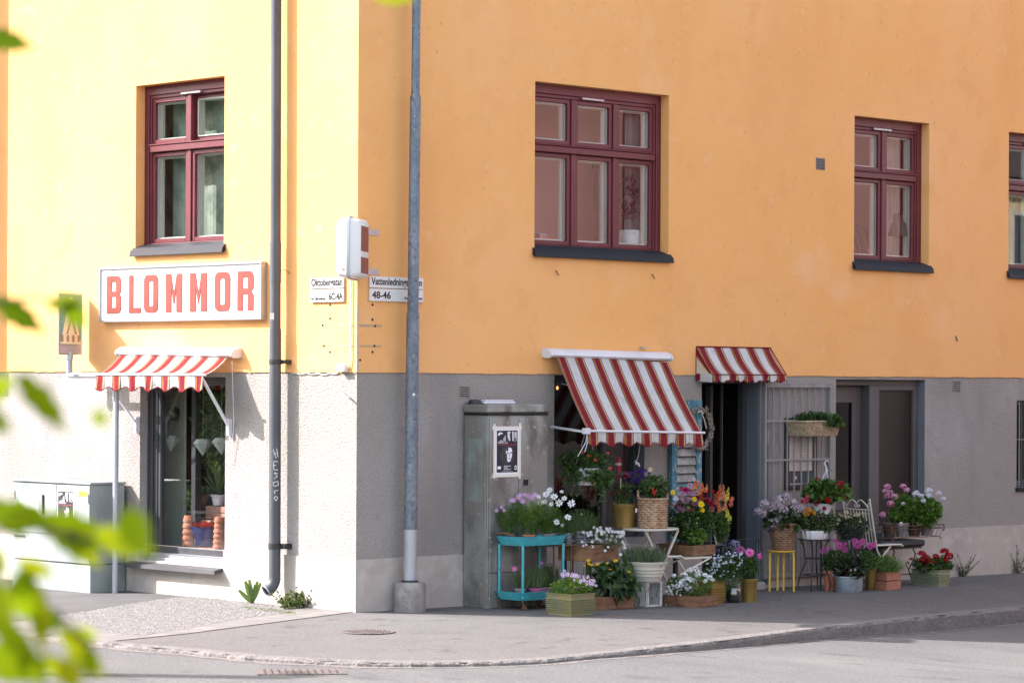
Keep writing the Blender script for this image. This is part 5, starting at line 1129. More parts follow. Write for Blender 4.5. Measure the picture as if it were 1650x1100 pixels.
tray(zU, .095, .02, X1); tray(zL, .085, .02, X1)
for (x, y) in ((X0 + .035, Y0 + .035), (X1 - .035, Y0 + .035), (X0 + .035, Y1 - .035), (X1 - .035, Y1 - .035)):
    q = MB(); q.tube([(x, y, zL + .02), (x, y, zU + .01)], .014, 8); q.build('leg', m_blue, tro, True)
    q = MB(); q.tube([(x, y, zL), (x, y, zL - .035), (x + .02, y - .005, zL - .05)], .01, 6); q.tube([(x + .02, y - .016, zg + .025), (x + .02, y + .006, zg + .025)], .026, 14); q.build('castor', m_rust, tro, True)
q = MB(); q.tube([V(X0 - .01, Y0 + .12, zU + .1), V(X0 - .03, Y0 + .2, zU + .125), V(X0 - .03, Y1 - .1, zU + .125), V(X0 - .01, Y1 - .03, zU + .1)], .012, 8); q.build('handle', m_rust, tro, True)
def cosmos(px, top, base, label, pcol, potm, flow, n=260, w=18):
    x, y = px; ref = V(x, y, zU); o = thing('potted_cosmos', label, 'potted plant', (x, y, zU + .012), 'pots on the upper tray of the trolley'); pot(o, (x, y, zU + .013), .04, .055, .095, potm)
    f = MB(); cx_ = CX + (V(x, y, 0) - CAM).dot(RT) / M1(ref); blades(f, ref, cx_ - w * .6, cx_ + w * .6, base, top, n // 8, .004, [GM, (.05, .11, .02)], .05, 1.2)
    for _ in range(13): a_ = cx_ + rnd.uniform(-w, w); b_ = rnd.uniform(top + 12, base - 12); fol(f, ref, a_ - w * .6, b_ - 15, a_ + w * .6, b_ + 13, n // 2, .032, .2, [rnd.choice([GB, GM, GY, (.05, .11, .02)])], .06, off=rnd.uniform(-.05, .05))
    fl = MB()
    for fx, fy, r in flow:
        p = at(fx, fy, ref, -.08 + rnd.uniform(-.03, .03)); daisy(fl, p, r * 1.15, pcol, (.75, .42, .03), 8, cr=.2); stem(f, at(cx_, base - 8, ref, 0), p, .0022, GB)
    f.build('foliage', m_leaf, o); fl.build('blossoms', m_petal, o); return o
ym = (Y0 + Y1) / 2
cosmos((X0 + .10, ym + .1), 818, 862, 'bushy plant with faint lilac flowers at the left end of the upper trolley tray', LIL, m_gal, [(800, 822, .022), (808, 817, .022), (812, 822, .02)], 160, 14)
cosmos((X0 + .17, ym - .12), 805, 862, 'tall feathery cosmos with lilac pink flowers in a small terracotta pot', LIL, m_terra, [(828, 806, .03), (836, 800, .033), (842, 807, .03), (850, 798, .03), (857, 801, .032), (862, 797, .026), (845, 797, .024), (824, 806, .024), (838, 797, .02)], 260, 24)
cosmos((X0 + .33, ym + .02), 810, 862, 'feathery green cosmos without flowers in a terracotta pot between lilac and white ones', LIL, m_terra, [], 200, 18)
cosmos((X0 + .45, ym - .1), 805, 862, 'tall white cosmos with open flowers in a grey pot on the trolley', WHF, m_plas, [(880, 796, .034), (893, 800, .042), (901, 810, .036), (909, 803, .034), (871, 810, .03), (886, 789, .026), (905, 792, .024), (921, 811, .046), (897, 841, .033), (915, 833, .034), (868, 800, .024), (878, 808, .03), (888, 812, .026)], 260, 26)
cosmos((X0 + .60, ym - .02), 825, 862, 'low white cosmos at the right end of the upper trolley tray', WHF, m_plas, [(906, 846, .018)], 130, 14)
def herb(x, y, z, label, potm, top, base, w, n, cols, flow=(), fc=MAG, group=None, pr=.05, ph=.1, kind='potted_herb', cc=(.7, .4, .05), fk='d'):
    ref = V(x, y, z); o = thing(kind, label, 'potted plant', (x, y, z), group); pot(o, (x, y, z), pr * .75, pr, ph, potm); cx_ = CX + (ref - CAM).dot(RT) / M1(ref)
    f = MB(); blades(f, ref, cx_ - w, cx_ + w, base, top, n, .0045, cols, pr * 1.2, .8); fol(f, ref, cx_ - w, top + 3, cx_ + w, base, n * 2, .02, .3, cols, pr * 1.3)
    f.build('foliage', m_leaf, o)
    if flow:
        fl = MB()
        for fx, fy, r in flow: 
            (pom if fk == 'p' else daisy)(fl, at(fx, fy, ref, -.06), r, fc, cc)
        fl.build('blossoms', m_petal, o)
    return o
zl = zL + .013; gl_ = 'pots on the lower tray of the trolley'
herb(X0 + .11, ym - .06, zl, 'grey pot with a single magenta daisy on the lower trolley tray', m_plas, 912, 945, 16, 90, [GM, GG], [(829, 916, .032)], (.55, .15, .45), gl_)
herb(X0 + .26, ym - .13, zl, 'pink plastic pot of grey green lavender on the lower trolley tray', m_pinkp, 905, 945, 15, 120, [GG, GM], [], MAG, gl_, .058)
herb(X0 + .38, ym - .08, zl, 'small grey pot of lavender right of the pink pot on the lower tray', m_plas, 912, 945, 13, 110, [GG, GM], [], MAG, gl_)
herb(X0 + .50, ym - .05, zl, 'lavender in a lilac pot at the right end of the lower trolley tray', m_pinkp, 905, 945, 14, 140, [GG, GD], [(873, 907, .02), (868, 912, .012)], (.4, .1, .3), gl_)
herb(X0 + .62, ym + .02, zl, 'dark leaved lavender pot half hidden behind the gold tin planter', m_plas, 903, 945, 13, 120, [GG, GD], [], MAG, gl_)

# --- gold green ribbed tin planter in front
def box_at(px, pb, pl, pr_, ptop):
    c = G(px, pb); a = rx_(pr_, (c.x, c.y)); b_ = ly_(pl, (c.x, c.y)); h = (pb - ptop) * M1(c); return c, a, b_, h
c, a, b_, h = box_at(920, 993, 883, 956, 957); print('tin', c, a, b_, h)
o = thing('tin_planter', 'gold green ribbed tin planter with lilac edged small flowers in front of the trolley', 'planter', c); tin_box(o, c, a, b_, h, m_tin)
ref = c + V(a / 2, b_ / 2, 0); f = MB(); fol(f, ref, 884, 930, 956, 962, 420, .045, .5, [GB, GY, GB], .16, off=0); f.build('foliage', m_leaf, o)
fl = MB()
for i in range(46):
    t = rnd.random(); px = 905 + t * 52 + rnd.gauss(0, 3); py = 924 + t * 14 + rnd.gauss(0, 3.5); p = at(px, py, ref, rnd.uniform(-.12, .08)); daisy(fl, p, .017, (.66, .50, .68), (.09, .01, .08), 5, wd=1.1, cr=.3)
fl.build('blossoms', m_petal, o)
# --- dark plant stand with pots
stx = W(886, 900, -.55).x; st = thing('plant_stand', 'thin rusty metal plant stand right of the trolley', 'plant stand', (2.0, -.45, 0)); zs = W(930, 874, -.55).z
xa, xb = W(892, 870, -.75).x, W(957, 870, -.75).x; print('stand', xa, xb, zs)
q = MB(); q.box(xa, xb, -.75, -.45, zs - .014, zs, bev=.003); q.build('shelf', m_rust, st)
for x in (xa + .03, xa + .28, xb - .03):
    for y in (-.73, -.47): q = MB(); q.tube([(x, y, zs - .01), (x, y, gz(x, y))], .008, 6); q.build('leg', m_rust, st)
q = MB()
for zz in (.03, .06): q.tube([V(xa + .01, -.74, zs + zz), V(xb - .01, -.74, zs + zz), V(xb - .01, -.46, zs + zz)], .004, 5)
q.build('rail', m_black, st)
gs = 'pots on the rusty plant stand'
def hx(px, py, y): return W(px, py, y)
p = hx(935, 872, -.66); herb(p.x, p.y, zs, 'grey pot of lavender on the rusty stand beside a lilac plant label', m_plas, 815, 862, 26, 300, [GG, GM, GD], [(937, 828, .012)], (.7, .5, .3), gs, .075, .13)
p = hx(915, 872, -.62); herb(p.x, p.y, zs, 'small pale pot of lavender at the left end of the rusty stand', m_zinc, 825, 862, 16, 140, [GG, GM], [], MAG, gs, .05, .11)
p = hx(945, 866, -.735); o = thing('plant_label', 'lilac and white plant label stuck upright on the rusty stand', 'label', (p.x, p.y, zs)); q = MB(); q.box(p.x - .04, p.x + .04, p.y - .004, p.y, zs + .01, zs + .13, col=(.62, .58, .68)); q.box(p.x - .034, p.x + .034, p.y - .006, p.y - .0045, zs + .03, zs + .10, col=(.27, .16, .48)); q.build('card', m_paper, o); q = MB(); q.box(p.x - .02, p.x + .02, p.y - .0075, p.y - .0062, zs + .08, zs + .09, col=(.7, .68, .75)); q.build('print', m_paper, o)
# --- wooden box of white daisies behind
c, a, b_, h = box_at(985, 921, 930, 1003, 0); 
c = W(985, 903, -.95); c.z = W(985, 903, -.95).z; a = .45; b_ = .45; o = thing('flower_crate', 'dark wooden box with a cushion of small white daisies above the sunflowers', 'planter', c)
crate(o, (c.x - .34, c.y, c.z), a, b_, .17, m_wood, 1); ref = V(c.x - .1, c.y + .12, c.z)
for x in (c.x - .30, c.x + .07):
    for y in (c.y + .03, c.y + .4): q = MB(); q.box(x - .02, x + .02, y - .02, y + .02, gz(x, y), c.z - .001); q.build('trestle_leg', m_black, o)
f = MB(); fol(f, ref, 935, 852, 1005, 890, 520, .04, .22, [GG, GM, GD], .2); f.build('foliage', m_leaf, o); fl = MB()
for i in range(60):
    px = rnd.uniform(938, 1008); py = 848 + rnd.random() ** 1.4 * 28 + (8 if px < 955 else 0) + max(0, (px - 995)) * .9; daisy(fl, at(px, py, ref, rnd.uniform(-.22, 0)), .019, (.66, .66, .68), (.5, .35, .2), 10, cr=.28)
for q_ in ((975, 887), (980, 881), (1000, 893)): daisy(fl, at(*q_, ref, -.22), .018, WHF, (.6, .4, .1), 9)
fl.build('blossoms', m_petal, o)
# --- sunflower crate
c, a, b_, h = box_at(968, 983, 955, 1022, 962); print('sun', c, a, b_, h)
o = thing('flower_crate', 'low wooden crate of drooping large leaves and small yellow sunflowers', 'planter', c); crate(o, c, a, .30, h, m_wood, 1); ref = c + V(a / 2, .12, 0)
f = MB(); fol(f, ref, 945, 905, 1032, 968, 150, .125, .62, [(.032, .066, .022), (.05, .09, .028), (.04, .075, .022)], .2, up=-.35, droop=.35); fl = MB()
for fx, fy, r in ((992, 903, .035), (963, 909, .03), (948, 903, .024), (983, 917, .024), (1014, 921, .02), (953, 910, .02), (978, 907, .018), (941, 911, .02), (949, 908, .018)):
    p = at(fx, fy, ref, -.14); daisy(fl, p, r, (.80, .46, .01), (.5, .3, .02), 14, cr=.35, d=(UZ * .9 - FW * .5 + rdir() * .3).normalized()); stem(f, at(fx + rnd.uniform(-4, 4), 945, ref, 0), p, .006, GM)
f.build('foliage', m_leaf, o); fl.build('blossoms', m_petal, o)
# --- chipped white crate with tub on top
c, a, b_, h = box_at(1042, 978, 1022, 1068, 937); c = V(c.x, c.y, c.z); print('wcrate', c, a, b_, h)
o = thing('upended_crate', 'chipped white wooden crate standing on end under the white tub', 'crate', c); x0, y0, z0 = c; x1, y1 = x0 + a, y0 + b_; q = MB()
w_ = .045
for k in range(3): q.box(x0, x0 + .012, y0 + b_ * k / 3 + .004, y0 + b_ * (k + 1) / 3 - .004, z0, z0 + h - .001, bev=.002)
q.build('slatted_side', m_whitewood, o); q = MB()
for k in range(3): q.box(x1 - .012, x1, y0 + b_ * k / 3 + .004, y0 + b_ * (k + 1) / 3 - .004, z0, z0 + h - .001, bev=.002)
q.build('slatted_side', m_whitewood, o); q = MB()
for k in range(4): q.box(x0 + .014 + (a - .028) * k / 4 + .003, x0 + .014 + (a - .028) * (k + 1) / 4 - .003, y1 - .013, y1 - .001, z0, z0 + h - .001, bev=.002)
q.build('slatted_back', m_whitewood, o); q = MB(); q.box(x0 + .013, x1 - .013, y0, y1 - .014, z0 + .001, z0 + .02, bev=.003); q.box(x0 + .013, x1 - .013, y0, y1 - .014, z0 + h - .02, z0 + h, bev=.003)
q.box(x0 + .013, x0 + .035, y0 - .002, y0 + .02, z0 + .021, z0 + h - .021, bev=.003); q.box(x1 - .035, x1 - .013, y0 - .002, y0 + .02, z0 + .021, z0 + h - .021, bev=.003); q.build('end_frame', m_whitewood, o)
cx_, cy_, cz_ = x0 + a * .40, y0 + b_ * .5, z0 + h + .002; o = thing('enamel_tub', 'wide cream enamel tub of grey green lavender on the upended white crate', 'planter', (cx_, cy_, cz_)); kk = M1(c)
pot(o, (cx_, cy_, cz_), .150, .215, (937 - 906) * kk, m_cream, .008, 'tub', 36, bands=3); ref = V(cx_, cy_, cz_)
f = MB(); fl = MB()
def lavtip(t): spike(fl, t - UZ * .02, .035, .006, [(.23, .19, .30), (.34, .34, .30)], 6, UZ)
blades(f, ref, 1003, 1070, 912, 872, 620, .005, [GG, (.10, .13, .075), GM], .16, .35, lavtip, 0, .10); fol(f, ref, 1003, 878, 1070, 912, 500, .022, .25, [GG, (.12, .14, .09)], .17)
for i in range(26): lavtip(at(rnd.uniform(1036, 1066), rnd.uniform(868, 895), ref, rnd.uniform(-.12, .05)))
f.build('foliage', m_leaf, o); fl.build('blossoms', m_petal, o)
# --- box with white flowers, corner 1117
c, a, b_, h = box_at(1117, 979, 1071, 1157, 961); print('wbox', c, a, b_, h)
o = thing('flower_crate', 'shallow brown wooden box with white verbena at the front of the display', 'planter', c); crate(o, c, a, b_, h, m_wood, 1); ref = c + V(a * .5, b_ * .5, 0)
f = MB(); fol(f, ref, 1072, 925, 1116, 962, 380, .03, .5, [GD, GM], .22); fol(f, ref, 1092, 918, 1152, 962, 620, .035, .35, [GB, GM, GM], .22, off=-.05); f.build('foliage', m_leaf, o); fl = MB()
for px, py, r in ((1112, 918, .03), (1120, 917, .034), (1104, 926, .026), (1126, 922, .026), (1098, 940, .04), (1109, 934, .038), (1117, 934, .026), (1108, 946, .036), (1136, 926, .026), (1143, 930, .03), (1148, 934, .024), (1136, 936, .024), (1086, 927, .022), (1092, 944, .024), (1124, 926, .03), (1100, 935, .026)): umbel(fl, at(px, py, ref, -.2), r, [(.66, .68, .70), (.74, .76, .76)], 26, .42)
for i in range(34): daisy(fl, at(rnd.uniform(1072, 1100), rnd.uniform(935, 958), ref, -.2), .01, (.6, .62, .64), None, 5)
fl.build('blossoms', m_petal, o)
c = G(1146, 973); a = rx_(1167, (c.x, c.y)); h = (973 - 937) * M1(c); o = thing('gold_tin_box', 'tall narrow gold ribbed tin box behind the white verbena', 'planter', c); tin_box(o, c, a, .18, h, m_gold, .006, 5); f = MB(); fol(f, c + V(.08, .1, 0), 1148, 928, 1168, 940, 60, .03, .5, [GM, GD], .08); f.build('foliage', m_leaf, o)
# --- small blue white starry bush in a dark glass jar
p = G(1181, 970); o = thing('potted_aster', 'dark bushy plant dotted with tiny pale blue flowers in a smoky glass jar', 'potted plant', p); q = MB(); q.lathe([(.05, .0), (.085, .02), (.095, .08), (.085, .14), (.08, .16)], p, 20); q.build('jar', m_glassv, o, True); q = MB(); q.lathe([(.05, .01), (.078, .03), (.085, .08), (.07, .13)], p, 16); q.build('root_ball', m_soil, o, True)
f = MB(); fol(f, p, 1155, 890, 1197, 962, 900, .03, .32, [GD, GM, GD], .17); fol(f, p, 1130, 900, 1165, 930, 260, .025, .4, [GD, GM], .12); f.build('foliage', m_leaf, o); fl = MB()
for i in range(95): px = rnd.uniform(1125, 1196); daisy(fl, at(px, (905 + (1196 - px) * .02 if px < 1150 else 893) + abs(rnd.gauss(0, 17)) - 5 * (px > 1170), p, rnd.uniform(-.2, -.05)), .012, (.52, .56, .66), (.3, .3, .25), 5)
fl.build('blossoms', m_petal, o)
# --- gold bucket with pink gerbera
p = G(1207, 969); o = thing('potted_gerbera', 'brushed gold bucket with a large pink gerbera by the door step', 'potted plant', p); k = M1(p); pot(o, p, 11.5 * k, 13.5 * k, 37 * k, m_gold, .006); f = MB(); fol(f, p, 1190, 893, 1222, 936, 260, .05, .5, [GD, GM, GD], .12)
fl = MB(); pg = at(1208, 890, p, -.1); daisy(fl, pg, .055, (.70, .20, .46), (.55, .05, .22), 22, cr=.3, wd=1.4); daisy(fl, pg - FW * .008, .032, (.62, .10, .34), (.40, .01, .1), 18, cr=.4, wd=1.4); stem(f, V(p.x, p.y, p.z + .2), pg + FW * .02, .004)
d_ = RT * .8 - UZ * .35; q_ = at(1220, 893, p, -.08); daisy(fl, q_, .045, (.62, .12, .36), None, 16, d=d_.normalized(), cup=.9, wd=1.4); pom(fl, at(1193, 885, p, -.05), .035, (.48, .12, .30)); f.build('foliage', m_leaf, o); fl.build('blossoms', m_petal, o)
# --- blue hydrangea behind
p = G(1172, 960); o = thing('potted_hydrangea', 'blue lilac hydrangea behind the starry bush under the folding chair', 'potted plant', p); pot(o, p, .09, .12, .2, m_plas); f = MB(); fol(f, p, 1145, 888, 1205, 935, 200, .07, .6, [GD], .15, off=.05); f.build('foliage', m_leaf, o); fl = MB()
for px, py, r in ((1165, 884, .052), (1157, 887, .035), (1183, 878, .062), (1173, 896, .052), (1186, 889, .042), (1154, 905, .045), (1195, 887, .04)): umbel(fl, at(px, py, p, -.05), r, [(.20, .23, .42), (.28, .25, .42), (.35, .33, .46)], 90, .2, .85)
fl.build('blossoms', m_petal, o)
# --- cream bistro table with pots -------------------------------------------
tc_ = W(1048, 850, -.74); tz = tc_.z; print('table', tc_)
tb = thing('bistro_table', 'cream folding bistro table carrying a gold pot and a wicker basket', 'table', (tc_.x, tc_.y, gz(tc_.x, tc_.y)))
q = MB(); q.lathe([(.30, -.022), (.312, -.02), (.315, -.008), (.31, 0), (.29, .001), (.01, .001)], (tc_.x, tc_.y, tz), 40, 1.05, .9); q.build('tabletop', m_cream, tb, True)
zt = tz - .022; zg = gz(tc_.x, tc_.y)
for sy in (-.17, .2):
    for sx in (1, -1):
        q = MB(); q.bar((tc_.x - sx * .24, tc_.y + sy + sx * .012, zt), (tc_.x + sx * .24, tc_.y + sy + sx * .012, zg), .026, .014, up=(0, 1, 0)); q.build('leg', m_cream, tb)
q = MB(); q.tube([(tc_.x - .12, tc_.y - .2, zg + .25 * (zt - zg)), (tc_.x - .12, tc_.y + .2, zg + .25 * (zt - zg))], .009, 6); q.tube([(tc_.x + .12, tc_.y - .2, zg + .25 * (zt - zg)), (tc_.x + .12, tc_.y + .2, zg + .25 * (zt - zg))], .009, 6); q.tube([(tc_.x - .14, tc_.y - .2, zt - .16), (tc_.x - .14, tc_.y + .2, zt - .16)], .008, 6); q.build('stretcher', m_cream, tb)
k = M1(tc_)
p = Dp(1006, 848, tc_, 0); p.z = tz + .002; o = thing('potted_pansies', 'brushed gold pot of burgundy and purple flowers on the bistro table', 'potted plant', p); pot(o, p, 16 * k, 19.5 * k, 38 * k, m_gold, .004)
f = MB(); fol(f, p, 985, 775, 1020, 812, 260, .05, .4, [GD, GM, (.06, .02, .02)], .14); blades(f, p, 995, 1015, 812, 775, 60, .006, [GM, GB], .06); fol(f, p, 1012, 770, 1045, 800, 160, .05, .5, [GD, (.03, .02, .04)], .12, off=.1); f.build('foliage', m_leaf, o); fl = MB()
for i in range(18): daisy(fl, at(rnd.uniform(984, 1018), rnd.uniform(762, 795), p, rnd.uniform(-.12, .02)), .022, (.11, .008, .03), (.2, .05, .03), 5)
for i in range(46): pom(fl, at(rnd.gauss(1032, 9), rnd.gauss(775, 9), p, rnd.uniform(.0, .15)), .02, (.055, .02, .15), None, rings=3, n=7)
q_ = at(1000, 775, p, -.14); f2 = MB(); f2.box(q_.x - .004, q_.x + .004, q_.y - .004, q_.y + .002, q_.z - .07, q_.z + .03); f2.build('wooden_label', m_wickg, o)
fl.build('blossoms', m_petal, o)
p = Dp(1051.5, 850, tc_, -.06); p.z = tz + .003; o = thing('pepper_basket', 'tall brown wicker basket with a chilli plant on the bistro table', 'potted plant', p)
wicker(o, p, 23 * k, 23.5 * k, 47 * k, m_wick, 'basket', rows=13, stakes=13, n=128, amp=.010); q = MB()
for s_ in (-1, 1):
    e = p + RT * s_ * 22 * k + UZ * 46 * k; q.tube([e + RT * s_ * -.0 + FW * -.03, e + UZ * .03 + FW * -.035 + RT * s_ * .01, e + UZ * .09 + RT * s_ * .012, e + UZ * .03 + FW * .035 + RT * s_ * .01, e + FW * .03], .011, 7)
q.build('handles', m_wick, o, True); q = MB(); q.lathe([(21 * k, 42 * k), (.01, 43 * k)], p, 12); q.build('soil', m_soil, o)
f = MB(); fol(f, p, 1028, 765, 1080, 805, 480, .055, .4, [GD, GM, (.05, .075, .03)], .15, up=-.1, droop=.3); f.build('foliage', m_leaf, o); fl = MB()
for px, py in ((1052, 786), (1056, 789), (1054, 792)): p_ = at(px, py, p, -.15); fl.tube([p_, p_ - UZ * .02, p_ - UZ * .045], [.012, .013, .004], 8, col=(.45, .02, .015))
daisy(fl, at(1048, 756, p, -.02), .025, (.72, .5, .32), (.6, .4, .2), 6); fl.build('fruits_and_blossom', m_petal, o)
q = MB(); e = Dp(1025, 822, p, -.16); q.box(e.x - .012, e.x + .012, e.y - .003, e.y, e.z - .022, e.z + .022, col=(.6, .6, .6)); o = tag(q.build('price_tag', m_paper), 'tiny white tag hanging between the gold pot and the wicker basket', 'tag')
# --- white hanging pot with trailing plant in the shop window
p = W(945, 781, -.28); o = thing('hanging_pot', 'white pot with trailing leaves and coral flowers hanging in front of the shaded shop window', 'hanging pot', p); k = M1(p)
pot(o, p, 14 * k, 20 * k, 27 * k, m_whitep, .003); q = MB()
for s_ in ((-1, 0), (1, 0), (0, 1)): q.tube([p + RT * s_[0] * 19 * k + FW * s_[1] * .1 + UZ * 27 * k, p + UZ * .62], .0025, 4)
q.tube([p + UZ * .62, V(p.x, p.y, 2.24)], .003, 4); q.tube([V(p.x, p.y, 2.24), V(p.x, -.012, 2.29), V(p.x, .104, 2.31)], .005, 5); q.build('hanging_wire', m_whitemetal, o)
f = MB(); fol(f, p, 895, 722, 985, 762, 520, .055, .5, [GD, GM, (.045, .085, .03)], .22); fol(f, p, 905, 745, 935, 780, 120, .05, .5, [GD, GM], .1, off=-.12); fol(f, p, 955, 755, 990, 788, 70, .075, .85, [(.05, .10, .025), GM], .12, off=-.15, up=-.2); fol(f, p, 926, 756, 964, 775, 60, .045, .6, [GM, GG], .04, off=-.17, up=-.4)
def trail(pts, n, sz=.035, off=-.15):
    P = [at(a, b_, p, off) for a, b_ in pts]; f.tube(P, .0025, 4, False, GM)
    for i in range(n):
        t = i / n * (len(P) - 1); j = int(t); q_ = P[j].lerp(P[min(j + 1, len(P) - 1)], t - j); leafq(f, q_, (RT * rnd.choice((-1, 1)) + rdir() * .6).normalized(), (UZ - FW * .5).normalized(), sz, sz * .7, jit(rnd.choice([GM, GG, GB]), .2))
trail([(965, 782), (968, 800), (963, 812), (966, 830), (972, 846)], 5); trail([(925, 775), (922, 795), (926, 805)], 6); trail([(930, 780), (938, 790), (928, 803)], 8); trail([(966, 786), (974, 795), (972, 812)], 14, .04); trail([(912, 760), (908, 778), (912, 790)], 8)
f.build('foliage', m_leaf, o); fl = MB()
for px, py, r in ((948, 734, .02), (937, 728, .016), (959, 741, .018), (983, 754, .016), (941, 779, .014), (980, 730, .015), (957, 779, .01)): pom(fl, at(px, py, p, -.22), r, (.66, .09, .10), None, rings=3, n=8)
fl.build('blossoms', m_petal, o)
# --- peeling blue shutter on the wall, wreath
o = thing('window_shutter', 'peeling turquoise shutter with grey slats standing against the wall left of the shop door', 'shutter', (4.6, -.05, .9)); xa, xb = 4.60, 5.10
q = MB(); q.box(xa, xa + .09, -.075, -.03, .55, 2.13, bev=.004); q.box(xb - .09, xb, -.075, -.03, .55, 2.13, bev=.004); q.box(xa + .09, xb - .09, -.073, -.032, 2.0, 2.13, bev=.004); q.box(xa + .09, xb - .09, -.073, -.032, 1.12, 1.19, bev=.004); q.box(xa + .09, xb - .09, -.073, -.032, .55, .65, bev=.004); q.build('shutter_frame', m_shut, o)
for zb_, n in ((1.20, 8), (.66, 5)):
    q = MB()
    for i in range(n):
        z = zb_ + i * .097; q.bar((xa + .09, -.052, z + .05), (xb - .09, -.052, z + .05 + (rnd.uniform(-.008, .008))), .012, .085, up=(0, .45, 1))
    q.build('slats', m_shutg, o)
wc = W(1126, 690, -.10); 
o = thing('dried_wreath', 'pale dried twig wreath with a ribbon hanging over the blue shutter', 'wreath', wc); f = MB(); k = M1(wc)
for i in range(420):
    t = rnd.uniform(0, 6.2832); r = .225 + rnd.gauss(0, .014); q_ = wc + V(math.cos(t) * r * .9, rnd.uniform(-.03, .02), math.sin(t) * r); td = V(-math.sin(t), 0, math.cos(t)); leafq(f, q_, (td + rdir() * .7).normalized(), rdir(), .045, .014, jit((.42, .36, .29), .3))
f.build('twigs', m_petal, o); q = MB(); e = wc + V(-.02, -.045, .2); q.tube([e, e + V(.05, 0, -.03), e + V(.01, 0, -.0), e + V(-.05, 0, -.02), e, e + V(.06, 0, -.10), e + V(.10, 0, -.2)], .007, 5); q.build('ribbon', m_cream, o)
# --- folding chair with slatted seat carrying the dahlia crate
cp = W(1118, 897, -.95); sz = cp.z; zg = gz(cp.x, cp.y); print('chair seat', cp); ch = thing('folding_chair', 'cream metal folding chair under the wooden crate of dahlias', 'chair', (cp.x, cp.y, zg))
xa = W(1100, 895, -1.1).x; xb = W(1146, 895, -1.1).x; q = MB(); ya, yb = -1.10, -.72
q.tube([V(xa - .25, ya, sz + .03), V(xa - .03, ya, sz + .03), V(xa + .03, ya, sz), V(xb, ya, sz), V(xb, yb, sz), V(xa + .03, yb, sz), V(xa - .25, yb, sz + .03)], .012, 8); q.build('seat_frame', m_cream, ch, True)
q = MB()
for i in range(11): x = xa + .05 + (xb - xa - .07) * i / 10; q.bar((x, ya, sz + .004), (x, yb, sz + .004), .02, .005)
q.build('seat_slats', m_cream, ch)
for y in (ya, yb):
    q = MB(); q.tube([V(xb - .03, y, sz - .01), V(xa - .02, y, sz - .16), V(xa - .26, y, zg)], .011, 8); q.build('leg', m_cream, ch, True); q = MB(); q.tube([V(xa - .05, y + .02, sz - .02), V(xa + .12, y + .02, sz - .2), V(xb - .02, y + .02, zg)], .011, 8); q.build('leg', m_cream, ch, True)
cz = sz + .012; c0 = W(1117, 892, -1.0); c0 = V(c0.x, -1.0, cz); a = rx_(1153, (c0.x, -1.0)); kk = M1(c0); b_ = ly_(1056, (c0.x, -1.0)); b_ = min(b_, .78); h = 17 * kk
o = thing('flower_crate', 'wooden crate overflowing with mixed dahlias on the folding chair', 'planter', c0); crate(o, c0, a, b_, h, m_wood, 1); ref = c0 + V(a / 2, b_ * .45, 0)
q = MB(); e = (c0.x + .02, c0.y + b_ - .05); q.box(e[0], e[0] + .04, e[1], e[1] + .04, gz(*e), cz - .001); q.box(e[0] + .25, e[0] + .29, e[1], e[1] + .04, gz(*e), cz - .001); q.build('prop', m_black, o)
f = MB(); fol(f, ref, 1076, 805, 1152, 876, 1500, .05, .5, [GD, GM, (.02, .045, .012)], .26); fol(f, ref, 1100, 850, 1140, 876, 260, .055, .6, [GM, GB], .12, off=-.15); f.build('foliage', m_leaf, o); fl = MB()
dah = [(1084, 793, .033, YELF, (.75, .35, .02), 'd'), (1089, 803, .034, (.72, .66, .68), (.8, .4, .02), 'd'), (1105, 790, .033, (.45, .01, .17), None, 'p'), (1096, 809, .026, (.42, .04, .30), None, 'p'), (1119, 804, .034, YELF, None, 'p2'), (1130, 812, .036, YELF, (.4, .3, .01), 'd'), (1132, 822, .028, YELF, None, 'p2'), (1115, 821, .032, BUR, (.5, .08, .05), 'd'), (1142, 805, .028, (.25, .01, .03), (.8, .2, .02), 'd'), (1146, 812, .026, (.25, .01, .03), None, 'p'), (1151, 816, .024, (.24, .01, .03), None, 'p'), (1136, 797, .032, BUR, None, 'p'), (1127, 797, .028, (.2, .01, .03), None, 'p'), (1112, 782, .03, (.60, .36, .48), None, 'p'), (1099, 797, .033, (.55, .36, .46), None, 'p'), (1113, 795, .028, (.56, .32, .44), None, 'p'), (1080, 812, .028, (.30, .16, .15), None, 'p'), (1085, 815, .022, (.45, .35, .36), None, 'p'), (1100, 822, .028, (.48, .30, .42), None, 'p'), (1093, 820, .03, (.3, .1, .2), None, 'p'), (1106, 806, .04, (.34, .20, .24), None, 'p'), (1109, 820, .028, (.6, .5, .36), None, 'p'), (1120, 812, .03, (.28, .10, .17), None, 'p'), (1147, 820, .026, (.35, .13, .1), None, 'p'), (1091, 788, .022, (.6, .42, .5), None, 'p'), (1127, 806, .024, (.5, .26, .36), None, 'p')]
dah += [(rnd.gauss(1112, 18), rnd.gauss(806, 11), rnd.uniform(.018, .028), rnd.choice([BUR, (.42, .2, .3), (.3, .08, .12), (.5, .32, .4), (.48, .12, .05), (.25, .1, .12)]), None, 'p') for _ in range(26)] + [(rnd.gauss(1138, 8), rnd.gauss(800, 8), .024, rnd.choice([BUR, (.36, .02, .03), (.5, .1, .03)]), None, 'p') for _ in range(8)]
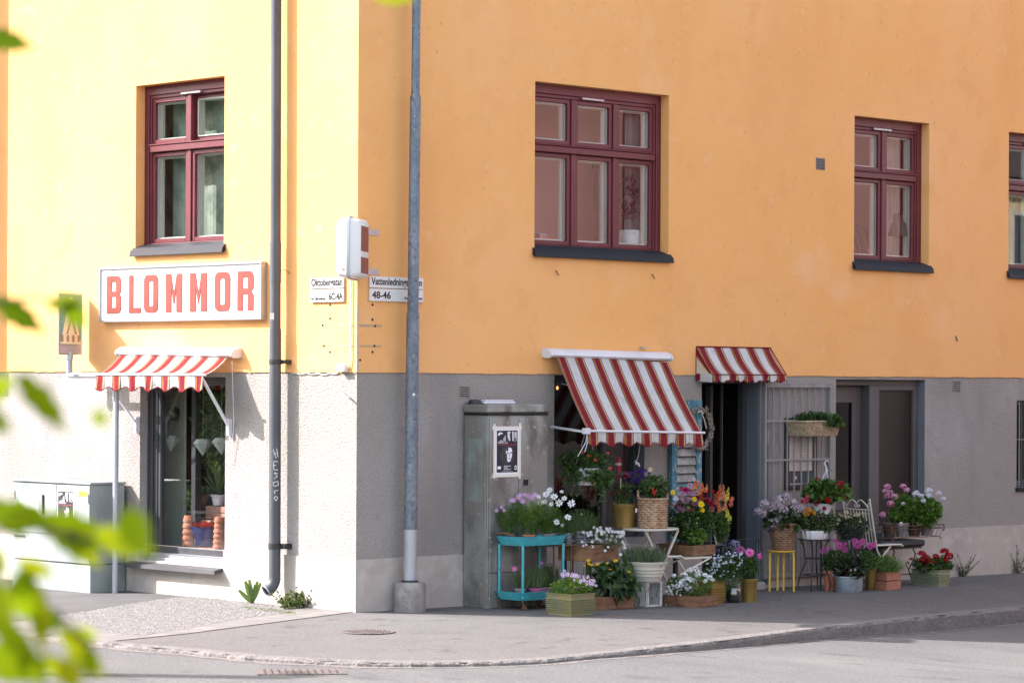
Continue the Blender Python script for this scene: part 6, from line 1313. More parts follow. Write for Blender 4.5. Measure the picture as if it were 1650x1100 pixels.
for px, py, r, c1, c2, kd in dah:
    pp = at(px, py, ref, -.2 + rnd.uniform(-.05, .06) + (.09 if kd == 'p' and r < .0281 else 0))
    if kd == 'd': daisy(fl, pp, r, c1, c2, 10, cr=.22, wd=1.2); daisy(fl, pp - FW * .004, r * .7, c1, c2, 8, cr=.3)
    elif kd == 'p2': daisy(fl, pp, r, c1, None, 8, wd=1.2); pom(fl, pp, r * .7, c1, None, rings=3, n=8)
    else: pom(fl, pp, r, c1)
    stem(f, pp, at(px * .5 + 1114 * .5, 860, ref, 0), .003)
for px, py in ((1118, 780), (1124, 776), (1131, 784), (1137, 786), (1121, 788), (1128, 790)): spike(fl, at(px, py + 8, ref, -.1 + rnd.uniform(-.08, .05)), .10, .022, [ORG, (.70, .12, .03), (.75, .3, .04)], 18)
for px, py in ((1082, 834), (1124, 834), (1114, 858), (1123, 842)): daisy(fl, at(px, py, ref, -.24), .008, (.7, .7, .05), None, 6)
fl.build('blossoms', m_petal, o)
# glass vase with snapdragons
p = V(c0.x + a + .16, c0.y + .18, 0); p = W(1162, 880, -.80); zz = W(1162, 880, -.80).z
o = thing('vase_of_snapdragons', 'ribbed glass vase of salmon and yellow snapdragons beside the shop door', 'vase', V(p.x, p.y, zz)); q = MB(); q.lathe([(.04, .0), (.055, .01), (.075, .09), (.095, .14)], (p.x, p.y, zz), 24, fn=lambda r, z, t: r * (1 + .04 * math.cos(t * 12))); q.build('vase', m_glassv, o, True)
q = MB(); q.box(p.x - .11, p.x + .11, p.y - .11, p.y + .11, zz - .02, zz - .0005); q.build('stand_top', m_black, o); q = MB(); q.tube([(p.x, p.y, gz(p.x, p.y)), (p.x, p.y, zz - .02)], .014, 8); q.build('stand_leg', m_black, o)
f = MB(); ref = V(p.x, p.y, zz); fol(f, ref, 1145, 825, 1176, 862, 380, .06, .3, [GM, GD, GB], .11); blades(f, ref, 1152, 1172, 872, 815, 60, .005, [GM, GB], .05); f.build('foliage', m_leaf, o); fl = MB()
for px, py, h_, cc in ((1160, 800, .18, [SAL, (.66, .3, .14)]), (1166, 798, .17, [SAL, (.7, .35, .2)]), (1154, 808, .13, [SAL, (.45, .1, .1)]), (1171, 800, .15, [(.72, .60, .08), (.68, .45, .1)]), (1160, 818, .14, [(.68, .28, .1), SAL]), (1178, 808, .08, [SAL, (.6, .15, .12)]), (1173, 826, .12, [(.62, .66, .1), (.7, .6, .1)]), (1176, 832, .06, [(.55, .62, .08)]), (1168, 815, .12, [(.7, .4, .12), SAL]), (1156, 800, .1, [(.5, .02, .05), SAL]), (1180, 800, .05, [SAL])): spike(fl, at(px, py + 6, ref, -.08 + rnd.uniform(-.05, .05)), h_, .026, cc, int(h_ * 150))
fl.build('blossoms', m_petal, o)
# --- security gate folded against the wall, notice board behind it, hanging wicker trough
gt = thing('security_gate', 'grey barred security gate folded back against the wall beside the shop door', 'gate', (6.3, -.03, 0)); y = -.055; xa, xb = 6.305, 7.50; zb_, zt_ = .06, 2.33
xa = W(1231, 700, y).x; xb = W(1341, 700, y).x
q = MB(); q.box(xa, xa + .035, y - .02, y + .02, zb_, zt_, bev=.003); q.box(xb - .06, xb, y - .02, y + .02, zb_, zt_, bev=.003); q.box(xa + .035, xb - .06, y - .02, y + .02, zt_ - .055, zt_, bev=.003); q.box(xa + .035, xb - .06, y - .02, y + .02, zb_, zb_ + .05, bev=.003); q.build('gate_frame', m_gate, gt)
q = MB(); nb = 9
for i in range(nb - 1): x = xa + .035 + (xb - .06 - xa - .035) * (i + 1) / nb; q.tube([(x, y, zb_ + .05), (x, y, zt_ - .055)], .0105, 6)
for z in (W(1250, 678, y).z, W(1250, 741, y).z): q.box(xa + .035, xb - .06, y - .014, y - .009, z - .012, z + .012)
q.build('bars', m_gate, gt); q = MB(); q.box(xa + .036, xb - .061, y - .004, y + .008, zb_ + .051, .62)
for i in range(9): x = xa + .07 + (xb - xa - .16) * i / 8; q.box(x - .03, x + .03, y - .012, y - .0045, zb_ + .07, .60, bev=.003)
q.build('ribbed_panel', m_gate, gt)
nb_ = thing('notice_board', 'small black framed notice behind the gate bars under the wicker trough', 'notice', (6.66, -.02, 1.12)); a0 = W(1265, 780, -.02); a1 = W(1317, 700, -.02)
b0x, b1x = a0.x, a1.x; z0, z1 = 1.08, 1.92
q = MB(); q.box(b0x, b1x, -.022, -.002, z0, z1, bev=.003); q.build('board', m_black, nb_); q = MB(); q.box(b0x + .07, b1x - .10, -.026, -.0225, z0 + .22, z1 - .06, col=(.50, .45, .42)); 
for i in range(22):
    z = z1 - .14 - i * .023; w_ = rnd.uniform(.45, .95) * (b1x - b0x - .23); q.box((b0x + b1x) / 2 - .015 - w_ / 2, (b0x + b1x) / 2 - .015 + w_ / 2, -.0268, -.0262, z, z + .006, col=(.25, .22, .22))
q.build('printed_sheet', m_paper, nb_); q = MB(); q.box(b0x + .06, b1x - .06, -.027, -.0225, z0 + .05, z0 + .2, col=(.045, .06, .07)); q.box(b0x + .08, b1x - .2, -.0275, -.0272, z0 + .06, z0 + .075, col=(.4, .42, .42)); q.box(b0x + .14, b0x + .2, -.0275, -.0272, z0 + .12, z0 + .16, col=(.5, .4, .3)); q.build('picture_strip', m_paper, nb_)
q = MB(); q.poly([(b0x + .03, -.03, z0 + .03), (b1x - .03, -.03, z0 + .03), (b1x - .03, -.03, z1 - .03), (b0x + .03, -.03, z1 - .03)]); q.build('pane', glassmat('notice_glass', .8), nb_)
# wicker trough
e = W(1296, 703, -.38); e0 = W(1288, 703, -.38); e1 = W(1352, 703, -.38); o = thing('wicker_trough', 'rectangular wicker trough of dark ivy hanging on the gate bars', 'hanging planter', e); k = M1(e)
zb2 = e.z; h2 = 24 * k; xa2, xb2 = W(1297, 700, -.32).x, W(1349, 700, -.32).x; ya2, yb2 = -.32, -.08; q = MB()
def wall_weave(P0, P1, fl_=.03, nrm=V(0, -1, 0)):
    nu = 64; nv = 26; vs = []; d = P1 - P0
    for j in range(nv + 1):
        for i in range(nu + 1):
            u = i / nu; v = j / nv; ex = (u - .5) * 2 * fl_ * v; bump = .006 * math.cos(math.pi * (j // 2) + u * d.length * 90) + .004 if j % 2 else -.004
            vs.append(P0 + d * u + d.normalized() * ex + UZ * h2 * v + nrm * (bump + fl_ * v))
    q.mesh(vs, [(j * (nu + 1) + i, j * (nu + 1) + i + 1, (j + 1) * (nu + 1) + i + 1, (j + 1) * (nu + 1) + i) for j in range(nv) for i in range(nu)])
wall_weave(V(xa2, ya2, zb2), V(xb2, ya2, zb2)); wall_weave(V(xa2, yb2, zb2), V(xa2, ya2, zb2), .03, V(-1, 0, 0)); wall_weave(V(xb2, ya2, zb2), V(xb2, yb2, zb2), .03, V(1, 0, 0)); wall_weave(V(xb2, yb2, zb2), V(xa2, yb2, zb2), .0, V(0, 1, 0)); q.poly([V(xa2, ya2, zb2), V(xb2, ya2, zb2), V(xb2, yb2, zb2), V(xa2, yb2, zb2)]); q.build('basket', m_wickg, o, True)
q = MB(); q.tube([V(xa2 - .035, ya2 - .035, zb2 + h2), V(xb2 + .035, ya2 - .035, zb2 + h2), V(xb2 + .035, yb2 + .0, zb2 + h2), V(xa2 - .035, yb2 + .0, zb2 + h2), V(xa2 - .035, ya2 - .035, zb2 + h2)], .011, 6); q.build('plaited_rim', m_wickg, o, True)
q = MB(); 
for x in (xa2 + .1, xb2 - .1): q.tube([V(x, yb2, zb2 + h2), V(x, -.062, zb2 + h2 + .02), V(x, -.05, zb2 + h2 - .02)], .004, 5)
q.build('hook', m_alu, o)
ref = V((xa2 + xb2) / 2, (ya2 + yb2) / 2, zb2); f = MB(); fol(f, ref, 1276, 664, 1358, 688, 620, .05, .6, [GD, GM, (.022, .05, .018)], .15); fol(f, ref, 1340, 672, 1362, 690, 70, .04, .6, [GD, GM], .08)
for px, py in ((1272, 655), (1347, 652), (1290, 660)): stem(f, at(1300 if px < 1300 else 1340, 680, ref, 0), at(px, py + 4, ref, 0), .002, GG)
f.build('foliage', m_leaf, o)
# --- yellow stool, wicker pot with hydrangea
p = G(1259, 952); k = M1(p); sx_ = 20 * k; zs = p.z + 66 * k; o = thing('yellow_stool', 'yellow metal stool under the wicker pot of pale hydrangea', 'stool', p)
q = MB(); q.lathe([(sx_ * 1.02, -.018), (sx_ * 1.1, -.012), (sx_ * 1.1, -.002), (sx_ * 1.05, 0), (.01, .002)], (p.x, p.y, zs), 36); q.build('seat', m_yellow, o, True)
for s_ in ((-1, -.25), (1, -.25), (-.25, 1), (.25, 1)):
    q = MB(); e = p + RT * s_[0] * sx_ * .92 + FW * s_[1] * sx_ * .7; e.z = zs - .03; g0 = p + RT * s_[0] * sx_ * .98 + FW * s_[1] * sx_ * .8; g0.z = gz(g0.x, g0.y)
    q.tube([V(p.x, p.y, zs - .02) + (e - V(p.x, p.y, zs - .03)) * .7, e + UZ * -.002, e + (e - V(p.x, p.y, e.z)) * .04 - UZ * .03, g0], .0125, 10); q.build('leg', m_yellow, o, True)
o = thing('potted_hydrangea', 'pale mauve hydrangea in a brown wicker pot on the yellow stool', 'potted plant', V(p.x, p.y, zs)); pb_ = Dp(1261, 884, p); pb_.z = zs + .003
wicker(o, pb_, 16 * k, 22 * k, 42 * k, m_wickd, 'basket', rows=12, stakes=12, n=120, amp=.009)
f = MB(); fol(f, pb_, 1222, 815, 1300, 858, 170, .10, .62, [(.022, .042, .014), GD, (.035, .055, .02)], .24, up=-.1, droop=.3); fl = MB(); hc = [(.48, .38, .46), (.55, .50, .45), (.40, .30, .45), (.58, .5, .5), (.42, .36, .36)]
for px, py, r in ((1232, 813, .065), (1222, 824, .055), (1230, 828, .05), (1246, 818, .07), (1257, 808, .085), (1262, 822, .06), (1275, 812, .075), (1284, 822, .055), (1247, 843, .072), (1290, 818, .045), (1268, 800, .05)): umbel(fl, at(px, py, pb_, -.12 + rnd.uniform(-.05, .05)), r, hc, 120, .17, .85, (.35, .3, .4))
f.build('foliage', m_leaf, o); fl.build('blossoms', m_petal, o)
o = thing('purple_leaf_card', 'small purple card hanging under the pale hydrangea', 'tag', at(1235, 848, pb_, -.05)); q = MB(); e = at(1234, 850, pb_, -.05); q.bar(e - RT * .05, e + RT * .05, .045, .003, up=tuple(-FW), col=(.11, .06, .2)); q.build('card', m_paper, o)
# --- black wire table with dahlias and hanging geranium
p = G(1312, 951); k = M1(p); zt = p.z + 83 * k; o = thing('wire_table', 'black wrought iron plant table behind the dark red dahlias', 'table', p)
q = MB(); q.lathe([(.19, -.012), (.2, -.006), (.19, 0), (.01, .001)], (p.x, p.y, zt), 32); q.build('tabletop', m_black, o, True)
for i in range(4):
    t = i * 1.5708 + .5; e = V(math.cos(t), math.sin(t), 0); q = MB(); q.tube([p + e * .17 + UZ * 83 * k, p + e * .12 + UZ * 70 * k, p + e * .10 + UZ * 45 * k, p + e * .17 + UZ * 22 * k, p + e * .19 + UZ * 8 * k, p + e * .17 + UZ * .0], .008, 6); q.build('leg', m_black, o, True)
q = MB(); q.tube([p + V(math.cos(t * .52) * .13, math.sin(t * .52) * .13, 26 * k) for t in range(13)], .006, 5); q.tube([p + V(math.cos(t * .52) * .10, math.sin(t * .52) * .10, 52 * k) for t in range(13)], .006, 5); q.build('ring', m_black, o, True)
pz = V(p.x, p.y, zt + .002); o = thing('potted_dahlias', 'red dahlias and yellow begonias in a scalloped white metal trough on the wire table', 'potted plant', pz)
q = MB(); q.lathe([(.15, 0), (.165, .02), (.18, .09), (.18, .1), (.17, .1), (.16, .03)], pz, 60, 1.0, .8, fn=lambda r, z, t: r * (1 + .10 * abs(math.sin(t * 8))), capb=True); q.build('trough', m_whitep, o, True)
f = MB(); fol(f, pz, 1290, 815, 1350, 862, 560, .05, .45, [GD, GM, (.02, .04, .015)], .2); f.build('foliage', m_leaf, o); fl = MB()
for px, py, r, c1 in ((1334, 806, .038, (.42, .005, .02)), (1315, 812, .028, (.26, .005, .02)), (1328, 819, .028, (.24, .004, .02)), (1298, 806, .035, (.52, .06, .12)), (1301, 800, .026, (.5, .1, .15)), (1308, 826, .02, (.3, .01, .02)), (1293, 808, .024, (.4, .02, .08))): pom(fl, at(px, py, pz, -.2), r, c1)
for px, py in ((1295, 826), (1300, 822), (1305, 820), (1308, 824), (1297, 830), (1312, 826), (1302, 828)): pom(fl, at(px, py, pz, -.2), .02, (.72, .34, .02), (.5, .1, .02), rings=3, n=7)
fl.build('blossoms', m_petal, o)
p2 = W(1323, 832, -.62); o = thing('hanging_geranium', 'white pot with a plastic hanging hook and leafy dark red geranium', 'hanging pot', p2); k2 = M1(p2); pot(o, p2, .09, .125, .15, m_whitep, .004)
q = MB(); q.tube([(p2.x, p2.y, gz(p2.x, p2.y)), (p2.x, p2.y, p2.z)], .012, 8); q.lathe([(.1, -.012), (.1, -.001)], p2, 20); q.build('stand', m_black, o)
hk = at(1332, 757, p2, 0); q = MB(); hp = [hk + RT * a_ * k2 + UZ * b__ * k2 for a_, b__ in ((0, 0), (0, 5), (3.5, 8), (4.5, 12), (2, 15.5), (-1.5, 15), (-3.5, 12))]; hp = [hk + RT * a_ * k2 + UZ * b__ * k2 for a_, b__ in ((0, 0), (-1, 6), (-3.5, 10), (-1.5, 15), (2.5, 15), (4, 11.5))]; q.tube(hp, [.007, .007, .0065, .006, .0055, .003], 8); q.tube([hk - UZ * .015, hk + UZ * .012], .012, 8)
for s_ in ((-.12, -.02), (.12, -.02), (.02, .1)): q.tube([hk, p2 + RT * s_[0] + FW * s_[1] + UZ * .15], .0045, 5)
q.build('hanger', m_whitemetal, o, True)
f = MB(); fol(f, p2, 1292, 772, 1362, 812, 420, .075, .85, [(.04, .085, .018), GD, GM], .24, up=.1); fol(f, p2, 1340, 780, 1372, 806, 60, .08, .85, [(.09, .15, .025), GM], .14, off=-.1); stem(f, at(1333, 770, p2, 0), at(1340, 757, p2, 0), .002); leafq(f, at(1338, 757, p2, 0), RT, UZ, .035, .03, GM); fl = MB()
for px, py, r in ((1350, 781, .035), (1356, 778, .03), (1355, 787, .024), (1316, 771, .022), (1349, 796, .018), (1321, 804, .024), (1294, 783, .016), (1362, 800, .016)): umbel(fl, at(px, py, p2, -.2), r, [(.30, .008, .015), (.2, .005, .012)], 26, .4)
f.build('foliage', m_leaf, o); fl.build('blossoms', m_petal, o)
# --- rose pot in wire basket
p = W(1372, 868, -.85); k = M1(p); o = thing('potted_roses', 'cream roses in a dark wire basket left of the white chair', 'potted plant', p); q = MB()
for zz, r in ((.0, .13), (.05, .145), (.10, .165), (.15, .18)): q.tube([p + V(math.cos(t * .349) * r, math.sin(t * .349) * r, zz) for t in range(19)], .004, 5)
for i in range(18): t = i * .349; q.tube([p + V(math.cos(t) * .13, math.sin(t) * .13, 0), p + V(math.cos(t) * .18, math.sin(t) * .18, .15)], .003, 4)
q.build('wire_basket', m_black, o, True); q = MB(); q.lathe([(.11, .004), (.15, .12)], p, 20); q.build('pot', m_black, o, True); q = MB(); q.tube([(p.x, p.y, gz(p.x, p.y)), (p.x, p.y, p.z)], .014, 8); q.lathe([(.14, -.01), (.14, -.001)], p, 20); q.lathe([(.13, 0), (.12, .012)], (p.x, p.y, gz(p.x, p.y)), 20); q.build('stand', m_black, o)
f = MB(); fol(f, p, 1342, 826, 1400, 868, 620, .04, .5, [(.022, .04, .014), GD, (.03, .05, .02)], .2); f.build('foliage', m_leaf, o); fl = MB()
for px, py, r in ((1364, 826, .026), (1362, 832, .022), (1351, 838, .022), (1353, 829, .018), (1381, 830, .026), (1376, 831, .018), (1391, 827, .018), (1386, 841, .022), (1368, 833, .018), (1357, 831, .014), (1345, 831, .016), (1350, 844, .014), (1371, 828, .014)): pom(fl, at(px, py, p, -.18), r, (.60, .52, .34), (.62, .45, .3), d=(UZ + rdir() * .3 - FW * .4).normalized(), rings=4, n=8)
for i in range(8): daisy(fl, at(rnd.uniform(1392, 1398), rnd.uniform(826, 862), p, -.12), .006, (.6, .5, .5), None, 5)
fl.build('blossoms', m_petal, o)
# --- white scrolled chair
pr_ = G(1452, 946); cy = pr_.y; zg = gz(pr_.x, pr_.y); zs = pr_.z + (946 - 877) * M1(pr_); ch = thing('garden_chair', 'cream wrought iron garden chair with scrolled back beside the pink geraniums', 'chair', pr_)
kc = M1(pr_); yv = cy + .05; print('white chair', pr_, zs)
def cpt(px, py, dy=0.0): return W(px, py, yv + dy)
w_ = .40   # chair depth along y; chair faces +x
bx0 = cpt(1412, 868).x
# back in a plane leaning left; spanned by y: near side y=yv, far side yv+w_
def bk(v, z):   # v 0..1 across the back (0 = far), z height above seat
    return V(bx0 - .12 * (z / .5), yv + w_ * (1 - v), zs + z)
# choose plane so that the back spans 1370..1418 px
def fitpx(P):
    d = (P - CAM); return CX + FOC * d.dot(RT) / d.dot(FW)
print('back px', fitpx(bk(0, .25)), fitpx(bk(1, .25)), fitpx(bk(0, .5)), fitpx(bk(1, .5)))
for v in (0, 1):
    q = MB(); q.tube([bk(v, .52), bk(v, -.05), V(bx0 + .35, bk(v, 0).y, zg)], .011, 8); q.build('leg', m_cream, ch, True)
    q = MB(); q.tube([V(bx0 + .30, bk(v, 0).y + (.02 if v else -.02), zs - .01), V(bx0 + .05, bk(v, 0).y + (.02 if v else -.02), zs - .2), V(bx0 - .12, bk(v, 0).y + (.02 if v else -.02), zg)], .011, 8); q.build('leg', m_cream, ch, True)
q = MB(); q.tube([bk(0, .42), bk(1, .42)], .009, 6); q.tube([bk(0, .02), bk(1, .02)], .009, 6); q.tube([bk(v / 8, .17 + .06 * math.sin(math.pi * v / 8)) for v in range(9)], .006, 6); q.build('back_rail', m_cream, ch, True)
q = MB()
for i in range(1, 9):
    v = i / 9; q.tube([bk(v, .02), bk(v, .42)], .006, 6); e = bk(v, .37); q.mesh([e + UZ * .035, e + (bk(1, 0) - bk(0, 0)).normalized() * .018, e - UZ * .03, e - (bk(1, 0) - bk(0, 0)).normalized() * .018], [(0, 1, 2, 3)])
q.build('back_bars', m_cream, ch, True)
q = MB()
for s_ in (0, 1):
    f_ = (lambda v: v) if s_ == 0 else (lambda v: 1 - v)
    q.tube([bk(f_(.08), .43), bk(f_(.18), .49), bk(f_(.32), .535), bk(f_(.44), .52), bk(f_(.5), .475), bk(f_(.46), .445), bk(f_(.41), .455), bk(f_(.42), .48)], .007, 6); q.tube([bk(f_(.02), .46), bk(f_(.06), .50), bk(f_(.10), .48), bk(f_(.08), .45)], .006, 6)
q.tube([bk(0, .52), bk(0, .55)], .014, 8); q.tube([bk(1, .52), bk(1, .55)], .014, 8); q.build('scrolls', m_cream, ch, True)
q = MB(); ya, yb = yv, yv + w_; q.tube([V(bx0, ya, zs), V(bx0 + .46, ya, zs), V(bx0 + .50, ya, zs - .02), V(bx0 + .50, yb, zs - .02), V(bx0, yb, zs), V(bx0, ya, zs)], .010, 8); q.build('seat_frame', m_cream, ch, True); q = MB()
for i in range(16): x = bx0 + .03 + i * .029; q.bar((x, ya, zs + .004 - (.006 if i > 14 else 0)), (x, yb, zs + .004), .014, .005)
q.build('seat_slats', m_cream, ch)
# --- black table with wrought legs, wire planter of pink and white geraniums
pt = W(1455, 872, -.42); k = M1(pt); zg = gz(pt.x, pt.y); o = thing('wrought_table', 'black topped wrought iron table against the wall under the geraniums', 'table', V(pt.x, pt.y, zg))
xa, xb = W(1420, 875, -.62).x, W(1492, 872, -.62).x; zt = W(1455, 877, -.62).z; q = MB(); q.box(xa, xb, -.62, -.14, zt - .03, zt + .045, bev=.02); q.build('tabletop', m_black, o); q = MB(); q.box(xa + .04, xb - .04, -.59, -.18, zt - .055, zt - .031); q.build('apron', m_black, o)
for (x, y, s_) in ((xa + .1, -.58, -1), (xb - .2, -.58, 1), (xa + .1, -.2, -1), (xb - .12, -.2, 1)):
    zz = gz(x, y); q = MB(); q.tube([V(x - s_ * .02, y, zt - .03), V(x + s_ * .05, y, zt - .12), V(x + s_ * .02, y, zz + .30), V(x - s_ * .08, y, zz + .18), V(x - s_ * .02, y, zz + .06), V(x + s_ * .05, y, zz)], .009, 6); q.tube([V(x - s_ * .08, y, zz + .18), V(x - s_ * .13, y, zz + .24), V(x - s_ * .10, y, zz + .28), V(x - s_ * .07, y, zz + .25)], .006, 5); q.build('leg', m_black, o, True)
q = MB(); q.tube([V(xa + .06, -.58, zg + .12), V(xb - .06, -.2, zg + .12)], .008, 6); q.tube([V(xb - .06, -.58, zg + .12), V(xa + .06, -.2, zg + .12)], .008, 6); q.build('cross_brace', m_rust, o, True)
zt += .046; xa, xb = W(1437, 860, -.55).x, W(1512, 855, -.55).x - .02; xm = (xa + xb) / 2; zp = zt + .03; o = thing('wire_planter', 'rusty wire planter holding pots of pink and white geraniums on the black table', 'planter', V(xm, -.45, zt)); q = MB()
for zz, e in ((.0, .0), (.10, .03), (.14, .045)): q.tube([V(xa - e, -.58 - e, zp + zz), V(xb + e, -.58 - e, zp + zz), V(xb + e, -.30 + e, zp + zz), V(xa - e, -.30 + e, zp + zz), V(xa - e, -.58 - e, zp + zz)], .005, 5)
for i in range(12): x = xa + (xb - xa) * i / 11; ex = (i / 11 - .5) * .09; q.tube([V(x, -.58, zp), V(x + ex, -.625, zp + .14)], .0035, 4)
q.build('wire_frame', m_rust, o, True)
for x, s_ in ((xa, -1), (xb, 1)):
    q = MB(); q.tube([V(x, -.58, zp), V(x + s_ * .03, -.58, zt - .0), V(x + s_ * .05, -.58, zt + .005)], .006, 5); q.tube([V(x + s_ * .045, -.60, zp + .14), V(x + s_ * .08, -.6, zp + .10), V(x + s_ * .06, -.6, zp + .06), V(x + s_ * .04, -.6, zp + .09)], .006, 5); q.build('scroll_foot', m_rust, o, True)
for i in range(4):
    x = xa + .08 + (xb - xa - .16) * i / 3; pot(o, (x, -.45, zp + .002), .065, .09, .165, m_plas if i % 2 else mat('brown_plastic_pot_%d' % i, (.06, .035, .03), .5), .004, n=16)
q = MB()
for i, px in enumerate((1452, 1481)):
    e = W(px, 843, -.60); q.box(e.x - .025, e.x + .025, -.602, -.60, e.z - .02, e.z + .02, col=(.6, .55, .55) if i else (.5, .5, .48)); q.box(e.x - .02, e.x + .02, -.6032, -.6022, e.z - .015, e.z - .005, col=(.4, .05, .05))
q.build('plant_tags', m_paper, o)
ref = V(xm, -.45, zp); f = MB(); fol(f, ref, 1432, 814, 1475, 850, 320, .06, .85, [GB, GM, GD], .18); fol(f, ref, 1460, 800, 1518, 848, 700, .06, .8, [GB, GM, (.07, .13, .02)], .2); fol(f, ref, 1440, 795, 1470, 820, 120, .055, .8, [GM, GB], .12); fl = MB()
pk = [(.66, .28, .46), (.70, .42, .55), (.60, .2, .4)]; wk = [(.68, .69, .74), (.74, .75, .78), (.6, .62, .68)]
for px, py, r, cc in ((1430, 784, .038, pk), (1434, 793, .034, pk), (1429, 799, .034, pk), (1441, 800, .04, pk), (1435, 811, .042, pk), (1422, 829, .04, pk), (1455, 783, .036, pk), (1461, 789, .036, pk), (1476, 795, .042, wk), (1485, 799, .03, wk), (1488, 807, .034, wk), (1497, 790, .038, wk), (1497, 798, .036, wk), (1513, 794, .034, [(.68, .5, .62), (.7, .62, .7)]), (1520, 803, .028, wk), (1455, 811, .022, wk), (1426, 791, .03, pk)):
    e = at(px, py, ref, -.15); umbel(fl, e, r, cc, 60, .28); stem(f, e, at(px * .6 + 1475 * .4, 835, ref, 0), .003, GB)
f.build('foliage', m_leaf, o); fl.build('blossoms', m_petal, o)
# --- zinc tub with dark leaves and magenta dahlias
p = G(1368, 953); k = M1(p); o = thing('zinc_tub', 'grey zinc tub of dark leaves and magenta dahlias nearest the kerb', 'planter', p); q = MB(); h = 26 * k; q.lathe([(24.5 * k, 0), (25.5 * k, h * .1), (27.3 * k, h * .9), (28.4 * k, h * .93), (28.4 * k, h), (27.2 * k, h), (26 * k, h * .7)], p, 40, 1, .72); q.build('tub', m_zinc, o, True)
q = MB(); q.lathe([(26.3 * k, h * .75), (.01, h * .8)], p, 20, 1, .72); q.build('soil', m_soil, o)
q = MB(); e = p - RT * 26 * k * .95 + UZ * h * .95; q.tube([e - FW * .04, e - FW * .04 - RT * .02 + UZ * .03, e + FW * .04 - RT * .02 + UZ * .03, e + FW * .04], .007, 6); q.build('handle', m_zinc, o, True)
f = MB(); fol(f, p, 1342, 895, 1398, 935, 520, .06, .55, [GP, (.025, .03, .02), GD], .2); fol(f, p, 1325, 885, 1375, 918, 260, .055, .5, [GD, GM], .2, off=.15); fol(f, p, 1372, 885, 1415, 920, 320, .05, .4, [GD, GM], .18, off=.12); fl = MB()
for px, py, r in ((1382, 878, .058), (1390, 872, .035), (1402, 880, .045), (1408, 877, .03), (1352, 879, .046), (1360, 884, .04), (1332, 884, .03), (1325, 888, .026), (1345, 871, .026), (1362, 876, .022), (1377, 871, .034)):
    e = at(px, py, p, -.06 + rnd.uniform(-.06, .06)); pom(fl, e, r, (.55, .10, .36), (.60, .22, .40), rings=5, n=15); stem(f, e, at(px * .6 + 1368 * .4, 920, p, 0), .004, GD)
daisy(fl, at(1371, 918, p, -.2), .016, (.55, .4, .42), None, 5); daisy(fl, at(1378, 917, p, -.2), .014, (.55, .4, .42), None, 5); f.build('foliage', m_leaf, o); fl.build('blossoms', m_petal, o)
p = G(1337, 951); o = thing('terracotta_pot', 'dark terracotta pot half hidden behind the zinc tub', 'pot', p); k = M1(p); pot(o, p, 8 * k, 11 * k, 33 * k, m_terra); f = MB(); fol(f, p, 1322, 895, 1350, 925, 160, .045, .5, [GD, GM], .12); f.build('foliage', m_leaf, o)
p = G(1402, 950); o = thing('gold_vase', 'flared matt gold cone vase between the zinc tub and the red crate', 'vase', p); k = M1(p); q = MB(); q.lathe([(5 * k, 0), (6.5 * k, 3 * k), (9 * k, 26 * k), (11.5 * k, 36 * k), (10.8 * k, 36 * k)], p, 24); q.build('vase', m_gold, o, True); f = MB(); fol(f, p, 1395, 895, 1420, 920, 110, .05, .3, [GM, GB], .1); f.build('foliage', m_leaf, o)
# --- red wooden crate with fern
c, a, b_, h = box_at(1429, 951, 1404, 1452, 922); o = thing('flower_crate', 'reddish two board wooden crate with a feathery fern', 'planter', c); crate(o, c, a, b_, h, m_wood2, 2); ref = c + V(a / 2, b_ / 2, 0); f = MB(); fol(f, ref, 1400, 893, 1452, 926, 620, .05, .22, [GM, GB, (.08, .13, .03)], .2, droop=.5); blades(f, ref, 1405, 1462, 922, 895, 90, .006, [GM, GB], .12, 1.2); f.build('foliage', m_leaf, o)
# --- green ribbed tin planter with red geraniums
c, a, b_, h = box_at(1512, 945, 1471, 1529, 918); print('g tin', c, a, b_, h)
o = thing('tin_planter', 'pale green ribbed tin planter with deep red geraniums near the wall', 'planter', c); tin_box(o, c, a, b_, h, mat('pale_green_tin', (.30, .31, .19), .45, metal=.4, var=((6, (.24, .27, .18), .42, .66), (25, (.2, .17, .1), .62, .75)), bump=(50, .2, .003)), .012, 6); ref = c + V(a / 2, b_ / 2, 0)
f = MB(); fol(f, ref, 1470, 896, 1535, 924, 420, .055, .85, [GD, GM, (.035, .075, .03)], .2); fl = MB()
for px, py, r in ((1485, 893, .05), (1491, 897, .04), (1486, 902, .042), (1498, 903, .036), (1504, 906, .034), (1522, 889, .05), (1529, 896, .05), (1524, 901, .036), (1508, 896, .036), (1468, 900, .022), (1495, 907, .03)): umbel(fl, at(px, py, ref, -.1), r, [(.33, .008, .014), (.42, .012, .02), (.26, .005, .012)], 60, .3)
f.build('foliage', m_leaf, o); fl.build('blossoms', m_petal, o)
# --- weeds
def weed(kind, label, p, n, h, cols, sp=.12, ln=.03, wd=.35, seeds=None):
    o = thing(kind, label, 'weed', p); f = MB()
    for i in range(n):
        d = V(rnd.gauss(0, .5), rnd.gauss(0, .5), 1).normalized(); hh = h * rnd.uniform(.5, 1); a_ = V(*p) + V(rnd.uniform(-1, 1), rnd.uniform(-.4, .4), 0) * sp * .3; b_ = a_ + d * hh; m_ = (a_ + b_) / 2 + UZ * .02; f.tube([a_, m_, b_], [.003, .002, .001], 4, False, cols[0])
        for j in range(int(hh / .010)): t = rnd.uniform(.1, 1); leafq(f, a_.lerp(b_, t), (rdir(.5)), rdir(1), ln * (1.2 - t * .7), ln * wd, jit(rnd.choice(cols), .25))
    f.build('leaves', m_leaf, o); 
    q = MB(); q.tube([V(*p) - UZ * .02, V(*p) + UZ * .02], [.012, .006], 6); q.build('root', m_soil, o)
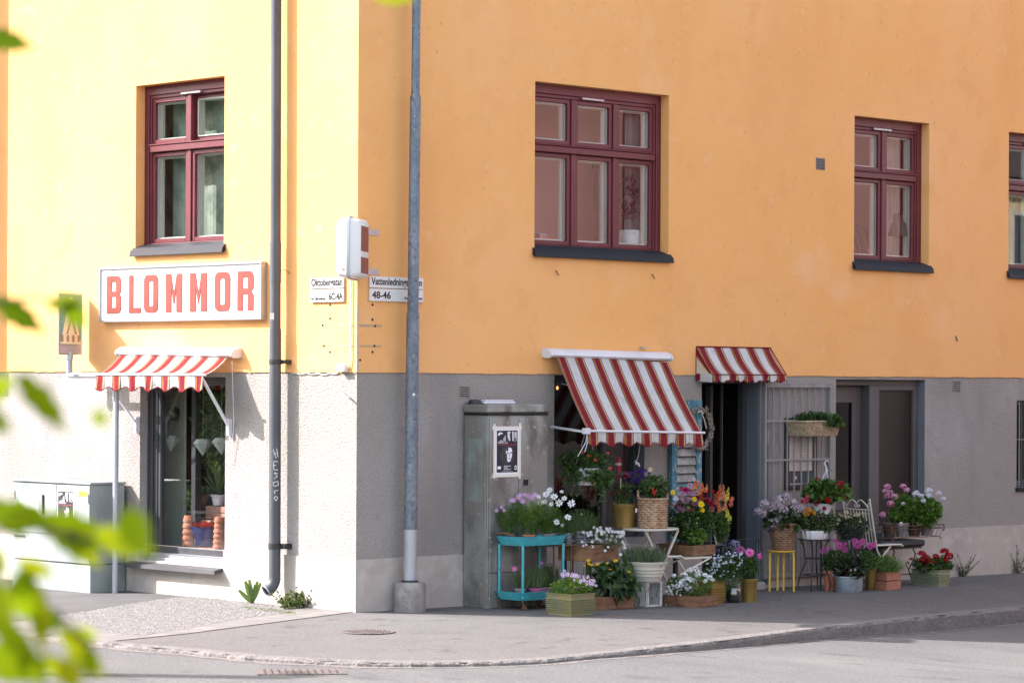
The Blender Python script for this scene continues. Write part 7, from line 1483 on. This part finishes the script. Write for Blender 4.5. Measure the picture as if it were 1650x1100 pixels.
p = W(1551, 926, -.05); weed('wall_weed', 'spindly grey green weed growing where the shaded wall meets the pavement', V(p.x, p.y, gz(p.x, 0)), 16, .40, [GG, (.06, .075, .04)], .2)
p = W(1640, 919, -.05); weed('wall_weed', 'weed at the foot of the shaded wall cut by the right edge of the photo', V(p.x, p.y, gz(p.x, 0)), 16, .42, [GG, (.06, .075, .04)], .3)
p = L(478, 976, -.12); weed('wall_weed', 'low leafy weed right of the downpipe outlet', V(p.x, p.y, gz(p.x, p.y) + .008), 44, .21, [(.10, .16, .03), (.07, .12, .02), (.12, .10, .04)], .75, .045, .6)
p = L(407, 967, -.13); o = thing('dandelion_plant', 'upright dandelion leaves left of the downpipe outlet', 'weed', V(p.x, p.y, gz(p.x, p.y))); f = MB(); p.z = gz(p.x, p.y) + .005
for dx, dz, w_ in ((-17, 17, .035), (-9, 28, .04), (-4, 30, .035), (6, 28, .035), (10, 26, .03), (-2, 22, .03), (3, 24, .03)):
    k = M1(p); e = p + RT * dx * k * 1.3 + UZ * dz * k * 1.3; d = e - p; w_ = w_ * 1.35; s = d.cross(-FW).normalized(); nn = 6
    for i in range(nn):
        t0, t1 = i / nn, (i + 1) / nn; pw = lambda t: w_ * (.15 + .85 * math.sin(min(1, t * 1.1) * 2.6) ** 1) * .5
        for sg in (1, -1): f.poly([p + d * t0, p + d * t1, p + d * t1 + s * sg * pw(t1) - FW * .006, p + d * t0 + s * sg * pw(t0) - FW * .006], jit((.13, .21, .05), .12))
f.build('leaves', m_leaf, o); q = MB(); q.tube([p - UZ * .02, p + UZ * .02], [.015, .01], 6); q.build('root', m_soil, o)
f = MB()
for i in range(900):
    t = rnd.random(); q_ = G(393 + t * 82 + rnd.gauss(0, 2), 979 + t * 9 + rnd.gauss(0, 1.4)); e = q_ + V(rnd.gauss(0, .01), rnd.gauss(0, .01), rnd.uniform(.008, .025)); s = V(rnd.gauss(0, 1), rnd.gauss(0, 1), 0).normalized() * .003; f.poly([q_ - s, q_ + s, e], jit((.16, .18, .04), .3))
struct(f.build('grass', m_leaf), 'stuff', 'thin strip of moss and grass in the pavement joint')
f = MB()
for i in range(130):
    if i < 44: q_ = G(rnd.gauss(1228, 9), rnd.gauss(953, 2.5))
    elif i < 105: q_ = G(rnd.uniform(800, 1600), rnd.uniform(950, 985))
    else: q_ = G(rnd.choice((1060, 1150, 1185, 640)) + rnd.gauss(0, 6), 1068, -.1); q_ = V(q_.x, q_.y, zr(q_.x, q_.y))
    r = rnd.uniform(.004, .013); a_ = rnd.uniform(0, 3); f.mesh([q_ + V(math.cos(a_ + j * 1.57) * r, math.sin(a_ + j * 1.57) * r * .6, .004 + .004 * (j % 2)) for j in range(4)], [(0, 1, 2, 3)], jit(rnd.choice([(.55, .5, .46), (.5, .2, .3), (.12, .1, .06), (.3, .25, .15)]) if i < 105 else (.4, .2, .1), .2))
struct(f.build('fallen_petals', m_petal), 'stuff', 'fallen petals and crumbs scattered on the shaded pavement')
# ------------------------------------------------------------------ display inside the sunlit shop window
def brickwall(o, x0, x1, y0, y1, z0, rows, name='brick_block'):
    q = MB(); h = .065
    for r in range(rows):
        y = y0 - (.12 if r % 2 else 0)
        while y < y1: q.box(x0, x1, max(y, y0), min(y + .235, y1), z0 + r * (h + .008), z0 + r * (h + .008) + h, bev=.004); y += .243
    return q.build(name, m_brick, o)
dx = .28; fz = .44
o = thing('display_plinth', 'low stack of bricks carrying pots inside the sunlit shop window', 'brick stack', (dx, 2.6, fz)); q = MB(); q.box(.2, .9, 2.12, 3.35, fz - .06, fz); q.build('shelf_board', m_wood, o)
brickwall(o, dx, dx + .12, 2.3, 3.0, fz + .001, 1); q = MB(); brickwall(o, dx + .14, dx + .26, 2.9, 3.13, fz + .001, 5, 'brick_pillar'); brickwall(o, dx + .25, dx + .40, 2.3, 3.13, fz + .37, 2, 'brick_shelf')
def inpt(px, py, x=.40): return L(px, py, x)
def potstack(label, px, py, x, n, r):
    p = inpt(px, py, x); p.z = fz + .075; o = thing('terracotta_stack', label, 'pots', p, None)
    for i in range(n): q = MB(); rr_ = r * (1 - .035 * i) * rnd.uniform(.97, 1.03); z = p.z + i * r * .78; q.lathe([(rr_ * 1.0, 0), (rr_ * 1.05, .0), (rr_ * 1.05, r * .30), (rr_ * .97, r * .32), (rr_ * .86, r * .77)], (p.x, p.y, z), 20, col=None); q.build('pot', m_terra, o, True)
potstack('stack of upside down terracotta pots left of the blue bowl', 306, 880, .36, 5, .085)
potstack('stack of terracotta pots right of the blue bowl under a succulent', 354, 880, .32, 6, .072)
p = inpt(330, 875, .40); p.z = fz + .08; o = thing('blue_bowl', 'cobalt blue glazed bowl holding a red flower behind the shop glass', 'bowl', p); q = MB(); q.lathe([(.08, 0), (.10, .03), (.12, .12), (.165, .2), (.17, .21), (.15, .2)], p, 28); q.build('bowl', m_cobalt, o, True); fl = MB()
for i in range(16): pom(fl, p + V(rnd.gauss(0, .05), rnd.gauss(0, .06), .23), .035, (.6, .05, .02), None, rings=3, n=8)
fl.build('red_flowers', m_petal, o)
zt = fz + .52; p = inpt(321, 820, .60); p.z = zt; o = thing('indoor_bowl_plant', 'round leaved plant in a wide clay bowl on the brick shelf behind the shop glass', 'potted plant', p); pot(o, p, .07, .115, .10, mat('ochre_clay', (.35, .16, .05), .5), .004); f = MB(); fol(f, p, 300, 780, 345, 808, 60, .07, .9, [(.06, .14, .04), GM], .14); fol(f, p, 302, 785, 318, 825, 16, .09, .8, [(.10, .2, .06)], .08, off=-.14); f.build('foliage', m_leaf, o)
p = inpt(352, 818, .60); p.z = zt; o = thing('indoor_grass_plant', 'arching palm in a white pot at the right edge of the shop window', 'potted plant', p); pot(o, p, .06, .08, .11, m_whitep); f = MB()
for i in range(70):
    d = V(rnd.gauss(0, .5), rnd.gauss(0, .6), 1).normalized(); a_ = p + UZ * .1; hh = rnd.uniform(.35, .65); m_ = a_ + d * hh * .6 + UZ * .05; e = a_ + d * hh + V(d.x, d.y, 0) * hh * .5 - UZ * hh * .15; s = d.cross(UZ).normalized() * .008; f.mesh([a_ - s, a_ + s, m_ + s, m_ - s, e], [(0, 1, 2, 3), (3, 2, 4)], jit((.10, .17, .04), .3))
f.build('foliage', m_leaf, o)
for i, (px, py, lb) in enumerate(((275, 712, 'leftmost of the three white paper diamond lanterns in the shop window'), (327, 718, 'middle one of the three white paper diamond lanterns in the shop window'), (357, 716, 'rightmost white paper diamond lantern in the shop window, cut by its edge'))):
    p = inpt(px, py, .34); o = thing('paper_diamond', lb, 'lantern', p, None); q = MB(); n = 7; vs = [V(p.x, p.y, p.z - .11)] + [V(p.x + .11 * math.cos(6.283 * j / n), p.y + .11 * math.sin(6.283 * j / n), p.z + .03) for j in range(n)] + [V(p.x + .07 * math.cos(6.283 * (j + .5) / n), p.y + .07 * math.sin(6.283 * (j + .5) / n), p.z + .075) for j in range(n)]
    q.mesh(vs, [(0, 1 + j, 1 + (j + 1) % n) for j in range(n)] + [(1 + j, 1 + n + j, 1 + (j + 1) % n) for j in range(n)] + [(1 + (j + 1) % n, 1 + n + j, 1 + n + (j + 1) % n) for j in range(n)] + [tuple(range(1 + n, 1 + 2 * n))]); q.build('shade', mat('lantern_paper_%d' % i, (.36, .42, .38), .8), o)
    q = MB(); q.tube([p + UZ * .07, V(p.x, p.y, 2.3)], .0015, 4); q.build('string', m_whitemetal, o)
p = inpt(280, 665, .34); o = thing('hanging_gourd', 'dark round gourd hanging inside the sunlit shop window', 'ornament', p); q = MB(); q.lathe([(.01, -.09), (.05, -.07), (.075, -.02), (.06, .04), (.02, .08), (.008, .10)], p, 16); q.build('gourd', mat('dark_gourd', (.02, .03, .012), .3), o, True); q = MB(); q.tube([p + UZ * .1, V(p.x, p.y, 2.3)], .002, 4); q.build('string', m_wick, o)
p = V(.62, 2.98, -.05); o = thing('indoor_tree', 'dense dark green leafy plant filling the upper right of the sunlit shop window', 'potted plant', p); pot(o, p, .14, .19, .35, m_terra); f = MB(); f.tube([p + UZ * .3, p + UZ * 1.0, p + UZ * 1.7], [.03, .025, .015], 6, True, (.06, .04, .02))
for _ in range(1500): d = rdir(); q_ = p + UZ * 1.85 + V(d.x * .26, d.y * .33, d.z * .5) * rnd.uniform(.4, 1); leafq(f, q_, rdir(-.2), rdir(.6), .09, .055, jit(rnd.choice([GM, GB, GD]), .3))
f.build('foliage', m_leaf, o)
# things on the upstairs window board
p = W(1012, 392, .36); k = M1(p); p.z = 3.80; o = thing('window_plant', 'white cylinder pot with a leafy plant on the inner board of the wide window', 'potted plant', p); q = MB(); q.lathe([(.13, -.15), (.13, .23), (.12, .23)], p, 24); q.build('pot', m_whitep, o, True); f = MB(); fol(f, p, 993, 280, 1030, 362, 220, .05, .5, [(.07, .05, .035), (.09, .06, .04)], .12, lo=.2); f.build('foliage', m_leaf, o)
p = W(966, 385, .42); p.z = 3.80; o = thing('tall_vase', 'tall dark grey green vase behind the middle pane of the wide window', 'vase', p); q = MB(); q.lathe([(.05, -.15), (.055, .3), (.075, .6), (.085, .93), (.08, .95)], p, 20); q.build('vase', mat('dark_green_glaze', (.03, .045, .04), .3), o, True); q = MB(); q.lathe([(.086, .9), (.09, .95), (.08, .955)], p, 20); q.build('lip', m_black, o, True)
p = W(872, 395, .36); p.z = 3.80; o = thing('pink_box', 'small coral pink box on the board of the wide window', 'box', p); q = MB(); q.box(p.x - .06, p.x + .06, p.y - .04, p.y + .04, p.z - .15, p.z + .12, bev=.004); q.build('box', mat('coral_card', (.6, .2, .17), .6), o); q = MB(); q.box(p.x - .062, p.x + .062, p.y - .042, p.y + .042, p.z + .121, p.z + .14, bev=.003); q.build('lid', mat('lilac_card', (.35, .3, .45), .6), o)
p = W(1445, 405, .40); p.z = 3.80; o = thing('draped_lamp', 'dark domed lampshade behind the right panes of the four pane window', 'lamp', p); q = MB(); q.lathe([(.22, .35), (.2, .5), (.12, .62), (.03, .66)], p, 24); q.build('lamp_shade', mat('dark_shade', (.05, .05, .045), .7), o, True); q = MB(); q.lathe([(.09, -.15), (.03, 0), (.05, .15), (.02, .35)], p, 16); q.build('lamp_foot', m_gal, o, True)
p = W(1388, 405, .40); p.z = 3.80; o = thing('spiky_plant', 'spiky reddish plant behind the left pane of the four pane window', 'potted plant', p); q = MB(); q.lathe([(.08, -.15), (.1, .03)], p, 20); q.build('pot', m_terra, o, True); f = MB(); blades(f, p, 1376, 1402, 408, 355, 90, .012, [(.12, .05, .03), (.15, .07, .04)], .1, 1.2); f.build('foliage', m_leaf, o)

# lit bulb and a red flask inside the shaded shop window
p = W(898, 625, .5); o = thing('pendant_bulb', 'small lit bulb hanging inside the shaded shop window', 'lamp', p); q = MB(); q.lathe([(.006, .022), (.013, .01), (.015, -.003), (.008, -.016), (.002, -.02)], p, 12)
me_ = bpy.data.materials.new('lit_bulb'); me_.use_nodes = True; e_ = me_.node_tree.nodes['Principled BSDF']; e_.inputs['Emission Color'].default_value = (1, .5, .16, 1); e_.inputs['Emission Strength'].default_value = .35
q.build('bulb', me_, o, True); q = MB(); q.tube([p + UZ * .03, V(p.x, p.y, 2.55)], .004, 5); q.build('cord', m_black, o)
p = W(996, 757, .16); o = thing('red_flask', 'red flask with a white band on the board of the shaded shop window', 'flask', p); q = MB(); q.lathe([(.035, -.02), (.035, .08), (.033, .12), (.02, .145), (.014, .15)], p, 16); q.build('flask', m_redp if False else mat('red_enamel', (.3, .015, .02), .4), o, True); q = MB(); q.lathe([(.0363, .055), (.0363, .08)], p, 16); q.build('white_band', m_signw, o)
q = MB(); q.box(p.x - .2, p.x + .2, .12, .3, p.z - .05, p.z - .021); q.build('shelf', m_darkwood, o)
